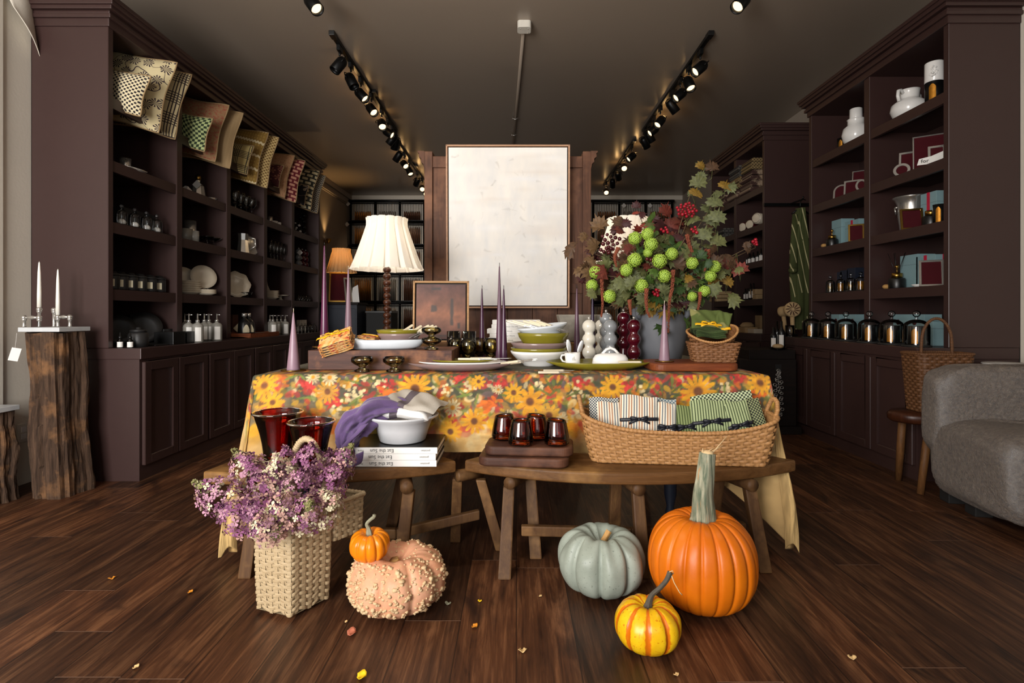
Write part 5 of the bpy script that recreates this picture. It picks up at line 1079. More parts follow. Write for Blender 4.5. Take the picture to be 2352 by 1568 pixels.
# cutlery in front of the bowls
for i, (a, b, L) in enumerate(((1152, 826, .21), (1160, 824, .2), (1170, 826, .18))):
    p = onT(a, b + 9, T + .034); knife('serving knife with an ivory handle fanned in front of the bowls, %s' % ['first', 'second', 'third'][i], p, L, -38 - 5 * i, 9, .5, 'serving knives before the bowls')
for i, (px, py) in enumerate(((1236, 858), (1248, 854))): knife('knife with an ivory handle at the table edge below the bowls, %s' % ['front', 'rear'][i], onT(px, py - 3, T + .009), .15, 3 + 2 * i, 0, .62, 'knives at the table edge')
# white creamer, butter dish, olive platter
p = Vector((.405, 2.64, T + .003)); oval('oval_platter', 'large olive oval platter under the butter dish', p, .262, .15, .034, 'olive_china', flare=.8)
q = P(1315, 0, 2.6); o = thing('creamer', 'small dented white creamer holding two spreaders', 'jug', (q.x, 2.6, T + .013))
mb = MB(); mb.lathe([(0, 0), (.034, 0), (.037, .004), (.035, .035), (.038, .07), (.0355, .07), (.033, .035), (0, .012)], 26, rip=lambda a, j: 1 + .05 * math.sin(3 * a + j)); build(mb, 'body', M['white_china'], o)
mb = MB(); mb.tube([(-.035, 0, .06), (-.052, 0, .058), (-.056, 0, .045), (-.048, 0, .03), (-.035, 0, .026)], .0045, 8); build(mb, 'handle', M['white_china'], o)
for i, (x, t) in enumerate(((-.006, -8), (.012, 18))):
    o2 = thing('spreader', ['butter spreader standing upright in the white creamer', 'butter spreader leaning right in the white creamer'][i], 'spreader', (q.x + x, 2.6, T + .03), group='spreaders in the creamer', rot=(0, R(t), 0))
    mb = MB(); mb.box(-.004, .004, -.003, .003, 0, .055); build(mb, 'tang', M['ivory'], o2, bev=.001)
    mb = MB(); mb.M = Matrix.Translation((0, 0, .085)); mb.ball((0, 0, 0), .012, 12, sz=3, sy=.12); build(mb, 'blade', M['steel'], o2)
q = P(1402, 0, 2.62); o = thing('butter_dish', 'white oval butter dish with a loop handle on the olive platter', 'butter dish', (q.x, 2.62, T + .013))
mb = MB(); mb.lathe([(0, 0), (1, 0), (1.03, .006), (.96, .01), (0, .01)], 36, sx=.094, sy=.06); build(mb, 'base', M['white_china'], o)
mb = MB(); mb.lathe([(.93, .008), (.94, .02), (.9, .042), (.78, .058), (.5, .066), (0, .068)], 36, sx=.094, sy=.06); l_ = build(mb, 'lid', M['white_china'], o)
mb = MB(); mb.tube([(-.04, 0, .064), (-.02, 0, .084), (0, 0, .092), (.02, 0, .084), (.04, 0, .064)], .0045, 8, flat=1.4); build(mb, 'handle', M['white_china'], l_)
knife('pale blue handled knife lying before the butter dish', P(1420, 834, 2.535) + Vector((0, 0, 0)), .11, 2, 0, .95).location.z = T + .044
# pepper mills
def mill(label, px, Y, mt, tip, n=3, grp='bobbin pepper mills on the table'):
    p = P(px, 0, Y); p.z = T + .003; h = H + (CY - tip) * Y / F - p.z; o = thing('pepper_mill', label, 'pepper mill', p, group=grp)
    r = .037; b = h - .018 - n * 2 * r * .93; mb = MB()
    pr = [(0, 0), (.029, 0), (.03, .01), (.024, .018), (.024, b + .004)]
    for k in range(n):
        c = b + r * .93 * (2 * k + 1); pr += [(r * math.sin(R(a)), c - r * math.cos(R(a))) for a in (40, 60, 80, 100, 120, 140)] + ([(.0235, c + r * .93 - .003), (.0235, c + r * .93 + .003)] if k < n - 1 else [])
    pr += [(r * math.sin(R(160)), c - r * math.cos(R(160))), (0, c + r)]
    mb.lathe(pr, 32); build(mb, 'body', M[mt], o)
    mb = MB(); mb.tube([(0, 0, c + r - .002), (0, 0, c + r + .006)], .004, 8); mb.ball((0, 0, h - .008), .008, 12); build(mb, 'knob', M['silver'], o)
mill('ivory white bobbin pepper mill, front one', 1353, 2.87, 'mill_white', 727); mill('ivory white bobbin pepper mill, rear one behind the grey mills', 1381, 3.1, 'mill_white', 727, 3)
mill('grey bobbin pepper mill, front one', 1402, 2.87, 'mill_grey', 727); mill('grey bobbin pepper mill, rear taller one', 1392, 3.02, 'mill_grey', 711, 3)
mill('wine red bobbin pepper mill, front one', 1456, 2.87, 'mill_wine', 726); mill('wine red bobbin pepper mill, rear taller one', 1432, 3.02, 'mill_wine', 709, 3)
# cherry board, candle
p = Vector((.835, 2.63, T + .003)); mb = MB(); mb.prism(rr(.205, .14, .06, 8), 0, .037); single('serving_board', mb, M['cherry'], 'reddish wooden serving board at the right end of the table', 'board', p, bev=.012, seg=4)
q = P(1526, 0, 2.6); q.z = T + .041; cone_candle('mauve cone candle on the reddish serving board at right', q, 690, .026, 'candle_mauve', .045, 'brass plate under the mauve candle on the serving board')
# raised wooden shelf at the back with books, planter and small painting
mb = MB(); mb.box(-.62, .52, 3.13, 3.44, T + .003, .835); single('wooden_riser', mb, M['bench_wood'], 'low wooden riser at the back of the table under the books', 'riser', (0, 3.28, T + .003), world=True, bev=.003)
def book(name, label, p, w_, d_, h_, title, sub, grp, flip=False, cover='paper', spine='paper', rz=0, tsz=.55):
    o = thing(name, label, 'book', p, rz, grp)
    mb = MB(); mb.box(-w_ / 2 + .003, w_ / 2 - .003, .004, d_ - .003, .003, h_ - .003); build(mb, 'pages', M['paper'], o)
    mb = MB(); mb.box(-w_ / 2, w_ / 2, 0, d_, 0, .0025); mb.box(-w_ / 2, w_ / 2, 0, d_, h_ - .0025, h_); build(mb, 'cover', M[cover], o)
    mb = MB(); mb.box(-w_ / 2, w_ / 2, -.001, .003, 0, h_); s_ = build(mb, 'spine', M[spine], o, bev=.001, seg=1)
    f = -1 if flip else 1; rot = (R(90), R(180) if flip else 0, 0)
    for tx, x, sz, al in ((title, -.027 if flip else -.02, h_ * tsz, 'CENTER'), (sub, w_ * .38, h_ * tsz * .5, 'CENTER'), ('Floria' if flip else '', -w_ * .29, h_ * tsz * .5, 'CENTER')):
        if tx: words_on('title_lettering', tx, sz, M['ink' if flip else 'grey_ink'], s_, (x, -.0016, h_ / 2), rot, .0002, al)
    return o
for k in range(5):
    p = P(1184 if k > 2 else 1168, 0, 3.15); book('cookbook', 'white hardback book, %s of the stack behind the bowls' % ['bottom', 'second', 'middle', 'fourth', 'top'][k], Vector((p.x + (.0, .01, -.005, 0, .005)[k], 3.15, .836 + k * .0265)), .28 if k > 2 else .24, .22, .0262, 'NOI TROMI' if k > 2 else 'The Cover Work', '', 'white books behind the bowls', tsz=.5)
o = thing('stone_planter', 'square grey weathered stone planter behind the candles and mills', 'planter', (P(1327, 0, 3.3).x, 3.3, .836))
mb = MB(); mb.hexa([(-.09, -.07, 0), (.09, -.07, 0), (.09, .07, 0), (-.09, .07, 0)], [(-.125, -.1, .163), (.125, -.1, .163), (.125, .1, .163), (-.125, .1, .163)]); build(mb, 'body', M['stone'], o, bev=.006)
mb = MB(); mb.box(-.105, .105, -.08, .08, .1635, .164); build(mb, 'hollow', M['black_matte'], o)  # black sheet on the solid body imitates the shade inside the planter
# paintings
def picture(name, label, p, w_, h_, rot, fmt, cmt, seed, fn, depth=.04):
    o = thing(name, label, 'painting', p, rot=rot)
    mb = MB(); t = .011; d = depth
    for q in ((-w_ / 2, -w_ / 2 + t, 0, h_), (w_ / 2 - t, w_ / 2, 0, h_), (-w_ / 2, w_ / 2, 0, t), (-w_ / 2, w_ / 2, h_ - t, h_)): mb.box(q[0], q[1], 0, d, q[2], q[3])
    build(mb, 'frame', M[fmt], o, bev=.0015, seg=1)
    g = .008; a, b = -w_ / 2 + t + g, w_ / 2 - t - g; c, e = t + g, h_ - t - g; n1_, n2_ = int((b - a) / .0042), int((e - c) / .0042)
    mb = MB(); mb.grid(lambda u, v: (a + (b - a) * u, .006, c + (e - c) * v), n1_, n2_); mb.box(a, b, .0065, d - .004, c, e)
    cv = build(mb, 'canvas', M['painted_canvas'], o); mb = MB(); mb.box(-w_ / 2 + t, w_ / 2 - t, d - .006, d - .002, t, h_ - t); build(mb, 'backing', M['black_matte'], o)
    n = (n1_ + 1) * (n2_ + 1); xy = np.array([v.co[:] for v in cv.data.vertices])[:, [0, 2]]; paint(cv, fn(xy[:, 0], xy[:, 1] - c, e - c, b - a)); return o
def white_abstract(x, y, hh, ww):
    n = fbm(x, y, 4, 51); m = fbm(x * 1.5, y * .6, 12, 61); c = rgb('#d9d6d1') * np.ones((len(x), 1)) * (.95 + .09 * n)[:, None]; c += (m - .5)[:, None] * np.array([.07, .05, .02]); r2 = np.random.RandomState(4)
    for q in range(70):
        cx0, cy0, L, an, bend = r2.uniform(-ww / 2, ww / 2), r2.uniform(.05, hh * .98), r2.uniform(.01, .03), r2.uniform(0, PI), r2.uniform(-7, 7)
        dx = x - cx0; dy = y - cy0; u = dx * math.cos(an) + dy * math.sin(an); v = -dx * math.sin(an) + dy * math.cos(an) + bend * u * u
        al = (np.clip(1 - np.abs(v) / (.003 + .006 * (u / L + 1) * (q % 2)), 0, 1) * (np.abs(u) < L) * r2.uniform(.06, .3))[:, None]; c = c * (1 - al) + rgb('#8d8780') * al
    for q in range(50):
        cx0, cy0, L, W = r2.uniform(-ww / 2, ww / 2), r2.uniform(0, hh), r2.uniform(.04, .2), r2.uniform(.01, .04); al = np.exp(-((x - cx0) / L) ** 2 - ((y - cy0) / W) ** 2)[:, None] * .35; c = c * (1 - al) + rgb(['#e6e3de', '#cfc6bd', '#d8d9dc'][q % 3]) * al
    return c
def brown_abstract(x, y, hh, ww):
    n = fbm(x, y, 14, 71); m = fbm(x, y, 40, 81); k = np.clip(1 - np.abs(y / hh - .45) * 1.6, 0, 1); c = (rgb('#4d3230') * (1 - k[:, None]) + rgb('#7d4f37') * k[:, None]) * (.75 + .5 * n)[:, None] * (.9 + .2 * m)[:, None]
    for px, py, w_, h_ in ((.22, .5, .05, .29), (-.14, .56, .075, .075), (-.2, .17, .095, .075), (.36, .24, .045, .07), (-.1, .92, .13, .04), (.0, .06, .3, .03)):
        al = (np.clip((w_ * ww * .9 - np.abs(x - px * ww) + .01 * (m - .5)) / .008, 0, 1) * np.clip((h_ * hh * .9 - np.abs(y - py * hh) + .01 * (m - .5)) / .008, 0, 1) * .75)[:, None]; c = c * (1 - al) + rgb('#33302f') * al
    return c
picture('small_painting', 'small brown abstract painting leaning at the back of the table', (-.443, 3.16, .837), .327, .362, (R(-5), 0, R(3)), 'oak_frame', 0, 1, brown_abstract, .03)
# lamps
def shade(o, z0, z1, r0, r1, n, mt, neck=.2):
    N = n * 12
    def fn(u, v):
        a = 2 * PI * u; k = (u * n) % 1; fold = (1 - .25 * k / .62 if k < .62 else .75 - .75 * (k - .62) / .06 if k < .68 else (k - .68) / .32); t = v
        r = r0 + (r1 - r0) * min(1, (t / (1 - neck)) ** .85) if t < 1 - neck else r1 - .004 * math.sin(PI * (t - 1 + neck) / neck)
        am = .024 * (1 - .6 * t) * r0 / .22
        r += am * (fold - .5) * (1 if t < 1 - neck else .55)
        return (r * math.cos(a), r * math.sin(a), z0 + (z1 - z0) * t + .004 * (fold - .5) * (t > .99 or t < .01))
    mb = MB(); mb.grid(fn, N, 14, cu=True, sm=False); return build(mb, 'lamp_shade', M[mt], o, thick=.0012)
def table_lamp(label, px, Y, e, col_=(1, .9, .78)):
    p = P(px, 0, Y); p.z = T + .003; o = thing('table_lamp', label, 'lamp', p, group='bobbin lamps with pleated shades'); z0 = 1.272 - p.z; z1 = 1.584 - p.z
    shade(o, z0, z1, .213, .124, 15, 'shade_cream')
    mb = MB(); mb.lathe([(0, 0), (.085, 0), (.09, .01), (.085, .02), (.04, .028), (.022, .04), (0, .04)], 28); build(mb, 'base', M['bobbin_wood'], o)
    pr = [(.012, .03)]; nb = 13; h = z0 + .02 - .04
    for k in range(nb):
        c = .04 + h * (k + .5) / nb; hb = h / nb / 2; pr += [(.012, c - hb), (.0205, c - hb * .6), (.0245, c), (.0205, c + hb * .6), (.012, c + hb)]
    mb = MB(); mb.lathe(pr + [(0, z0 + .03)], 20); build(mb, 'column', M['bobbin_wood'], o)
    mb = MB(); mb.ball((0, 0, z0 + .13), .03, 12, sz=1.2); mb.tube([(0, 0, z0), (0, 0, z0 + .1)], .012, 8); build(mb, 'bulb', M['white_china'], o)
    if e:
        l = bpy.data.lights.new('lamp_glow', 'POINT'); l.energy = e; l.color = col_; l.shadow_soft_size = .04; lo = bpy.data.objects.new('lamp_glow', l); col.objects.link(lo); lo.parent = o; lo.location = (0, 0, z0 + .18)
    return o
table_lamp('bobbin table lamp with a cream pleated shade left of the white painting', 889, 3.3, 9); table_lamp('bobbin table lamp with a cream pleated shade behind the flowers', 1442, 3.3, 5)
# ------------------------------------------------------------------ woven baskets
def weave(mb, pos, rows, nst, amp, n, t=.35, m=0, bulge=.6, closed=True):
    """over-and-under weave on the surface pos(s, t); s runs around, t runs up"""
    def nor(s, q):
        a = Vector(pos(s + .002, q)) - Vector(pos(s - .002, q)); b = Vector(pos(s, min(1, q + .02))) - Vector(pos(s, max(0, q - .02)))
        k = a.cross(b); return k.normalized() if k.length > 1e-9 else Vector((0, 0, 1))
    cache = {}
    cnt = n if closed else n + 1
    for r in range(rows):
        vs = []; q0, q1 = r / rows, (r + 1) / rows
        for i in range(cnt):
            s = i / n; nn = nor(s, (q0 + q1) / 2); w = amp * math.tanh(1.8 * math.cos(PI * nst * s + PI * r))
            for f, b in ((.04, -.35), (.28, bulge), (.72, bulge), (.96, -.35)):
                vs.append(Vector(pos(s, q0 + (q1 - q0) * f)) + nn * (w + amp * b * .8))
        fs = []
        for i in range(n):
            j = (i + 1) % cnt
            for k in range(3): fs.append((i * 4 + k, j * 4 + k, j * 4 + k + 1, i * 4 + k + 1))
        mb.add(vs, fs, m, True)
    for k in range(nst):
        s0 = k / nst; hw = t / nst / 2; vs = []
        for q in range(rows + 1):
            for e in (-1, 1): vs.append(Vector(pos(s0 + e * hw, q / rows)) + nor(s0, q / rows) * amp * .15)
        mb.add(vs, [(2 * q, 2 * q + 1, 2 * q + 3, 2 * q + 2) for q in range(rows)], m, True)
    vs = []
    for q in range(5):
        for i in range(cnt): vs.append(Vector(pos(i / n, q / 4)) - nor(i / n, q / 4) * amp * 1.5)
    mb.add(vs, [(q * cnt + i, q * cnt + (i + 1) % cnt, (q + 1) * cnt + (i + 1) % cnt, (q + 1) * cnt + i) for q in range(4) for i in range(n)], m, True)
def loop_of(pts):
    pts = [Vector(p) for p in pts]; L = [(pts[(i + 1) % len(pts)] - pts[i]).length for i in range(len(pts))]; tot = sum(L)
    def f(s):
        d = (s % 1) * tot
        for i, l in enumerate(L):
            if d <= l: return pts[i].lerp(pts[(i + 1) % len(pts)], d / l if l else 0)
            d -= l
        return pts[0]
    return f
def wrapped(mb, pts, r, wraps, m=0, closed=False, n=7):
    P_ = [Vector(p) for p in pts]; f = []
    N = wraps * 4
    L = [0]
    for i in range(1, len(P_)): L.append(L[-1] + (P_[i] - P_[i - 1]).length)
    for k in range(N + (0 if closed else 1)):
        d = L[-1] * k / N; i = 0
        while i < len(L) - 2 and L[i + 1] < d: i += 1
        f.append(P_[i].lerp(P_[i + 1], (d - L[i]) / max(1e-9, L[i + 1] - L[i])))
    mb.tube(f, [r * (1 + .14 * (-1, 0, 1, 0)[k % 4]) for k in range(len(f))], n, m, closed)
# ------------------------------------------------------------------ two curved benches
SZ = .40
def bench(label, cxy, Rr, x0, x1, back, mt, dep=.27):
    o = thing('curved_bench', label, 'bench', (cxy[0], cxy[1] - Rr + .1, 0), group='low curved wooden benches')
    fr = [(x, cxy[1] - math.sqrt(Rr * Rr - (x - cxy[0]) ** 2)) for x in np.linspace(x0, x1, 26)]
    bk = [(cxy[0] + (x - cxy[0]) * (Rr - dep) / Rr, min(back, cxy[1] - math.sqrt(max(0, (Rr - dep) ** 2 - ((x - cxy[0]) * (Rr - dep) / Rr) ** 2)))) for x, y in fr][::-1]
    mb = MB(); mb.prism(fr + bk, SZ - .048, SZ); build(mb, 'seat', M[mt], o, world=True, bev=.011, seg=3)
    return o
def beam(mb, a, b, w0, w1, d0=None, d1=None):
    a, b = Vector(a), Vector(b); d0 = d0 or w0; d1 = d1 or w1
    q = lambda p, w, d: [(p.x - w / 2, p.y - d / 2, p.z), (p.x + w / 2, p.y - d / 2, p.z), (p.x + w / 2, p.y + d / 2, p.z), (p.x - w / 2, p.y + d / 2, p.z)]
    mb.hexa(q(a, w0, d0), q(b, w1, d1))
def trestle(o, f0, f1, b0, b1, w=.05):
    for a, b in ((f0, f1), (b0, b1)):
        mb = MB(); beam(mb, (b[0], b[1], 0), (a[0], a[1], SZ - .095), w, w * .92, w * .8, w * .8); build(mb, 'leg', M['bench_leg'], o, world=True, bev=.006)
    mb = MB(); p, q = Vector((f0[0], f0[1] - .045, SZ - .074)), Vector((b0[0], b0[1] + .03, SZ - .074)); mb.tube([p, p.lerp(q, .05), q], [.024, .026, .026], 14, sm=True); build(mb, 'crosspiece', M['bench_leg'], o, world=True, bev=.0)
def stretcher(o, a, b):
    mb = MB(); d = (Vector(b) - Vector(a)); n = Vector((-d.y, d.x, 0)).normalized() * .014; a, b = Vector(a), Vector(b); u = Vector((0, 0, .02))
    mb.hexa([a - n - u, a + n - u, a + n + u, a - n + u], [b - n - u, b + n - u, b + n + u, b - n + u]); build(mb, 'stretcher', M['bench_leg'], o, world=True, bev=.005)
BL = bench('left curved bench carrying the ruby vases and the white bowl', (-.95, 3.575), 1.53, -1.2, -.245, 2.375, 'bench_wood', .30)
trestle(BL, (-.425, 2.14), (-.455, 2.12), (-.49, 2.33), (-.56, 2.36)); trestle(BL, (-.25, 2.3), (-.268, 2.385), (-.15, 2.285), (-.065, 2.3), .046); trestle(BL, (-1.0, 2.09), (-1.03, 2.06), (-1.0, 2.26), (-1.02, 2.33))
stretcher(BL, (-.5, 2.25, .09), (-.16, 2.33, .14)); stretcher(BL, (-1.0, 2.2, .12), (-.5, 2.25, .09))
BR = bench('right curved bench carrying the long basket and the wooden boards', (.47, 3.42), 1.373, -.216, 1.156, 2.375, 'bench_wood', .28)
trestle(BR, (-.03, 2.2), (-.045, 2.055), (.06, 2.3), (.08, 2.225)); trestle(BR, (.475, 2.12), (.485, 2.06), (.42, 2.28), (.425, 2.36)); trestle(BR, (.935, 2.17), (.965, 2.105), (.86, 2.3), (.85, 2.38))
stretcher(BR, (.02, 2.17, .135), (.46, 2.17, .125)); stretcher(BR, (.46, 2.17, .125), (.93, 2.2, .135))
# ruby vases
def vase(label, p, r0, r1, h):
    pr = [(0, 0), (r0 * .9, 0), (r0, .01)] + [(r0 + (r1 - r0) * t ** 1.9, h * t) for t in (.2, .4, .6, .75, .88, .97)] + [(r1 * 1.01, h - .004), (r1 * 1.03, h), (r1 * 1.0, h + .004), (r1 * .96, h)]
    pr += [(r0 + (r1 - r0) * t ** 1.9 - .004, h * t) for t in (.9, .7, .4, .15)] + [(0, .012)]
    o = thing('glass_vase', label, 'vase', p, group='ruby glass vases on the bench'); mb = MB(); mb.lathe(pr, 44); build(mb, 'body', M['ruby_glass'], o)
    mb = MB(); mb.tube([(r1 * 1.01 * math.cos(2 * PI * k / 40), r1 * 1.01 * math.sin(2 * PI * k / 40), h + .002) for k in range(40)], .0042, 8, closed=True); build(mb, 'rolled_rim', M['ruby_glass'], o)
vase('tall flared ruby glass vase, left one on the bench', Vector((-.975, 2.21, SZ + .001)), .055, .095, .198); vase('flared ruby glass vase, right one on the bench', Vector((-.805, 2.12, SZ + .001)), .055, .088, .178)
# cookbooks and bowl with cloths
for k in range(3):
    book('cookbook', 'white-spined cookbook with a black cover on the left bench, %s of three' % ['bottom', 'middle', 'top'][k], Vector((-.505 + (.0, -.003, .003)[k], 2.127, SZ + .001 + k * .0255)), .382, .24, .025, 'Eat the Sun', 'gestalten', 'cookbooks on the left bench', True, 'black', 'paper', tsz=.82)
bz = SZ + .079
o = thing('serving_bowl', 'pale grey flared bowl on the cookbooks, filled with cloths', 'bowl', (-.473, 2.25, bz))
mb = MB(); mb.lathe([(0, 0), (.09, 0), (.094, .004), (.108, .05), (.122, .085), (.147, .1), (.149, .106), (.143, .109), (.12, .095), (.1, .05), (.085, .008), (0, .008)], 48); build(mb, 'body', M['bowl_grey'], o)
def sheet(name, fn, mt, label, cat, nu=24, nv=40, th_=.006, loc=None):
    mb = MB(); mb.grid(fn, nu, nv); return tag(build(mb, name, mt if not isinstance(mt, str) else M[mt], None, loc, world=loc is not None, thick=th_), label, cat)
def poly_path(pts):
    P_ = [Vector(p) for p in pts]; n = len(P_) - 1
    def f(v):
        q = min(v * n, n - 1e-6); i = int(q); t = q - i; a, b, c, d = P_[max(0, i - 1)], P_[i], P_[i + 1], P_[min(n, i + 2)]
        return .5 * ((2 * b) + (c - a) * t + (2 * a - 5 * b + 4 * c - d) * t * t + (-a + 3 * b - 3 * c + d) * t ** 3)
    return f
pp = poly_path([(-.40, 2.25, .595), (-.48, 2.23, .615), (-.56, 2.21, .615), (-.615, 2.18, .58), (-.652, 2.16, .54), (-.665, 2.14, .485), (-.655, 2.12, .43)])
def bundle(name, f, rs, mt, label, cat, loc, yw=1.7, ph=0):
    def fn(u, v):
        a = 2 * PI * u; c = f(v); q = v * (len(rs) - 1); i = min(int(q), len(rs) - 2); r = rs[i] + (rs[i + 1] - rs[i]) * (q - i); d = (f(min(1, v + .02)) - f(max(0, v - .02))).normalized(); n = Vector((-d.z, 0, d.x))
        w_ = 1 + .13 * math.sin(3 * a + 5 * v + ph) + .09 * math.sin(7 * a - 6 * v) + .05 * math.sin(13 * a + 9 * v) + .3 * mnoise.noise(Vector((2.5 * math.cos(a), 2.5 * math.sin(a), 7 * v))) + .12 * mnoise.noise(Vector((6 * math.cos(a), 6 * math.sin(a), 17 * v))); r *= max(.02, math.sin(PI * min(1, max(0, v * .96 + .02))) ** .25)
        return c + n * r * math.cos(a) * w_ + Vector((0, 1, 0)) * r * yw * math.sin(a) * w_
    mb = MB(); mb.grid(fn, 72, 60, cu=True); return tag(build(mb, name, M[mt], None, loc, world=True), label, cat)
bundle('apron', pp, [.012, .036, .052, .056, .056, .05, .04, .03], 'purple_cloth', 'purple linen apron draped over the left rim of the pale bowl', 'apron', (-.6, 2.18, SZ))
ap = bpy.data.objects['apron']
mb = MB(); p2 = poly_path([(-.585, 2.085, .575), (-.615, 2.075, .54), (-.655, 2.07, .50), (-.665, 2.08, .455), (-.655, 2.09, .415), (-.61, 2.075, .425), (-.6, 2.07, .47)])
mb.grid(lambda u, v: p2(v) + Vector(((u - .5) * .03, 0, (u - .5) * .012)), 2, 30); build(mb, 'apron_strap', M['purple_cloth'], ap, world=True, thick=.004)
p3 = poly_path([(-.70, 2.2, .5), (-.712, 2.17, .46), (-.70, 2.13, .42), (-.675, 2.1, .405)])
sheet('pink_cloth', lambda u, v: p3(v) + Vector(((u - .5) * .02, (u - .5) * .07 + .01 * math.sin(8 * v), .006 * math.sin(9 * u))), 'dusty_cloth', 'dusty pink cloth corner under the purple apron beside the cookbooks', 'cloth', 8, 14, .004, loc=(-.7, 2.15, SZ))
def p_stripe_towel(t, x, z):
    y = t.sep(t.tc())[0]; return t.mix(t.math('LESS_THAN', t.math('ABSOLUTE', t.math('SUBTRACT', y, -.03)), .017), t.mix(t.noise(t.tc(), 200, 2), C('#b9b2a6'), C('#a39c91')), C('#5b5157'))
pat('p_grey_towel', p_stripe_towel); pat('p_white_towel', lambda t, x, z: t.mix(t.math('LESS_THAN', t.math('ABSOLUTE', t.math('SUBTRACT', t.sep(t.tc())[0], -.04)), .016), C('#e3e0dc'), C('#5b5157')))
def soft_slab(name, label, cat, mt, loc, hx, hy, hz, rot, wav=.01, seed=0):
    def fn(u, v, s):
        u = 2 * u - 1; v = 2 * v - 1; e = (max(0, 1 - abs(u) ** 6) * max(0, 1 - abs(v) ** 6)) ** .5
        return (u * hx, v * hy, s * hz * e + wav * math.sin(2.6 * u + seed) * math.cos(2.2 * v + seed * 2) + wav * .4 * math.sin(7 * u + 5 * v + seed))
    mb = MB(); mb.grid(lambda u, v: fn(u, v, 1), 18, 18); mb.grid(lambda u, v: fn(1 - u, v, -1), 18, 18); return tag(build(mb, name, M[mt], None, loc, rot=rot), label, cat)
soft_slab('folded_towel', 'white folded towel with a grey stripe lying in the pale bowl', 'towel', 'p_white_towel', (-.445, 2.24, .605), .105, .085, .022, (R(8), R(7), R(-6)), .006, 1)
soft_slab('folded_towel', 'grey linen towel with a dark stripe on top of the white towel', 'towel', 'p_grey_towel', (-.42, 2.25, .638), .118, .085, .014, (R(9), R(10), R(-14)), .009, 2)
# walnut boards and amber glasses
for k, (x, y, w_, d_, rz, lb) in enumerate(((.035, 2.21, .18, .1, -6, 'lower walnut serving board on the right bench'), (.055, 2.225, .178, .095, -5, 'upper walnut serving board under the amber glasses'))):
    o = thing('serving_board', lb, 'board', (x, y, SZ + .001 + k * .0385), R(rz), 'walnut boards on the right bench')
    mb = MB(); mb.prism(rr(w_, d_, .045, 8), 0, .037); build(mb, 'board', M['walnut'], o, bev=.011, seg=4)
ag = [(0, 0), (.04, 0), (.05, .006), (.052, .018), (.047, .05), (.04, .092), (.038, .1), (.036, .1), (.038, .09), (.045, .05), (.048, .02), (0, .012)]
for i, (px, Y, tl) in enumerate(((1157, 2.265, 3), (1196, 2.165, 2), (1233, 2.27, -3), (1279, 2.17, -3))):
    p = P(px, 0, Y); p.z = SZ + .079; mb = MB(); mb.lathe(ag, 30); o = tag(build(mb, 'glass_tumbler', M['amber_glass'], None, p, rot=(R(0), R(tl * .3), 0)), 'amber glass tumbler on the walnut boards, %s from the left' % ['first', 'second', 'third', 'fourth'][i], 'glass', 'amber tumblers')
    me = o.data
    for v in me.vertices:
        if v.co.z > .06: v.co.z += (v.co.z - .06) * 2.2 * math.tan(R(tl)) * v.co.x / .04 * 1.0
# long honey basket
bp = Vector((.66, 2.245, SZ + .002)); brz = R(-5.5); LX_, LD_ = .375, .105
lp = loop_of([(x, y) for x, y in rr(LX_, LD_, .05, 4)])
def bpos(s, t):
    c = lp(s); fl = .93 + .10 * t + .012 * math.sin(PI * t); e = abs(c.x / LX_); return (c.x * fl, c.y * (.9 + .13 * t), t * (.128 + .062 * e ** 3))
o = thing('long_basket', 'long honey coloured woven basket of striped cloths on the right bench', 'basket', bp, brz)
mb = MB(); weave(mb, bpos, 12, 66, .0032, 66 * 6, bulge=.3); mb.prism([(x * .92, y * .88) for x, y in rr(LX_, LD_, .05, 4)], 0, .004); build(mb, 'woven_body', M['basket_honey'], o)
mb = MB(); wrapped(mb, [bpos(k / 120, 1) for k in range(121)], .0085, 120, closed=True); build(mb, 'rim', M['basket_honey'], o)
for s in (-1, 1): mb = MB(); wrapped(mb, [(s * (LX_ * 1.0), -.055, .17), (s * (LX_ * 1.04), -.05, .215), (s * (LX_ * 1.055), -.03, .245), (s * (LX_ * 1.06), 0, .253), (s * (LX_ * 1.055), .03, .245), (s * (LX_ * 1.04), .05, .215), (s * (LX_ * 1.0), .055, .17)], .0085, 40); build(mb, 'handle', M['basket_honey'], o)
def p_ticking(c1, *cs):
    def fn(t, x, z):
        k = 95; q = t.math('FRACT', t.math('MULTIPLY', x, k)); ix = t.math('MODULO', t.math('ADD', t.math('FLOOR', t.math('MULTIPLY', x, k)), 400.), 4.); c = cs[0]
        if len(cs) > 1: c = t.mix(t.math('GREATER_THAN', ix, 1.5), cs[0], cs[1])
        return t.mix(t.math('LESS_THAN', q, .4), c1, c)
    return fn
pat('t_tan', p_ticking(C('#dcd2bd'), C('#9d6a47'), C('#5b6670'))); pat('t_green', p_ticking(C('#a3ae80'), C('#3d4a2a'))); pat('t_olive', p_ticking(C('#7f8b58'), C('#3d4a22'))); pat('t_navycheck', p_check(C('#c9c6b8'), C('#2c3848'), 85)); pat('t_bluecheck', p_check(C('#c9cbc4'), C('#5b7380'), 70)); pat('t_greencheck', p_check(C('#c3cda3'), C('#2a3222'), 62)); pat('t_blackcheck', p_check(C('#8d9468'), C('#171a14'), 75))
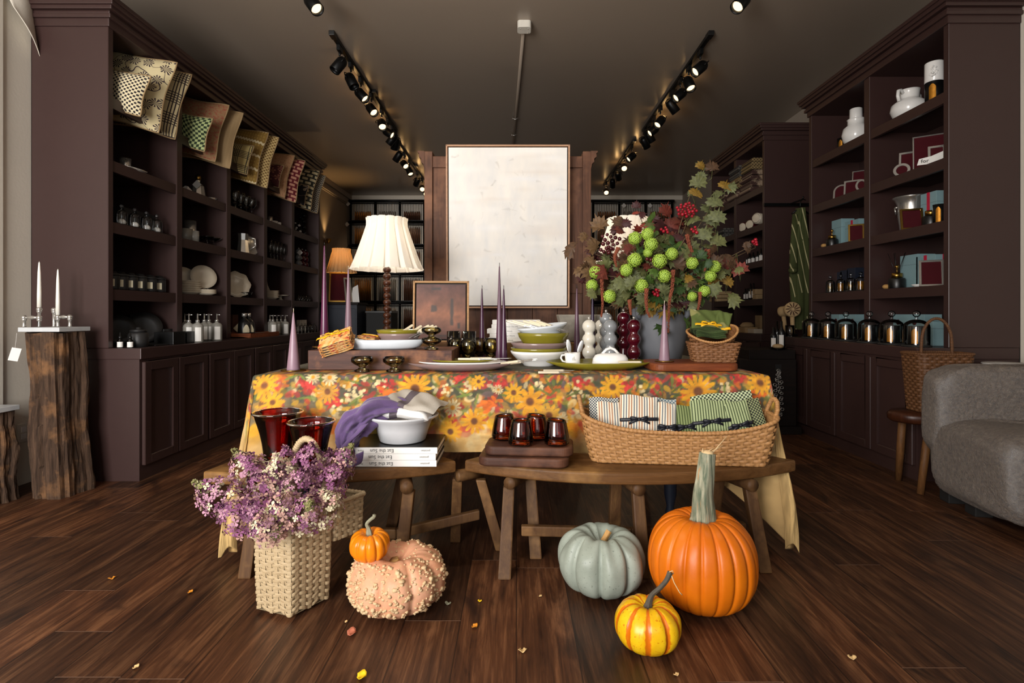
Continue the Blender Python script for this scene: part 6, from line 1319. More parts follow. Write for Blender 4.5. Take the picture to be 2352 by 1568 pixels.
def towel(label, px0, px1, pt, pb, Y, mt, roll=0, yaw=-5, th_=.03, ribbon=None, horiz=False, tilt=-12):
    a, b = P(px0, pt, Y), P(px1, pb, Y); w_ = b.x - a.x; h_ = a.z - b.z + .05; c = Vector(((a.x + b.x) / 2, Y, b.z - .05))
    o = thing('folded_cloth', label, 'cloth', c, group='striped and checked cloths in the long basket', rot=(R(tilt), R(roll), R(yaw)))
    out = rr(w_ / 2, th_ / 2, th_ * .32, 3)
    mb = MB()
    for k in range(3):
        y0 = -th_ / 2 + th_ * k / 3
        def fn(u, v, s, y0=y0, k=k):
            e = max(0, min(1, 14 * min(v, 1 - v), 10 * min(u, 1 - u))) ** .5
            return ((u - .5) * w_ * (1 - .01 * k), y0 + th_ / 3 * (.5 + s * .5 * e) + .003 * math.sin(5 * u + 4 * v + k), v * h_ * (1 - .02 * k) + .004 * math.sin(6 * u + k))
        mb.grid(lambda u, v: fn(u, v, -1), 10, 10); mb.grid(lambda u, v: fn(1 - u, v, 1), 10, 10)
    if horiz: pass
    build(mb, 'folds', M[mt], o)
    if ribbon:
        rb = bow('ribbon', 'black ribbon bow', Matrix.Identity(4), .014, 'ribbon_black', True, w_ * 1.02); rb.parent = o; rb.matrix_world = Matrix.Identity(4); rb.location = (0, -th_ / 2 - .005, ribbon * h_); rb.rotation_euler = (R(90), R(-4), 0)
        for kk in ('label', 'category'): del rb[kk]
        rb.name = 'ribbon'
        for ch in list(rb.children):
            ch.matrix_parent_inverse = Matrix.Identity(4); ch.parent = o; ch.location = rb.location; ch.rotation_euler = rb.rotation_euler; ch.name = 'ribbon_' + ch.name.split('.')[0]
        bpy.data.objects.remove(rb)
    return o
towel('navy checked cloth at the left back of the long basket', 1356, 1424, 914, 965, 2.28, 't_navycheck', -2); towel('pale blue checked cloth behind the tan striped cloths', 1490, 1552, 916, 965, 2.29, 't_bluecheck', 2)
towel('tan and blue striped cloth at the left, beside the navy check', 1374, 1428, 924, 968, 2.24, 't_tan', -2); towel('large tan and blue striped cloth tied with a black bow', 1423, 1508, 910, 975, 2.22, 't_tan', 2, ribbon=.42, th_=.036); towel('narrow tan and navy striped cloth right of the large striped one', 1509, 1551, 926, 975, 2.215, 't_tan', 3, ribbon=.28)
towel('olive striped cloth with a black bow, left of the green cloths', 1549, 1604, 932, 985, 2.22, 't_olive', -4, ribbon=.4); towel('large pale green striped cloth tied with a black bow', 1594, 1680, 920, 990, 2.2, 't_green', -3, ribbon=.5, th_=.036); towel('pale green striped cloth with a black bow, right one', 1678, 1737, 922, 985, 2.19, 't_green', -12, ribbon=.4)
towel('green and black checked cloth standing behind the green stripes', 1600, 1738, 903, 955, 2.27, 't_greencheck', -8); towel('dark green finely checked cloth at the right end of the basket', 1733, 1768, 914, 975, 2.21, 't_blackcheck', -14)
# ------------------------------------------------------------------ pumpkins on the floor
def pumpkin(name, label, p, rx, h, nr, depth, mt, dim=.16, botd=.08, pw=.8, stem=None, smt=None, rz=0, lob=1.6, tilt=0, warts=0, wmt=None, sq=1, pinch=0):
    o = thing(name, label, 'pumpkin', p, rz, rot=(R(tilt), 0, rz)); NU, NV = nr * 12, 36; jit = [rnd.uniform(.75, 1.25) for _ in range(nr)]; jr = [rnd.uniform(.985, 1.015) for _ in range(nr)]
    def sf(u, v):
        a = 2 * PI * u; ph = PI * v; k = (u * nr) % 1; i = int(u * nr) % nr
        g = (1 - abs(math.sin(PI * k))) ** lob; rad = max(0, math.sin(ph)) ** pw; rib = 1 - depth * g * jit[i] * min(1, rad * 1.4)
        rib *= 1 + (jr[i] - 1) * math.sin(PI * k) + pinch * math.cos(2 * a)
        z = -math.cos(ph) * -1; zz = h / 2 + h / 2 * (abs(z) ** .95) * (1 if z > 0 else -1)
        zz -= dim * h * math.exp(-(rad / .3) ** 2) * (z > 0); zz += botd * h * math.exp(-(rad / .35) ** 2) * (z < 0)
        return Vector((rx * rad * rib * math.cos(a), rx * rad * rib * math.sin(a), zz + .012 * h * (1 - g) * (z > 0))) * (1 + .05 * depth * 6 * mnoise.noise(Vector((3 * math.cos(a), 3 * math.sin(a), 4 * v + nr))))
    mb = MB(); mb.grid(sf, NU, NV, cu=True)
    if warts:
        u0 = 0
        for _ in range(warts):
            u = (rnd.random() + .012 * rnd.gauss(0, 1)) if _ % 3 == 0 else (u0 + rnd.gauss(0, .012)); u0 = u; u %= 1; v = math.acos(1 - 2 * (rnd.random() ** .85) * .82) / PI; c = sf(u, v); r = rnd.uniform(.0028, .0062) * (1.6 if rnd.random() < .1 else 1)
            k0 = len(mb.v); mb.ball(c, r, 7, 1, sz=rnd.uniform(.7, 1.1), sx=rnd.uniform(.8, 1.5), sy=rnd.uniform(.8, 1.4), rings=4); mb.v[k0:] = [tuple(c + (Vector(p) - c) * rnd.uniform(.7, 1.25)) for p in mb.v[k0:]]
    build(mb, 'fruit', [M[mt]] + ([M[wmt]] if wmt else []), o)
    if stem:
        pts, rs = stem; N = len(pts); fp = poly_path(pts); mb = MB(); n = 16; vs = []
        K = 26
        for i in range(K + 1):
            t = i / K; c = fp(t); d = (fp(min(1, t + .03)) - fp(max(0, t - .03))).normalized(); x = d.cross(Vector((0, 1, .01))).normalized(); y = x.cross(d); q = t * (len(rs) - 1); j = min(int(q), len(rs) - 2); r = rs[j] + (rs[j + 1] - rs[j]) * (q - j)
            for k in range(n):
                a = 2 * PI * k / n + .5 * t; w_ = 1 + .16 * math.cos(5 * a) * (1.7 - t); vs.append(c + x * math.cos(a) * r * w_ + y * math.sin(a) * r * w_)
        fs = [(i * n + k, i * n + (k + 1) % n, (i + 1) * n + (k + 1) % n, (i + 1) * n + k) for i in range(K) for k in range(n)] + [tuple(range(K * n, K * n + n))]
        mb.add(vs, fs, 0, True); build(mb, 'stem', M[smt], o)
    return o
def skin(name, c1, c2, sc=6, rough=.35, speck=None, th_=.6, ribs=0, ribc=None, bump=.15, bsc=60):
    t = NT(name); c = t.ramp(t.noise(t.tc(), sc, 4, .6), (.3, c1), (.7, c2))
    if ribs:
        s = t.sep(t.tc()); an = t.math('MULTIPLY', t.math('ADD', t.math('ARCTAN2', s[1], s[0]), PI), ribs / (2 * PI)); q = t.math('ABSOLUTE', t.math('SUBTRACT', t.math('FRACT', t.math('ADD', an, .5)), .5))
        q = t.math('ADD', q, t.math('MULTIPLY', t.math('SUBTRACT', t.noise(t.tc(), 90, 3), .5), .16)); c = t.mix(t.ramp(q, (.11, (1, 1, 1)), (.17, (0, 0, 0))), c, ribc)
    if speck: c = t.mix(t.ramp(t.noise(t.tc(), 110, 3, .7), (th_, (0, 0, 0)), (th_ + .05, (1, 1, 1))), c, speck)
    t.bump(t.noise(t.tc(), bsc, 3), bump, .003); M[name] = t.fin(c, rough, Specular_IOR_Level=.35); return M[name]
skin('skin_orange', C('#c66006'), C('#d9750f'), 5, .4, bump=.25, bsc=35); skin('skin_mini', C('#d9730b'), C('#e88a14'), 14, .28); skin('skin_grey', C('#878f83'), C('#9fa79b'), 9, .42, C('#6d756a'), .64, bump=.25)
skin('skin_yellow', C('#d9a307'), C('#efc21f'), 12, .3, C('#c9780f'), .6, 10, C('#cf6a0d')); skin('skin_warty', C('#c98a66'), C('#dca888'), 8, .5, C('#cfa87a'), .58, bump=.4); skin('wart', C('#c0a078'), C('#d3b78e'), 30, .6)
t = NT('stem_green'); s = t.sep(t.tc()); c = t.mix(t.ramp(t.noise(t.map(t.tc(), (60, 60, 5)), 1.2, 4, .65), (.35, (0, 0, 0)), (.65, (1, 1, 1))), C('#4a5a45'), C('#a9a58c')); c = t.mix(t.ramp(t.noise(t.map(t.tc(), (90, 90, 4)), 1, 2), (.62, (0, 0, 0)), (.68, (1, 1, 1))), c, C('#b5824f')); t.bump(t.noise(t.map(t.tc(), (80, 80, 6)), 1.5, 4), .7, .006); M['stem_green'] = t.fin(c, .75)
q = P(1611, 0, 1.86)
bigp = pumpkin('pumpkin', 'large bright orange pumpkin with a long grey-green stem, at right', Vector((q.x, 1.86, 0)), .182, .315, 21, .05, 'skin_orange', .11, .04, .72, ([(0, 0, .262), (0, -.01, .31), (-.004, -.012, .38), (.006, -.012, .45), (.016, -.01, .525)], [.062, .036, .031, .029, .026]), 'stem_green', .2, 3)
mb = MB()
for a, b, c_ in ((.02, .07, .05), (.01, .055, .02), (-.012, .02, .012), (-.02, -.02, .014)): mb.tube([(.014 + a * .3, -.012, .522), (.016 + a, -.014, .528), (.016 + b, -.016, .53 + c_)], [.004, .0025, .0012], 6)
mb.lathe([(0, .518), (.024, .52), (.018, .532), (0, .536)], 12, (.016, -.01, 0)); build(mb, 'dry_stem_fibres', M['straw'], bigp)
q = P(1381, 0, 1.97)
pumpkin('pumpkin', 'flattened grey-green ribbed pumpkin left of the large orange one', Vector((q.x, 1.97, 0)), .158, .215, 9, .17, 'skin_grey', .3, .1, .62, ([(0, 0, .14), (.0, -.006, .165), (.012, -.01, .192), (.026, -.01, .212)], [.017, .012, .010, .011]), 'tan_stem', .35, 2.2)
q = P(1487, 0, 1.625)
pumpkin('gourd', 'small yellow pumpkin with orange stripes in front of the large one', Vector((q.x, 1.625, 0)), .098, .138, 10, .07, 'skin_yellow', .15, .06, .72, ([(0, 0, .112), (.003, -.004, .135), (.012, -.006, .16), (.035, -.01, .182), (.055, -.012, .205), (.066, -.012, .228)], [.015, .009, .0065, .0065, .007, .008]), 'yellow_gourd_stem', .1, 2.2)
q2 = bpy.data.objects['gourd']; mb = MB(); mb.tube([(.066, -.015, .228), (.075, -.02, .2), (.092, -.02, .17), (.1, -.02, .162)], .0016, 5); mb.tube([(.062, -.015, .23), (.07, -.02, .236), (.074, -.018, .225)], .0016, 5); build(mb, 'stem_fibre', M['straw'], q2)
q = P(912, 0, 1.86)
pumpkin('pumpkin', 'peach coloured warty pumpkin with a sunken top', Vector((q.x, 1.86, 0)), .165, .19, 10, .09, 'skin_warty', .3, .06, .62, ([(0, 0, .118), (-.004, -.004, .14), (-.012, -.008, .16)], [.03, .017, .018]), 'tan_stem', .2, 2.2, warts=900, wmt='wart')
q = P(849, 0, 1.83)
pumpkin('pumpkin', 'mini orange pumpkin resting on top of the warty pumpkin', Vector((q.x, 1.835, .172)), .0665, .098, 12, .1, 'skin_mini', .22, .06, .7, ([(0, 0, .075), (-.003, 0, .105), (-.008, -.004, .125), (.004, -.006, .14), (.016, -.008, .15), (.019, -.01, .158)], [.012, .0065, .005, .005, .0052, .006]), 'grey_stem', .1, 2.2, tilt=6)
# ------------------------------------------------------------------ step basket
A = Vector((-.882, 1.81)); Bc = Vector((-.735, 1.758)); dR = Vector((.56, .828)).normalized(); Cc = Bc + dR * .162; wv = A - Bc
o = thing('step_basket', 'pale split-wood basket with a raised back part, holding hydrangeas', 'basket', (Bc.x, Bc.y, 0))
def quad_loop(a, b, c, d, r=.012):
    q = [a, b, c, d]; out = []
    for i in range(4):
        p, n_, m_ = q[i], (q[(i + 1) % 4] - q[i]).normalized(), (q[i - 1] - q[i]).normalized()
        out += [p + m_ * r, p + (m_ + n_) * r * .3, p + n_ * r]
    return out
l1 = loop_of(quad_loop(A, Bc, Cc, Cc + wv)); ctr = (A + Cc) / 2
def tp(s, t): c = ctr + (l1(s) - ctr) * (1.0 - .05 * (1 - t) + .035 * math.sin(PI * t)); return (c.x, c.y, .01 * (1 - t) + .33 * t + .012 * (1 - t) * math.sin(8 * PI * s) ** 2)
mb = MB(); weave(mb, tp, 25, 24, .0023, 24 * 8, .55, bulge=.12); mb.add([*[tuple(ctr + (q - ctr) * .9) + (.012,) for q in (A, Bc, Cc, Cc + wv)]], [(0, 1, 2, 3)]); build(mb, 'tall_front', M['basket_pale'], o, world=True)
D0, D1 = Cc + dR * .008, Cc + dR * .145
l2 = loop_of(quad_loop(D0 + wv * 1.0, D0, D1, D1 + wv * 1.0)); c2 = (D0 + D1 + wv) / 2
def sp(s, t): c = c2 + (l2(s) - c2) * (.96 + .04 * t); return (c.x, c.y, .2 + .132 * t)
mb = MB(); weave(mb, sp, 10, 22, .0023, 22 * 8, .55, bulge=.12); mb.add([*[tuple(c2 + (q - c2) * .9) + (.203,) for q in (D0, D1, D1 + wv, D0 + wv)]], [(0, 1, 2, 3)]); build(mb, 'raised_back', M['basket_pale'], o, world=True)
rl = [Bc, D1, D1 + wv, A]; ll = loop_of(rl); mb = MB(); wrapped(mb, [tuple(ll(k / 80)) + (.335,) for k in range(81)], .0085, 60, closed=True); build(mb, 'rim', M['basket_pale'], o, world=True)
h0 = Cc - dR * .03; h1 = h0 + wv; mb = MB(); wrapped(mb, [tuple(h0.lerp(h1, .5 - .5 * math.cos(PI * k / 14))) + (.33 + .235 * math.sin(PI * k / 14) ** .8,) for k in range(15)], .011, 60, n=8); build(mb, 'handle', M['basket_pale'], o, world=True)
# hydrangeas
mat('hy_purple', C('#7d466a'), .7, var=.35, nsc=40); mat('hy_mauve', C('#a87a8c'), .7, var=.3, nsc=40); mat('hy_cream', C('#cfc3a0'), .7, var=.2, nsc=40); mat('hy_pink', C('#b58d80'), .7, var=.3, nsc=40); mat('hy_olive', C('#7d7a4a'), .75, var=.3, nsc=40); mat('hy_plum', C('#5c2e4a'), .7, var=.3, nsc=40); mat('stem_brown', C('#5c4a30'), .8)
def floret(mb, c, n, r, m):
    n = n.normalized(); x = n.orthogonal().normalized(); y = n.cross(x); a0 = rnd.uniform(0, PI)
    for k in range(4):
        a = a0 + k * PI / 2 + rnd.uniform(-.15, .15); d = x * math.cos(a) + y * math.sin(a); e = n.cross(d); l = r * rnd.uniform(.85, 1.15); cu = rnd.uniform(-.1, .35)
        mb.add([c, c + d * l * .3 + e * l * .16 + n * l * .1, c + d * l * .72 + e * l * .4 + n * l * .16, c + d * l * 1.02 + e * l * .12 + n * l * cu, c + d * l * 1.02 - e * l * .12 + n * l * cu, c + d * l * .72 - e * l * .4 + n * l * .16, c + d * l * .3 - e * l * .16 + n * l * .1], [(0, 6, 5, 4, 3, 2, 1)], m, True)
def hyd_mesh(kind, L=.15, W=.07, n=130, seed=0):
    r0 = random.Random(seed); mb = MB(); w_ = {'purple': (0, 0, 0, 1, 1, 5, 3), 'mauve': (1, 1, 1, 0, 2, 3, 0), 'cream': (2, 2, 2, 1, 3, 2), 'pink': (3, 3, 1, 2, 3, 0, 4)}[kind]
    for i in range(n):
        t = r0.random() ** .8; a = r0.uniform(0, 2 * PI); rad = W * (math.sin(PI * min(1, .12 + t * .95)) ** .7) * r0.uniform(.7, 1.08); c = Vector((rad * math.cos(a), rad * math.sin(a), L * t))
        nn = Vector((math.cos(a), math.sin(a), .5 + .9 * (t - .4))); floret(mb, c, nn + Vector((r0.uniform(-.5, .5),) * 3), r0.uniform(.009, .0135), 4 if (t > .86 and kind == 'mauve' and r0.random() < .7) else r0.choice(w_))
    for i in range(60 if kind == 'mauve' else 0):
        t = .75 + .3 * r0.random(); a = r0.uniform(0, 2 * PI); mb.ball((W * .4 * (1.12 - t) * 2 * math.cos(a), W * .4 * (1.12 - t) * 2 * math.sin(a), L * t), .0035, 5, 4, rings=3)
    return mb
hm = [M['hy_purple'], M['hy_mauve'], M['hy_cream'], M['hy_pink'], M['hy_olive'], M['hy_plum']]; hprot = {}
heads = [('mauve', 572, 1085, 1.82, 'upright at the far left with a green tip'), ('mauve', 505, 1140, 1.72, 'pointing left with an olive tip'), ('purple', 555, 1185, 1.70, 'hanging at the lower left'), ('purple', 610, 1135, 1.74, 'purple one in the left middle'), ('cream', 645, 1100, 1.8, 'pale cream one near the top'), ('purple', 705, 1075, 1.84, 'tall purple one beside the handle'), ('purple', 690, 1125, 1.76, 'purple one in the centre'),
  ('purple', 755, 1115, 1.82, 'purple one right of the centre'), ('mauve', 775, 1075, 1.9, 'pointing up at far right, green tipped'), ('pink', 650, 1170, 1.69, 'faded pink one in the lower middle'), ('purple', 600, 1180, 1.68, 'purple one above the basket corner at left'), ('cream', 745, 1170, 1.75, 'cream and pink one at the lower right'), ('mauve', 700, 1180, 1.7, 'mauve one at the lower centre right'), ('pink', 620, 1205, 1.67, 'faded pink one at the basket edge'), ('mauve', 600, 1105, 1.86, 'mauve one behind at left'), ('purple', 660, 1085, 1.88, 'purple one behind the cream one'), ('purple', 735, 1090, 1.9, 'purple one behind the handle')]
bc_ = Vector((ctr.x, ctr.y, .28))
for i, (kd, px, py, Y, lb) in enumerate(heads):
    c = P(px, py, Y); d = (c - bc_); d.z = max(d.z, .03) + .05; d.normalize()
    r_ = thing('hydrangea_stem', 'dried hydrangea head in the step basket, ' + lb, 'flower', c - d * .055, group='dried hydrangeas in the step basket', rot=d.to_track_quat('Z', 'Y').to_euler())
    key = (kd, i % 2)
    if key not in hprot: hprot[key] = build(hyd_mesh(kd, .145, .062, 150, i), 'flower_head', hm, r_)
    else: dup(hprot[key], parent=r_)
    mb = MB(); Ln = (c - bc_).length; mb.tube([(0, 0, .1), (0, 0, 0), (.0, 0, -max(.02, Ln - .06))], .003, 6); build(mb, 'stem', M['stem_brown'], r_)
# petals and leaf crumbs on the floor
for i, (px, py, s, mt, lb) in enumerate(((257, 1330, .016, 'petal', 'small curled amber petal on the floor at far left'), (437, 1362, .014, 'petal', 'amber crumb of leaf on the floor left of the step basket'), (312, 1535, .013, 'petal_pale', 'pale petal on the floor at the lower left'), (795, 1430, .008, 'petal_pale', 'tiny pale crumb on the floor before the warty pumpkin'), (808, 1457, .026, 'petal_pink', 'pink torn petal on the floor below the warty pumpkin'), (831, 1557, .024, 'petal_yellow', 'bright yellow petal on the floor at the bottom of the view'), (1029, 1388, .014, 'grey_stem', 'greenish crumb on the floor right of the warty pumpkin'), (1102, 1382, .009, 'petal_yellow', 'tiny yellow crumb on the floor in the middle'), (1090, 1441, .016, 'petal', 'orange curled petal on the floor in the middle'), (1200, 1497, .017, 'petal_pale', 'tan seed on the floor in the middle front'), (1241, 1371, .009, 'petal_pale', 'tiny pale crumb on the floor left of the grey pumpkin'), (1553, 1552, .011, 'petal_pale', 'pale crumb on the floor below the yellow pumpkin'), (1957, 1513, .015, 'petal_pale', 'pale curved crumb on the floor at right'), (1474, 1466, .006, 'petal_yellow', 'tiny yellow crumb on the floor under the yellow pumpkin'))):
    mb = MB(); mb.grid(lambda u, v: ((u - .5) * s * 1.6 * (1 - (2 * v - 1) ** 2 * .6), (v - .5) * s, .003 + s * .35 * (2 * u - 1) ** 2 + .1 * s * math.sin(6 * v)), 5, 4); single('petal', mb, M[mt], lb, 'petal', onz(px, py, 0.0), rnd.uniform(0, 3), 'petals and crumbs on the floor', thick=.001)
# ------------------------------------------------------------------ timber stumps and candle holders
def stump(name, label, p, hx, hy, h, seed, lean=0, rz=0):
    N = 72; K = 60; r2 = random.Random(seed); ol = loop_of(rr(hx, hy, .03, 4)); pn = [r2.uniform(0, 6) for _ in range(12)]
    xs = np.array([i / N for i in range(N)]); mb = MB(); vs = []
    for j in range(K + 1):
        t = j / K
        for i in range(N):
            c = ol(i / N); s = i / N; d = 0
            for k in range(6): d += .011 / (k + 1) * math.sin(2 * PI * (3 + 5 * k) * s + pn[k] + .45 * math.sin(1.8 * t * (1 + k * .4) + pn[k + 3]))
            d += .007 * math.sin(9 * t + 6 * s + pn[9]) + .005 * mnoise.noise(Vector((s * 22, t * 7, seed))) + .006 * mnoise.noise(Vector((s * 60, t * 11, seed)))
            if abs(s - .63 - .02 * math.sin(5 * t)) < .007: d -= .02
            f = 1 + d / max(hx, .05) * .8; tw = .94 + .06 * (1 - t) + .05 * math.sin(3 * t + seed)
            vs.append((c.x * f * tw + lean * (1 - t), c.y * f, h * t + (0 if 0 < j < K else 0) + (.004 * math.sin(9 * s * PI) if j == K else 0)))
    fs = [(j * N + i, j * N + (i + 1) % N, (j + 1) * N + (i + 1) % N, (j + 1) * N + i) for j in range(K) for i in range(N)] + [tuple(range(N))[::-1], tuple(range(K * N, K * N + N))]
    mb.add(vs, fs, 0, False); return single(name, mb, M['log_wood'], label, 'stump', p, rz)
stump('timber_stump', 'tall weathered timber block standing at the left wall', Vector((-2.585, 3.03, 0)), .108, .105, .90, 3, .03)
mb = MB(); mb.box(-.112, .112, -.108, .108, 0, .024); single('marble_slab', mb, M['marble'], 'pale marble slab on the tall timber block', 'slab', (-2.585, 3.03, .906), bev=.003)
stump('timber_stump', 'low timber block at the left edge of the view', Vector((-2.805, 2.87, 0)), .082, .075, .475, 8, .005)
mb = MB(); mb.box(-.09, .09, -.085, .085, 0, .026); single('marble_slab', mb, M['marble'], 'grey slab on the low timber block at the left edge', 'slab', (-2.805, 2.87, .482), bev=.003)
mb = MB(); mb.M = Matrix.Translation((-2.7, 2.91, .79)) @ Matrix.Rotation(R(40), 4, 'Z') @ Matrix.Rotation(R(14), 4, 'Y'); mb.box(-.02, .02, -.0006, .0006, -.04, .03); mb.M = None; mb.tube([(-2.7, 2.91, .818), (-2.695, 2.915, .9)], .0008, 4); tag(build(mb, 'price_tag', M['paper'], None, (-2.7, 2.91, .75), world=True), 'white paper price tag hanging from the tall timber block', 'tag')
def holder(label, base, posts):
    o = thing('candle_holder', label, 'candle holder', base, group='nickel candle holders on the marble slab')
    for k, (dx, h) in enumerate(posts):
        mb = MB(); mb.lathe([(0, 0), (.011, 0), (.008, .006), (.008, h - .02), (.012, h - .016), (.012, h - .004), (0, h)], 14, (dx, 0, 0)); mb.ball((dx, 0, h), .014, 14); build(mb, 'post', M['steel'], o)
    for (a, ha), (b, hb) in zip(posts, posts[1:]):
        z = min(ha, hb); mb = MB(); mb.lathe([(0, 0), (.005, 0), (.008, .3), (.012, .5), (.008, .7), (.005, 1), (0, 1)], 10); l = abs(b - a)
        mb.v = [(min(a, b) + v[2] * l, v[0], z + v[1]) for v in mb.v]; build(mb, 'arm', M['steel'], o)
px2x = lambda px, Y=2.99: (px - CX) * Y / F
holder('nickel candle holder with the taller post, left of the pair', (px2x(92), 2.985, .931), [(px2x(57) - px2x(92), .052), (0, .052), (.0, .098)]); holder('nickel candle holder with the lower candle, right of the pair', (px2x(133, 3.06), 3.06, .931), [(-.022, .095), (0, .055), (.068, .055)])
def taper(label, p, h, r, mt, grp): mb = MB(); mb.lathe([(0, 0), (r, 0), (r * .95, h * .3), (r * .7, h * .75), (r * .35, h * .96), (0, h)], 16); return single('taper_candle', mb, M[mt], label, 'candle', p, group=grp)
taper('white taper candle in the left nickel holder, the taller of two', Vector((px2x(92), 2.985, 1.04)), .255, .0105, 'candle_white', 'white taper candles'); taper('white taper candle in the right nickel holder, the lower of two', Vector((px2x(133, 3.06), 3.06, .998)), .262, .0105, 'candle_white', 'white taper candles')
# ------------------------------------------------------------------ armchair, stool, basket at the right
t = NT('sheepskin'); n = t.noise(t.tc(), 60, 5, .7, .6); f = t.noise(t.tc(), 220, 3, .6); t.bump(t.math('ADD', n, t.math('MULTIPLY', f, .6)), 1.0, .045); M['sheepskin'] = t.fin(t.ramp(n, (.3, C('#4a3a2e')), (.5, C('#7f6a58')), (.7, C('#a38f7c'))), .95, Sheen_Weight=.5)
o = thing('armchair', 'taupe curly sheepskin armchair cut off by the right edge', 'armchair', (2.63, 2.60, 0), R(-9))
def blob(hx, hy, hz, c, e=.32, seed=0, wob=.012):
    def fn(u, v):
        a = 2 * PI * u; b = PI * (v - .5); sg = lambda q, k: math.copysign(abs(q) ** k, q)
        p = Vector((sg(math.cos(b), e) * sg(math.cos(a), e) * hx, sg(math.cos(b), e) * sg(math.sin(a), e) * hy, sg(math.sin(b), e * 1.1) * hz)); w_ = 1 + wob * math.sin(11 * u * PI + 5 * v + seed) + wob * .6 * math.sin(40 * u + 31 * v) + rnd.uniform(-.004, .004)
        return p * w_ + Vector(c)
    mb = MB(); mb.grid(fn, 96, 60, cu=True); return mb
build(blob(.445, .105, .26, (0, .26, .47), .36, 1), 'backrest', M['sheepskin'], o); build(blob(.445, .33, .21, (0, .0, .25), .34, 3), 'seat', M['sheepskin'], o)
for x, y in ((-.33, .05), (.33, .05), (-.34, .24), (.34, .24)): mb = MB(); mb.box(x - .04, x + .04, y - .04, y + .04, 0, .09); build(mb, 'foot', M['black_matte'], o, bev=.004)
o = thing('side_table', 'small round side table mostly hidden behind the sheepskin armchair', 'table', (2.8, 3.07, 0))
mb = MB(); mb.lathe([(0, 0), (.14, 0), (.14, .015), (.02, .03), (.02, .68), (0, .68)], 24); build(mb, 'pedestal', M['black_metal'], o); mb = MB(); mb.lathe([(0, .68), (.14, .68), (.14, .7), (0, .7)], 28); build(mb, 'tabletop', M['walnut_dark'], o)
mb = MB(); mb.lathe([(0, 0), (.1, 0), (.125, .016), (.122, .02), (.1, .006), (0, .006)], 32, rip=lambda a, j: 1 + .01 * math.sin(24 * a)); single('white_dish', mb, M['white_china'], 'white dish on the side table behind the sheepskin armchair', 'dish', (2.8, 3.07, .703))
o = thing('stool', 'rustic three-legged stool beside the sheepskin armchair', 'stool', (2.335, 3.1, 0))
mb = MB(); mb.lathe([(0, .385), (.115, .385), (.13, .4), (.132, .43), (.122, .445), (0, .445)], 30, rip=lambda a, j: 1 + .03 * math.sin(3 * a) + .015 * math.sin(7 * a), sx=1.4); build(mb, 'seat', M['bobbin_wood'], o)
for a, b in (((-.07, .07, .385), (-.03, .16, 0)), ((-.02, -.07, .385), (-.085, -.09, 0)), ((.09, 0, .385), (.14, .05, 0))): mb = MB(); mb.tube([b, Vector(b).lerp(Vector(a), .5), a], [.018, .021, .02], 10); build(mb, 'leg', M['stool_wood'], o)
o = thing('market_basket', 'tall brown woven basket with an arched handle on the stool', 'basket', (2.415, 3.105, .447), R(-4)); la = loop_of(rr(.152, .1, .045, 4))
def mp(s, t): c = la(s); f = .84 + .16 * t; return (c.x * f, c.y * f, .33 * t)
mb = MB(); weave(mb, mp, 20, 38, .0035, 38 * 5, .4); mb.prism([(x * .82, y * .82) for x, y in rr(.152, .1, .045, 4)], 0, .004); build(mb, 'woven_body', M['basket_dark'], o)
mb = MB(); wrapped(mb, [mp(k / 80, 1) for k in range(81)], .008, 70, closed=True); build(mb, 'rim', M['basket_dark'], o)
mb = MB(); wrapped(mb, [(-.085 * math.cos(PI * k / 20), 0, .31 + .07 * min(1, math.sin(PI * k / 20) * 3) + .15 * math.sin(PI * k / 20)) for k in range(21)], .008, 60); build(mb, 'handle', M['basket_dark'], o)
# ------------------------------------------------------------------ wardrobe and large painting behind the table
AX0, AX1, AY, AZ = -.697, .565, 4.1, 2.2
o = thing('wardrobe', 'old brown wooden wardrobe seen from behind the white painting', 'wardrobe', ((AX0 + AX1) / 2, AY + .25, 0))
def W(nm, bs, bev=.004):
    mb = MB()
    for q in bs: mb.box(*q)
    return build(mb, nm, M['armoire_wood'], o, world=True, bev=bev)
for x in (AX0, AX1 - .062): W('stile', [(x, x + .062, AY - .012, AY + .5, 0, AZ + .035)])
W('rail', [(AX0 + .062, AX1 - .062, AY - .004, AY + .02, AZ - .085, AZ)]); W('rail', [(AX0 + .062, AX1 - .062, AY - .004, AY + .02, 1.16, 1.235)])
W('back_board', [(AX0 + .062, AX1 - .062, AY + .01, AY + .03, 1.23, AZ - .08)], 0)
W('plank', [(AX0 + .062 + i * .19, AX0 + .062 + i * .19 + .187, AY + .006, AY + .03, .1, 1.165) for i in range(6)], .002)
W('body', [(AX0 + .03, AX1 - .03, AY + .03, AY + .5, .08, AZ)], 0)
for s, x in ((-1, AX0), (1, AX1)):
    mb = MB(); pr = [(0, AZ + .038), (s * .05, AZ + .038), (s * .05, AZ + .026), (s * .04, AZ + .02), (s * .042, AZ - .005), (s * .025, AZ - .02), (s * .024, AZ - .045), (s * .008, AZ - .06), (0, AZ - .1)]
    n = len(pr); mb.add([(x + a, y, z) for y in (AY - .012, AY + .55) for a, z in pr], [tuple(range(n)), tuple(range(n, 2 * n))[::-1]] + [(k, k + n, (k + 1) % n + n, (k + 1) % n) for k in range(n)]); build(mb, 'cornice', M['armoire_wood'], o, world=True)
mb = MB(); mb.add([(AX0 + .062 + .13 + (i % 2) * .12, AY - .0062, 1.16 + .001 * i) for i in range(2)] + [(-.6, AY - .006, 1.25)], [(0, 1, 2)])
picture('large_painting', 'large white abstract painting in a thin wooden frame above the table', (P(1166.5, 708, 4.0).x, 4.02, 1.048), .915, 1.205, (R(1.6), 0, 0), 'pale_frame', 0, 2, white_abstract, .045)
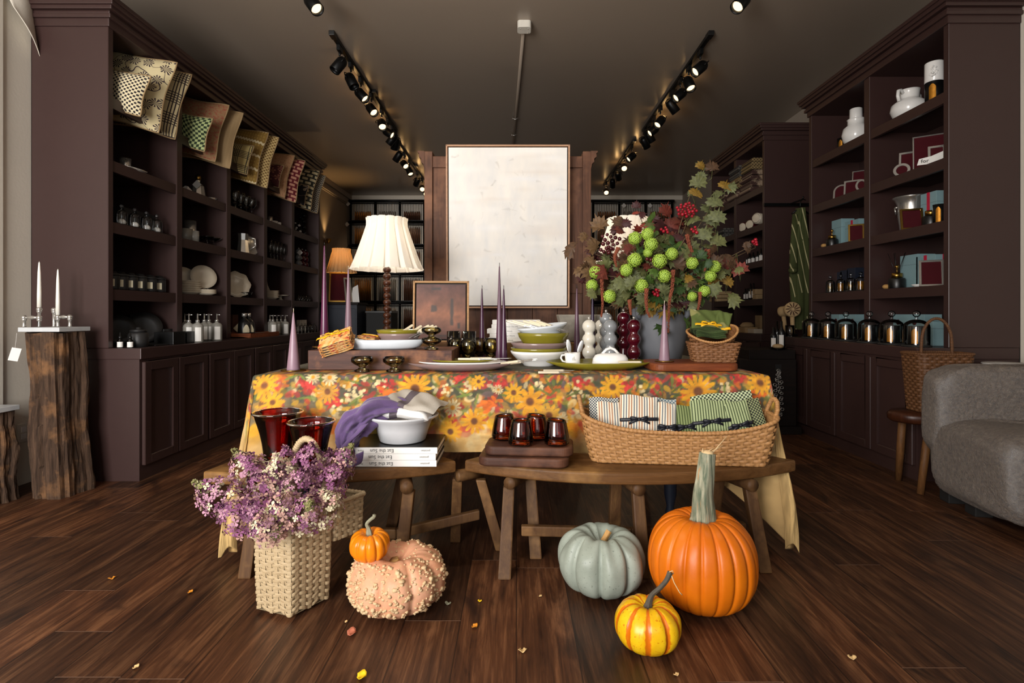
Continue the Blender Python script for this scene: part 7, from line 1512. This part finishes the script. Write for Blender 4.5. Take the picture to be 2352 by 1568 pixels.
# ------------------------------------------------------------------ urn with autumn branches
U0 = Vector((.80, 3.0, T + .003))
o = thing('urn', 'large matt grey stoneware urn holding the autumn branches', 'urn', U0)
mb = MB(); mb.lathe([(0, 0), (.1, 0), (.108, .01), (.128, .09), (.142, .17), (.141, .215), (.125, .26), (.1, .29), (.093, .31), (.108, .335), (.112, .345), (.1, .343), (.085, .31), (.09, .28), (0, .1)], 44, rip=lambda a, j: 1 + .006 * math.sin(2 * a + j)); build(mb, 'body', M['urn'], o)
for a in (20, 160, 200, 340): mb = MB(); mb.M = Matrix.Rotation(R(a + 180), 4, 'Z'); mb.tube([(.098, 0, .318), (.125, 0, .325), (.142, 0, .30), (.143, 0, .265), (.132, 0, .24)], [.014, .016, .017, .016, .012], 10); build(mb, 'lug', M['urn'], o)
LF = {'olive': ('#6b6e3f', .3), 'sage': ('#6a6f45', .25), 'wine': ('#431b1b', .4), 'rust': ('#6e2f22', .35), 'brown': ('#5a402a', .35), 'tan': ('#75593a', .35), 'deep': ('#2f4a1c', .35), 'gold': ('#8d6d24', .3), 'red': ('#8d3a2c', .4), 'fern': ('#4f6a2a', .3)}
lk = list(LF)
def leaf_mat(k):
    t = NT('leaf_' + k); c = C(LF[k][0]); n = t.noise(t.tc(), 60, 4, .65)
    cc = t.mix(t.ramp(n, (.3, (0, 0, 0)), (.7, (1, 1, 1))), tuple(x * .55 for x in c[:3]) + (1,), tuple(min(1, x * 1.3) for x in c[:3]) + (1,)); t.fin(cc, .6)
    tr = t.n('ShaderNodeBsdfTranslucent', {'Color': cc}); mx = t.n('ShaderNodeMixShader', {0: .25, 1: t.b.outputs[0], 2: tr.outputs[0]}); t.t.links.new(mx.outputs[0], t.out.inputs[0]); return t.m
LM = [leaf_mat(k) for k in lk]
MAPLE = [(0, -.1), (.16, -.14), (.2, -.02), (.46, -.12), (.40, .08), (.52, .18), (.36, .26), (.42, .48), (.22, .42), (.16, .56), (.06, .5), (0, .78), (-.06, .5), (-.16, .56), (-.22, .42), (-.42, .48), (-.36, .26), (-.52, .18), (-.40, .08), (-.46, -.12), (-.2, -.02), (-.16, -.14)]
def leaf(mb, c, n, up, s, m, curl=None, oval=False):
    n = n.normalized(); y = (up - n * up.dot(n)); y = y.normalized() if y.length > 1e-4 else n.orthogonal().normalized(); x = y.cross(n); cu = rnd.uniform(.2, 1.0) if curl is None else curl; sk = rnd.uniform(-.3, .3)
    ol = MAPLE if not oval else [(0, -.1), (.2, .05), (.26, .28), (.16, .52), (0, .75), (-.16, .52), (-.26, .28), (-.2, .05)]
    vs = [c + n * s * .05]; fs = []
    for i, (a, b) in enumerate(ol): d = a * a + (b - .15) ** 2; vs.append(c + x * a * s + y * b * s - n * s * (cu * d - sk * a * b) + n * s * .075 * math.sin(i * 2.4))
    k = len(ol); mb.add(vs, [(0, 1 + i, 1 + (i + 1) % k) for i in range(k)], m, True)
mouth = U0 + Vector((0, 0, .33))
def branch(label, tip, kinds, nl, s, spread=.05, bend=.06, oval=False, start=.45, name='leafy_branch', extra=()):
    tip = Vector(tip); o = thing(name, label, 'branch', mouth, group='autumn branches in the grey urn'); d = tip - mouth
    f = poly_path([(0, 0, -.22), (d.x * .08, d.y * .1, .0), d * .5 + Vector((0, 0, bend)), d])
    mb = MB(); mb.tube([f(k / 12) for k in range(13)], [.0045 - .0028 * k / 12 for k in range(13)], 6); build(mb, 'stem', M['stem_brown'], o)
    mb = MB()
    for i in range(nl):
        t = start + (1 - start) * (i + rnd.random()) / nl; p = f(min(1, t)) + Vector((rnd.gauss(0, spread), rnd.gauss(0, spread * .8) - spread * .3, rnd.gauss(0, spread)))
        nn = Vector((rnd.gauss(0, .5), -1, rnd.gauss(.35, .5))); up = (p - Vector((0, 0, -.05))).normalized() + Vector((rnd.gauss(0, .6), 0, rnd.gauss(-.1, .6)))
        leaf(mb, p, nn, up, s * rnd.uniform(.65, 1.25), lk.index(rnd.choice(kinds)), oval=oval)
    for (ex, ey, eY, es, ek) in extra:
        p = P(ex, ey, eY) - mouth; leaf(mb, p, Vector((rnd.gauss(0, .25), -1, rnd.gauss(.2, .2))), Vector((rnd.gauss(0, .3), 0, 1)), es, lk.index(ek), .25); mb.tube([p, p + Vector((0, .01, -.05)), f(.85)], .0015, 4, m=lk.index('olive'))
    build(mb, 'leaves', LM, o); return o
branch('tall maple branch rising highest above the urn', P(1604, 395, 3.0), ['olive', 'gold', 'sage'], 3, .07, .02, .05, start=.8, extra=[(1612, 385, 2.98, .075, 'sage'), (1603, 425, 2.95, .1, 'olive'), (1598, 447, 2.93, .085, 'gold'), (1636, 388, 2.98, .085, 'brown')])
branch('maple branch with grey green leaves leaning right', P(1668, 428, 3.0), ['sage', 'olive', 'brown'], 10, .085, .035, .05, start=.5, extra=[(1665, 430, 2.95, .085, 'gold'), (1642, 470, 2.93, .1, 'sage'), (1645, 505, 2.92, .105, 'sage'), (1612, 545, 2.88, .1, 'sage'), (1650, 560, 2.9, .1, 'olive')])
o_ = branch('thin branch with a red maple leaf reaching far right', P(1735, 560, 2.98), ['rust', 'red', 'brown'], 5, .06, .03, .02, start=.6, extra=[(1702, 625, 2.94, .1, 'red'), (1668, 615, 2.92, .085, 'rust'), (1668, 650, 2.92, .08, 'gold')])
for i, (px, py, Y, ks, n, s, lb) in enumerate(((1345, 575, 2.95, ['tan', 'brown', 'wine'], 12, .08, 'tan leaved branch reaching furthest left'), (1352, 612, 2.92, ['tan', 'wine', 'rust'], 12, .075, 'tan and wine leaved branch low on the left'), (1400, 600, 2.88, ['brown', 'tan', 'rust'], 14, .08, 'brown leaved branch left of the green balls'), (1470, 495, 3.05, ['wine', 'rust', 'red'], 9, .07, 'wine red sprig standing up before the right lamp shade'),
   (1440, 545, 2.98, ['wine', 'brown', 'rust'], 14, .075, 'wine and brown leaved branch beside the lamp shade'), (1540, 500, 3.05, ['wine', 'rust', 'wine'], 16, .08, 'dark wine leaved branch in the upper middle'), (1590, 520, 3.02, ['wine', 'olive', 'brown'], 14, .08, 'wine and olive leaved branch right of the red berries'), (1500, 560, 2.86, ['deep', 'fern', 'olive'], 16, .065, 'fresh green leaved branch in the middle'),
   (1410, 655, 2.85, ['olive', 'sage', 'tan'], 16, .075, 'olive leaved branch hanging at lower left'), (1450, 680, 2.83, ['sage', 'olive', 'fern'], 16, .07, 'sage leaved branch above the pepper mills'), (1520, 680, 2.82, ['sage', 'deep', 'gold'], 18, .07, 'sage and yellow leaved branch over the front of the urn'), (1590, 640, 2.84, ['deep', 'fern', 'brown'], 18, .07, 'deep green leaved branch right of the urn centre'),
   (1635, 600, 2.9, ['sage', 'olive', 'brown'], 16, .08, 'grey green leaved branch at middle right'), (1610, 700, 2.88, ['deep', 'fern', 'olive'], 14, .065, 'green leaved branch hanging over the right of the urn'), (1560, 580, 2.84, ['olive', 'brown', 'deep'], 18, .075, 'mixed olive and brown leaved branch in the centre'), (1660, 660, 2.92, ['olive', 'gold', 'rust'], 10, .075, 'olive and gold leaved branch at lower right'), (1490, 620, 2.83, ['olive', 'sage', 'brown'], 18, .07, 'olive leaved branch between the green balls'), (1420, 620, 2.9, ['brown', 'fern', 'olive'], 14, .07, 'brown and green leaved branch at middle left'))):
    branch(lb + ' in the grey urn', P(px, py, Y), ks, int(n * 2.2), s * 1.15, .036 if i == 3 else .066, .05, start=.35, oval=i in (7, 13))
# viburnum balls
mat('viburnum', C('#9cba44'), .6, var=.3, nsc=90); mat('viburnum_dark', C('#4d6a1e'), .7, var=.3)
vb = MB()
vb.ball((0, 0, 0), .024, 12, 1)
for i in range(150):
    z = 1 - 2 * (i + .5) / 150; a = i * 2.39996; q = math.sqrt(1 - z * z); d = Vector((q * math.cos(a), q * math.sin(a), z)); c = d * rnd.uniform(.029, .035)
    x = d.orthogonal().normalized(); y = d.cross(x); r = .0055; vb.add([c + d * .002] + [c + (x * math.cos(k * 2 * PI / 5 + i) + y * math.sin(k * 2 * PI / 5 + i)) * r - d * .0015 for k in range(5)], [(0, 1 + k, 1 + (k + 1) % 5) for k in range(5)], 0, True)
vproto = None
for i, (px, py, r, lb) in enumerate(((1458, 547, 1.0, 'topmost on the left'), (1487, 537, .95, 'highest of all'), (1495, 561, 1.05, 'just below the highest'), (1458, 597, 1.1, 'left of centre'), (1515, 599, 1.1, 'in the very centre'), (1543, 583, .95, 'right above the centre'), (1439, 620, 1.0, 'below the left centre one'), (1473, 656, 1.05, 'low above the burgundy mills'), (1368, 625, 1.0, 'far left upper of the pair'), (1360, 655, .95, 'far left lower of the pair'), (1400, 680, 1.05, 'lowest on the left'), (1590, 604, .95, 'right of centre'), (1642, 612, .95, 'far right upper of the pair'), (1632, 634, .9, 'far right lower of the pair'), (1526, 634, 1.0, 'below the centre'), (1618, 668, .9, 'low on the right'), (1590, 681, .75, 'smallest, low on the right'), (1488, 580, .7, 'small one half hidden near the centre'))):
    c = P(px, py, 2.735 + .0006 * abs(px - 1510) ); o = thing('viburnum_stem', 'bright green snowball flower in the urn, ' + lb, 'flower', c, group='green snowball flowers in the urn')
    if vproto is None: vproto = build(vb, 'flower_ball', [M['viburnum'], M['viburnum_dark']], o); vproto.scale = (r,) * 3
    else: dup(vproto, parent=o, scale=r, rot=(rnd.uniform(0, 3), rnd.uniform(0, 3), 0))
    d = mouth - c; mb = MB(); mb.tube([(0, .01, 0), Vector((0, .05, .01)) + d * .4, d, d + Vector((0, 0, -.15))], .0025, 5); build(mb, 'stem', M['leaf_fern'] if 'leaf_fern' in M else LM[lk.index('fern')], o)
# amaranth tassels and berries
mat('amaranth', C('#7f4028'), .85, var=.4, nsc=60, bump=.6, bsc=200); mat('berry_red', C('#9d1224'), .25); mat('berry_dark', C('#4b1418'), .3)
for i, (pts, lb) in enumerate(((((1382, 632), (1383, 670), (1384, 700), (1381, 728)), 'longest at the far left'), (((1485, 665), (1484, 690), (1486, 712), (1493, 729)), 'above the grey urn rim'), (((1546, 622), (1544, 660), (1538, 690), (1536, 730), (1535, 765)), 'hanging over the urn front'), (((1446, 690), (1447, 705), (1449, 722)), 'short one behind the burgundy mills'), (((1608, 672), (1607, 690), (1603, 712)), 'short one at right above the baskets'), (((1578, 540), (1586, 570), (1600, 588), (1622, 572)), 'looping at the upper right'), (((1627, 575), (1626, 600), (1618, 622)), 'short one at the middle right'), (((1420, 570), (1412, 590), (1416, 612)), 'short one among the brown leaves at left'))):
    q = [P(x, y, 2.715 + .0007 * abs(x - 1500)) for x, y in pts]; o = thing('amaranth_tassel', 'rust brown drooping flower tassel, ' + lb, 'flower', q[0], group='drooping rust tassels in the urn'); f = poly_path([p - q[0] for p in q]); mb = MB(); K = 46
    for k in range(K):
        c = f(k / K); rr_ = .0095 * (1 - .55 * k / K)
        for j in range(4): a = k * 1.3 + j * PI / 2; mb.ball(c + Vector((math.cos(a) * rr_ * .7, math.sin(a) * rr_ * .7, rnd.uniform(-.003, .003))), rr_ * .62, 5, rings=3)
    build(mb, 'flower_tassel', M['amaranth'], o); mb = MB(); d = mouth - q[0]; mb.tube([(0, 0, 0), d * .5 + Vector((0, .02, .06)), d], .002, 5); build(mb, 'stem', M['stem_brown'], o)
for i, (cx0, cy0, sx_, sy_, n, mt, r, Y, lb) in enumerate(((1578, 482, 24, 17, 26, 'berry_red', .0085, 2.95, 'bright red berry spray at the top middle'), (1402, 553, 22, 22, 14, 'berry_dark', .0105, 2.9, 'dark red rosehip spray before the lamp shade'), (1392, 575, 14, 8, 6, 'berry_dark', .0105, 2.88, 'dark red rosehips low at left'), (1528, 528, 10, 8, 5, 'berry_red', .0085, 2.9, 'few red berries below the large spray'), (1596, 528, 8, 9, 5, 'berry_red', .009, 2.9, 'few red berries at upper right'), (1735, 556, 6, 8, 5, 'berry_red', .009, 2.96, 'red berries at the tip of the right branch'), (1507, 672, 8, 10, 6, 'berry_red', .0085, 2.8, 'red berries low over the urn'), (1490, 592, 8, 6, 4, 'berry_dark', .009, 2.78, 'dark rosehips among the green balls'))):
    b = P(cx0, cy0 + sy_ * 1.6, Y + .02); o = thing('berry_spray', lb + ' in the grey urn', 'berries', b, group='berry sprays in the urn'); st = MB(); be = MB(); ph = 0
    for k in range(n):
        a = 2.4 * k; q = math.sqrt((k + .5) / n); p = P(cx0 + sx_ * q * math.cos(a), cy0 + sy_ * q * math.sin(a), Y + rnd.uniform(-.03, .03)) - b; be.ball(p, r * rnd.uniform(.85, 1.15), 10); st.tube([(0, 0, 0), p * .5 + Vector((0, .005, .01)), p], .0012, 4)
    d = mouth - b; st.tube([(0, 0, 0), d * .5 + Vector((0, 0, .03)), d], .0022, 5); build(be, 'berries', M[mt], o); build(st, 'stem', M['stem_brown'], o)
# ------------------------------------------------------------------ baskets with green napkins on the reddish board
bb = Vector((P(1637, 0, 2.63).x, 2.63, T + .041)); lb_ = loop_of(rr(.112, .088, .03, 4))
def b1(s, t): c = lb_(s); f = .86 + .18 * t; return (c.x * f, c.y * f, .088 * t)
o = thing('square_basket', 'brown square woven basket on the reddish serving board', 'basket', bb, R(-12)); mb = MB(); weave(mb, b1, 8, 34, .0032, 34 * 6, .4); mb.prism([(x * .86, y * .86) for x, y in rr(.112, .088, .03, 4)], 0, .003); build(mb, 'woven_body', M['basket_brown'], o)
mb = MB(); wrapped(mb, [b1(k / 60, 1) for k in range(61)], .0055, 50, closed=True); build(mb, 'rim', M['basket_brown'], o)
def b2(s, t): a = 2 * PI * s; f = .72 + .28 * t ** .7; return (.118 * f * math.cos(a), .098 * f * math.sin(a), .062 * t + .012 * t * math.cos(2 * a))
o = thing('round_basket', 'tan round basket tipped forward on the square basket', 'basket', bb + Vector((-.004, .0, .082)), group=None, rot=(R(20), R(-7), 0)); mb = MB(); weave(mb, b2, 7, 30, .003, 30 * 6, .4); mb.lathe([(0, .0), (.72, .0), (.72, .003), (0, .003)], 30, sx=.118, sy=.098); build(mb, 'woven_body', M['basket_brown'], o)
mb = MB(); wrapped(mb, [b2(k / 60, 1) for k in range(61)], .0058, 60, closed=True); build(mb, 'rim', M['basket_honey'], o)
pat('p_greenbloom', lambda t, x, z: (lambda v: t.mix(t.ramp(t.voro(v, 13), (.2, (1, 1, 1)), (.25, (0, 0, 0))), t.mix(t.ramp(t.noise(v, 12, 2), (.56, (0, 0, 0)), (.6, (1, 1, 1))), C('#4f5c26'), C('#7e7c48')), t.mix(t.ramp(t.noise(v, 9, 1), (.5, (0, 0, 0)), (.52, (1, 1, 1))), C('#b56a2c'), C('#d8d0a8'))))(t.n('ShaderNodeCombineXYZ', {0: x, 1: t.sep(t.tc())[1]}).outputs[0]))
nb = bb + Vector((-.03, -.012, .125))
napkin_stack('fringed_napkin', 'dark green fringed napkin, %s of the pile in the round basket', nb, .145, .1, 4, .009, ['fringe_green'], (R(16), R(2), R(2)), 'fringed green napkins in the round basket', wav=.005)
soft_slab('printed_napkin', 'green napkin printed with an orange flower standing in the round basket', 'napkin', 'p_greenbloom', nb + Vector((.008, .035, .075)), .078, .055, .008, (R(62), R(4), R(2)), .008, 3)
soft_slab('printed_napkin', 'green printed napkin folded at the right in the round basket', 'napkin', 'p_greenbloom', nb + Vector((.085, .03, .065)), .035, .055, .01, (R(66), R(14), R(-18)), .006, 1)
bow('ribbon', 'yellow ribbon tied round the green fringed napkins', Matrix.Translation(nb + Vector((0, -.018, .052))) @ Euler((R(40), R(3), 0)).to_matrix().to_4x4(), .014, 'ribbon_yellow', True, .13)
bow('ribbon', 'yellow ribbon on the right green napkin', Matrix.Translation(nb + Vector((.088, .0, .03))) @ Euler((R(60), R(-10), R(-10))).to_matrix().to_4x4(), .014, 'ribbon_yellow', False, .05)
# ------------------------------------------------------------------ candle racks on the back wall
RYk = 9.86; rows = [(3.07, 2.72, 2.96), (2.68, 2.29, 2.63), (2.25, 1.79, 2.2), (1.74, 1.26, 1.69), (1.21, .68, 1.16)]
pole = MB(); pole.lathe([(0, 0), (.011, 0), (.0115, .6), (.008, .85), (.0, 1)], 6)
tproto = {}
for mt in ('candle_amber', 'candle_taupe', 'candle_brown', 'candle_tan', 'candle_wine'):
    pass
rn = ['top', 'second', 'middle', 'fourth', 'lowest']; cn = ['left', 'middle', 'right']; cnames = {'candle_amber': 'amber', 'candle_taupe': 'taupe', 'candle_brown': 'dark brown', 'candle_tan': 'tan'}
for sd_, x0, x1, cm in (('left', -3.02, -1.68, ('candle_amber', 'candle_taupe', 'candle_brown')), ('right', 1.40, 2.84, ('candle_tan', 'candle_taupe', 'candle_tan'))):
    o = thing('candle_rack', 'black metal candle rack on the back wall, %s of the wardrobe' % sd_, 'rack', ((x0 + x1) / 2, RYk, 0)); wd = (x1 - x0) / 3
    for k in range(4): x = x0 + wd * k; mb = MB(); mb.tube([(x, RYk, 0), (x, RYk, 3.09)], .022, 8); build(mb, 'post', M['black_metal'], o, world=True)
    for z in [r[0] for r in rows] + [.62]:
        mb = MB(); mb.tube([(x0 - .04, RYk, z), (x1 + .04, RYk, z)], .026, 8); mb.tube([(x0, RYk - .03, z - .05), (x1, RYk - .03, z - .05)], .01, 6); build(mb, 'rail', M['black_metal'], o, world=True)
    for zt, zb, zz in rows: mb = MB(); mb.box(x0, x1, RYk - .05, RYk + .04, zb - .02, zb - .008); build(mb, 'ledge', M['black_metal'], o, world=True)
    mb = MB()
    for k in range(46): x = x0 + (x1 - x0) * (k + .5) / 46; mb.box(x - .008, x + .008, RYk + .045, RYk + .055, .6, 3.05)
    build(mb, 'backing_rods', M['white_paint'], o, world=True)
    for r_, (zt, zb, zc_) in enumerate(rows):
        for c_ in range(3):
            mt = cm[c_]; n = 8 if r_ == 0 else 9
            if c_ == 1 and r_ in (1,) and sd_ == 'left': mt = 'candle_brown'
            for k in range(n):
                p = Vector((x0 + wd * c_ + .07 + (wd - .14) * (k + .5) / n, RYk - .02, zb - .007)); key = (mt)
                lab = '%s taper candle, %s from left, %s row %s column of the %s back rack' % (cnames[mt], nth[k], rn[r_], cn[c_], sd_); gp = 'tapers, %s row %s column, %s rack' % (rn[r_], cn[c_], sd_)
                if key not in tproto: tproto[key] = single('taper_candle', pole, M[mt], lab, 'candle', p, group=gp); q = tproto[key]
                else: q = dup(tproto[key], p, label=lab, group=gp)
                q.scale = (1.25 if r_ else 1.5, 1.25 if r_ else 1.5, (zc_ - zb) * (.72 if r_ == 0 else .95))
for i, (px, py, Y, lb) in enumerate(((799, 468, 9.8, 'at the top left corner of the left rack'), (797, 515, 9.8, 'lower at the left edge of the left rack'), (1433, 472, 9.8, 'on the top rail of the right rack, left one'), (1493, 472, 9.8, 'on the top rail of the right rack, right one'), (1371, 517, 9.8, 'at the left edge of the right rack'))):
    mb = MB(); mb.box(-.032, .032, -.001, .001, -.032, .032); o = single('price_tag', mb, M['paper'], 'white diamond price tag ' + lb, 'tag', P(px, py, Y), group='diamond tags on the candle racks', rot=(0, R(45), 0))
# ------------------------------------------------------------------ back left corner: dark cabinet, amber lamp, frames, wall light
BY = 7.45
o = thing('side_cabinet', 'dark blue-black cabinet carrying the small amber lamp', 'cabinet', (-2.5, BY, 0)); mb = MB(); mb.box(-2.92, -2.14, BY - .2, BY + .25, 0, 1.13); build(mb, 'body', M['navy_box'], o, world=True, bev=.004)
mb = MB(); mb.box(-2.94, -2.12, BY - .22, BY + .26, 1.1305, 1.165); build(mb, 'top', M['dark_chest'], o, world=True, bev=.004)
for a, b in ((-2.9, -2.54), (-2.52, -2.16)): mb = MB(); mb.box(a, b, BY - .212, BY - .2005, .1, 1.08); build(mb, 'door', M['navy_box'], o, world=True, bev=.003)
o = thing('side_cabinet', 'low black cabinet right of the blue-black one at the back left', 'cabinet', (-1.92, BY + .3, 0)); mb = MB(); mb.box(-2.1, -1.75, BY + .1, BY + .5, 0, 1.02); build(mb, 'body', M['black_matte'], o, world=True, bev=.004)
mb = MB(); mb.box(-2.11, -1.74, BY + .09, BY + .51, 1.0205, 1.05); build(mb, 'top', M['black'], o, world=True, bev=.003)
lp_ = Vector((P(783, 0, BY).x, BY + .02, 1.166)); o = thing('table_lamp', 'small lit lamp with an amber pleated shade in the back left corner', 'lamp', lp_)
shade(o, .41, .74, .2, .125, 22, 'shade_amber', .18); mb = MB(); mb.lathe([(0, 0), (.08, 0), (.085, .015), (.03, .03), (.02, .08), (.045, .14), (.05, .2), (.02, .27), (.012, .42), (0, .5)], 20); build(mb, 'base', M['brass'], o); mb = MB(); mb.ball((0, 0, .56), .035, 10, sz=1.2); build(mb, 'bulb', M['bulb'], o)
l = bpy.data.lights.new('lamp_glow', 'POINT'); l.energy = 6; l.color = (1, .74, .46); l.shadow_soft_size = .05; lo = bpy.data.objects.new('lamp_glow', l); col.objects.link(lo); lo.parent = o; lo.location = (0, 0, .62)
mat('picture_print', C('#5b5440'), .6, var=.7, nsc=18)
for i, (px, w_, h_, mt, rz, tl, lb) in enumerate(((777, .26, .42, 'brass', 12, -14, 'gilt framed picture leaning under the amber lamp'), (800, .1, .34, 'silver', 40, -12, 'narrow silver frame leaning beside the gilt one'))):
    q = frame(lb, Vector((P(px, 0, BY - .16).x, BY - .15 + .02 * i, 1.167)), w_, h_, mt, rz, tl, grp='frames under the amber lamp', t=.022)
mb = MB(); mb.add([(-.06, 0, 0), (.06, 0, 0), (.03, .03, .24), (-.04, .03, .2)], [(0, 1, 2, 3)]); single('paper_card', mb, M['paper'], 'pale paper card leaning on the cabinet edge beside the frames', 'card', Vector((P(813, 0, BY - .15).x, BY - .1, 1.166)), thick=.002)
sx0 = Vector((-3.1, 8.72, 2.2)); o = thing('wall_light', 'small assumed brass wall light throwing an amber glow up the left wall', 'wall light', sx0)  # unseen fixture, assumed from the amber glow on the wall
mb = MB(); mb.box(0, .02, -.03, .03, -.08, .0); mb.tube([(.01, 0, -.04), (.06, 0, -.045)], .008, 8); build(mb, 'bracket', M['brass'], o); mb = MB(); mb.lathe([(.02, -.05), (.045, .02), (.043, .02), (.018, -.045)], 16, (.07, 0, 0)); build(mb, 'cup', M['brass'], o); mb = MB(); mb.ball((.07, 0, 0), .014, 8); build(mb, 'bulb', M['bulb'], o)
l = bpy.data.lights.new('wall_light_beam', 'SPOT'); l.energy = 15; l.color = (1, .6, .24); l.spot_size = R(84); l.spot_blend = 1; l.shadow_soft_size = .02; lo = bpy.data.objects.new('wall_light_beam', l); col.objects.link(lo); lo.parent = o; lo.location = (.07, 0, .03); lo.rotation_euler = (R(180), R(8), 0)
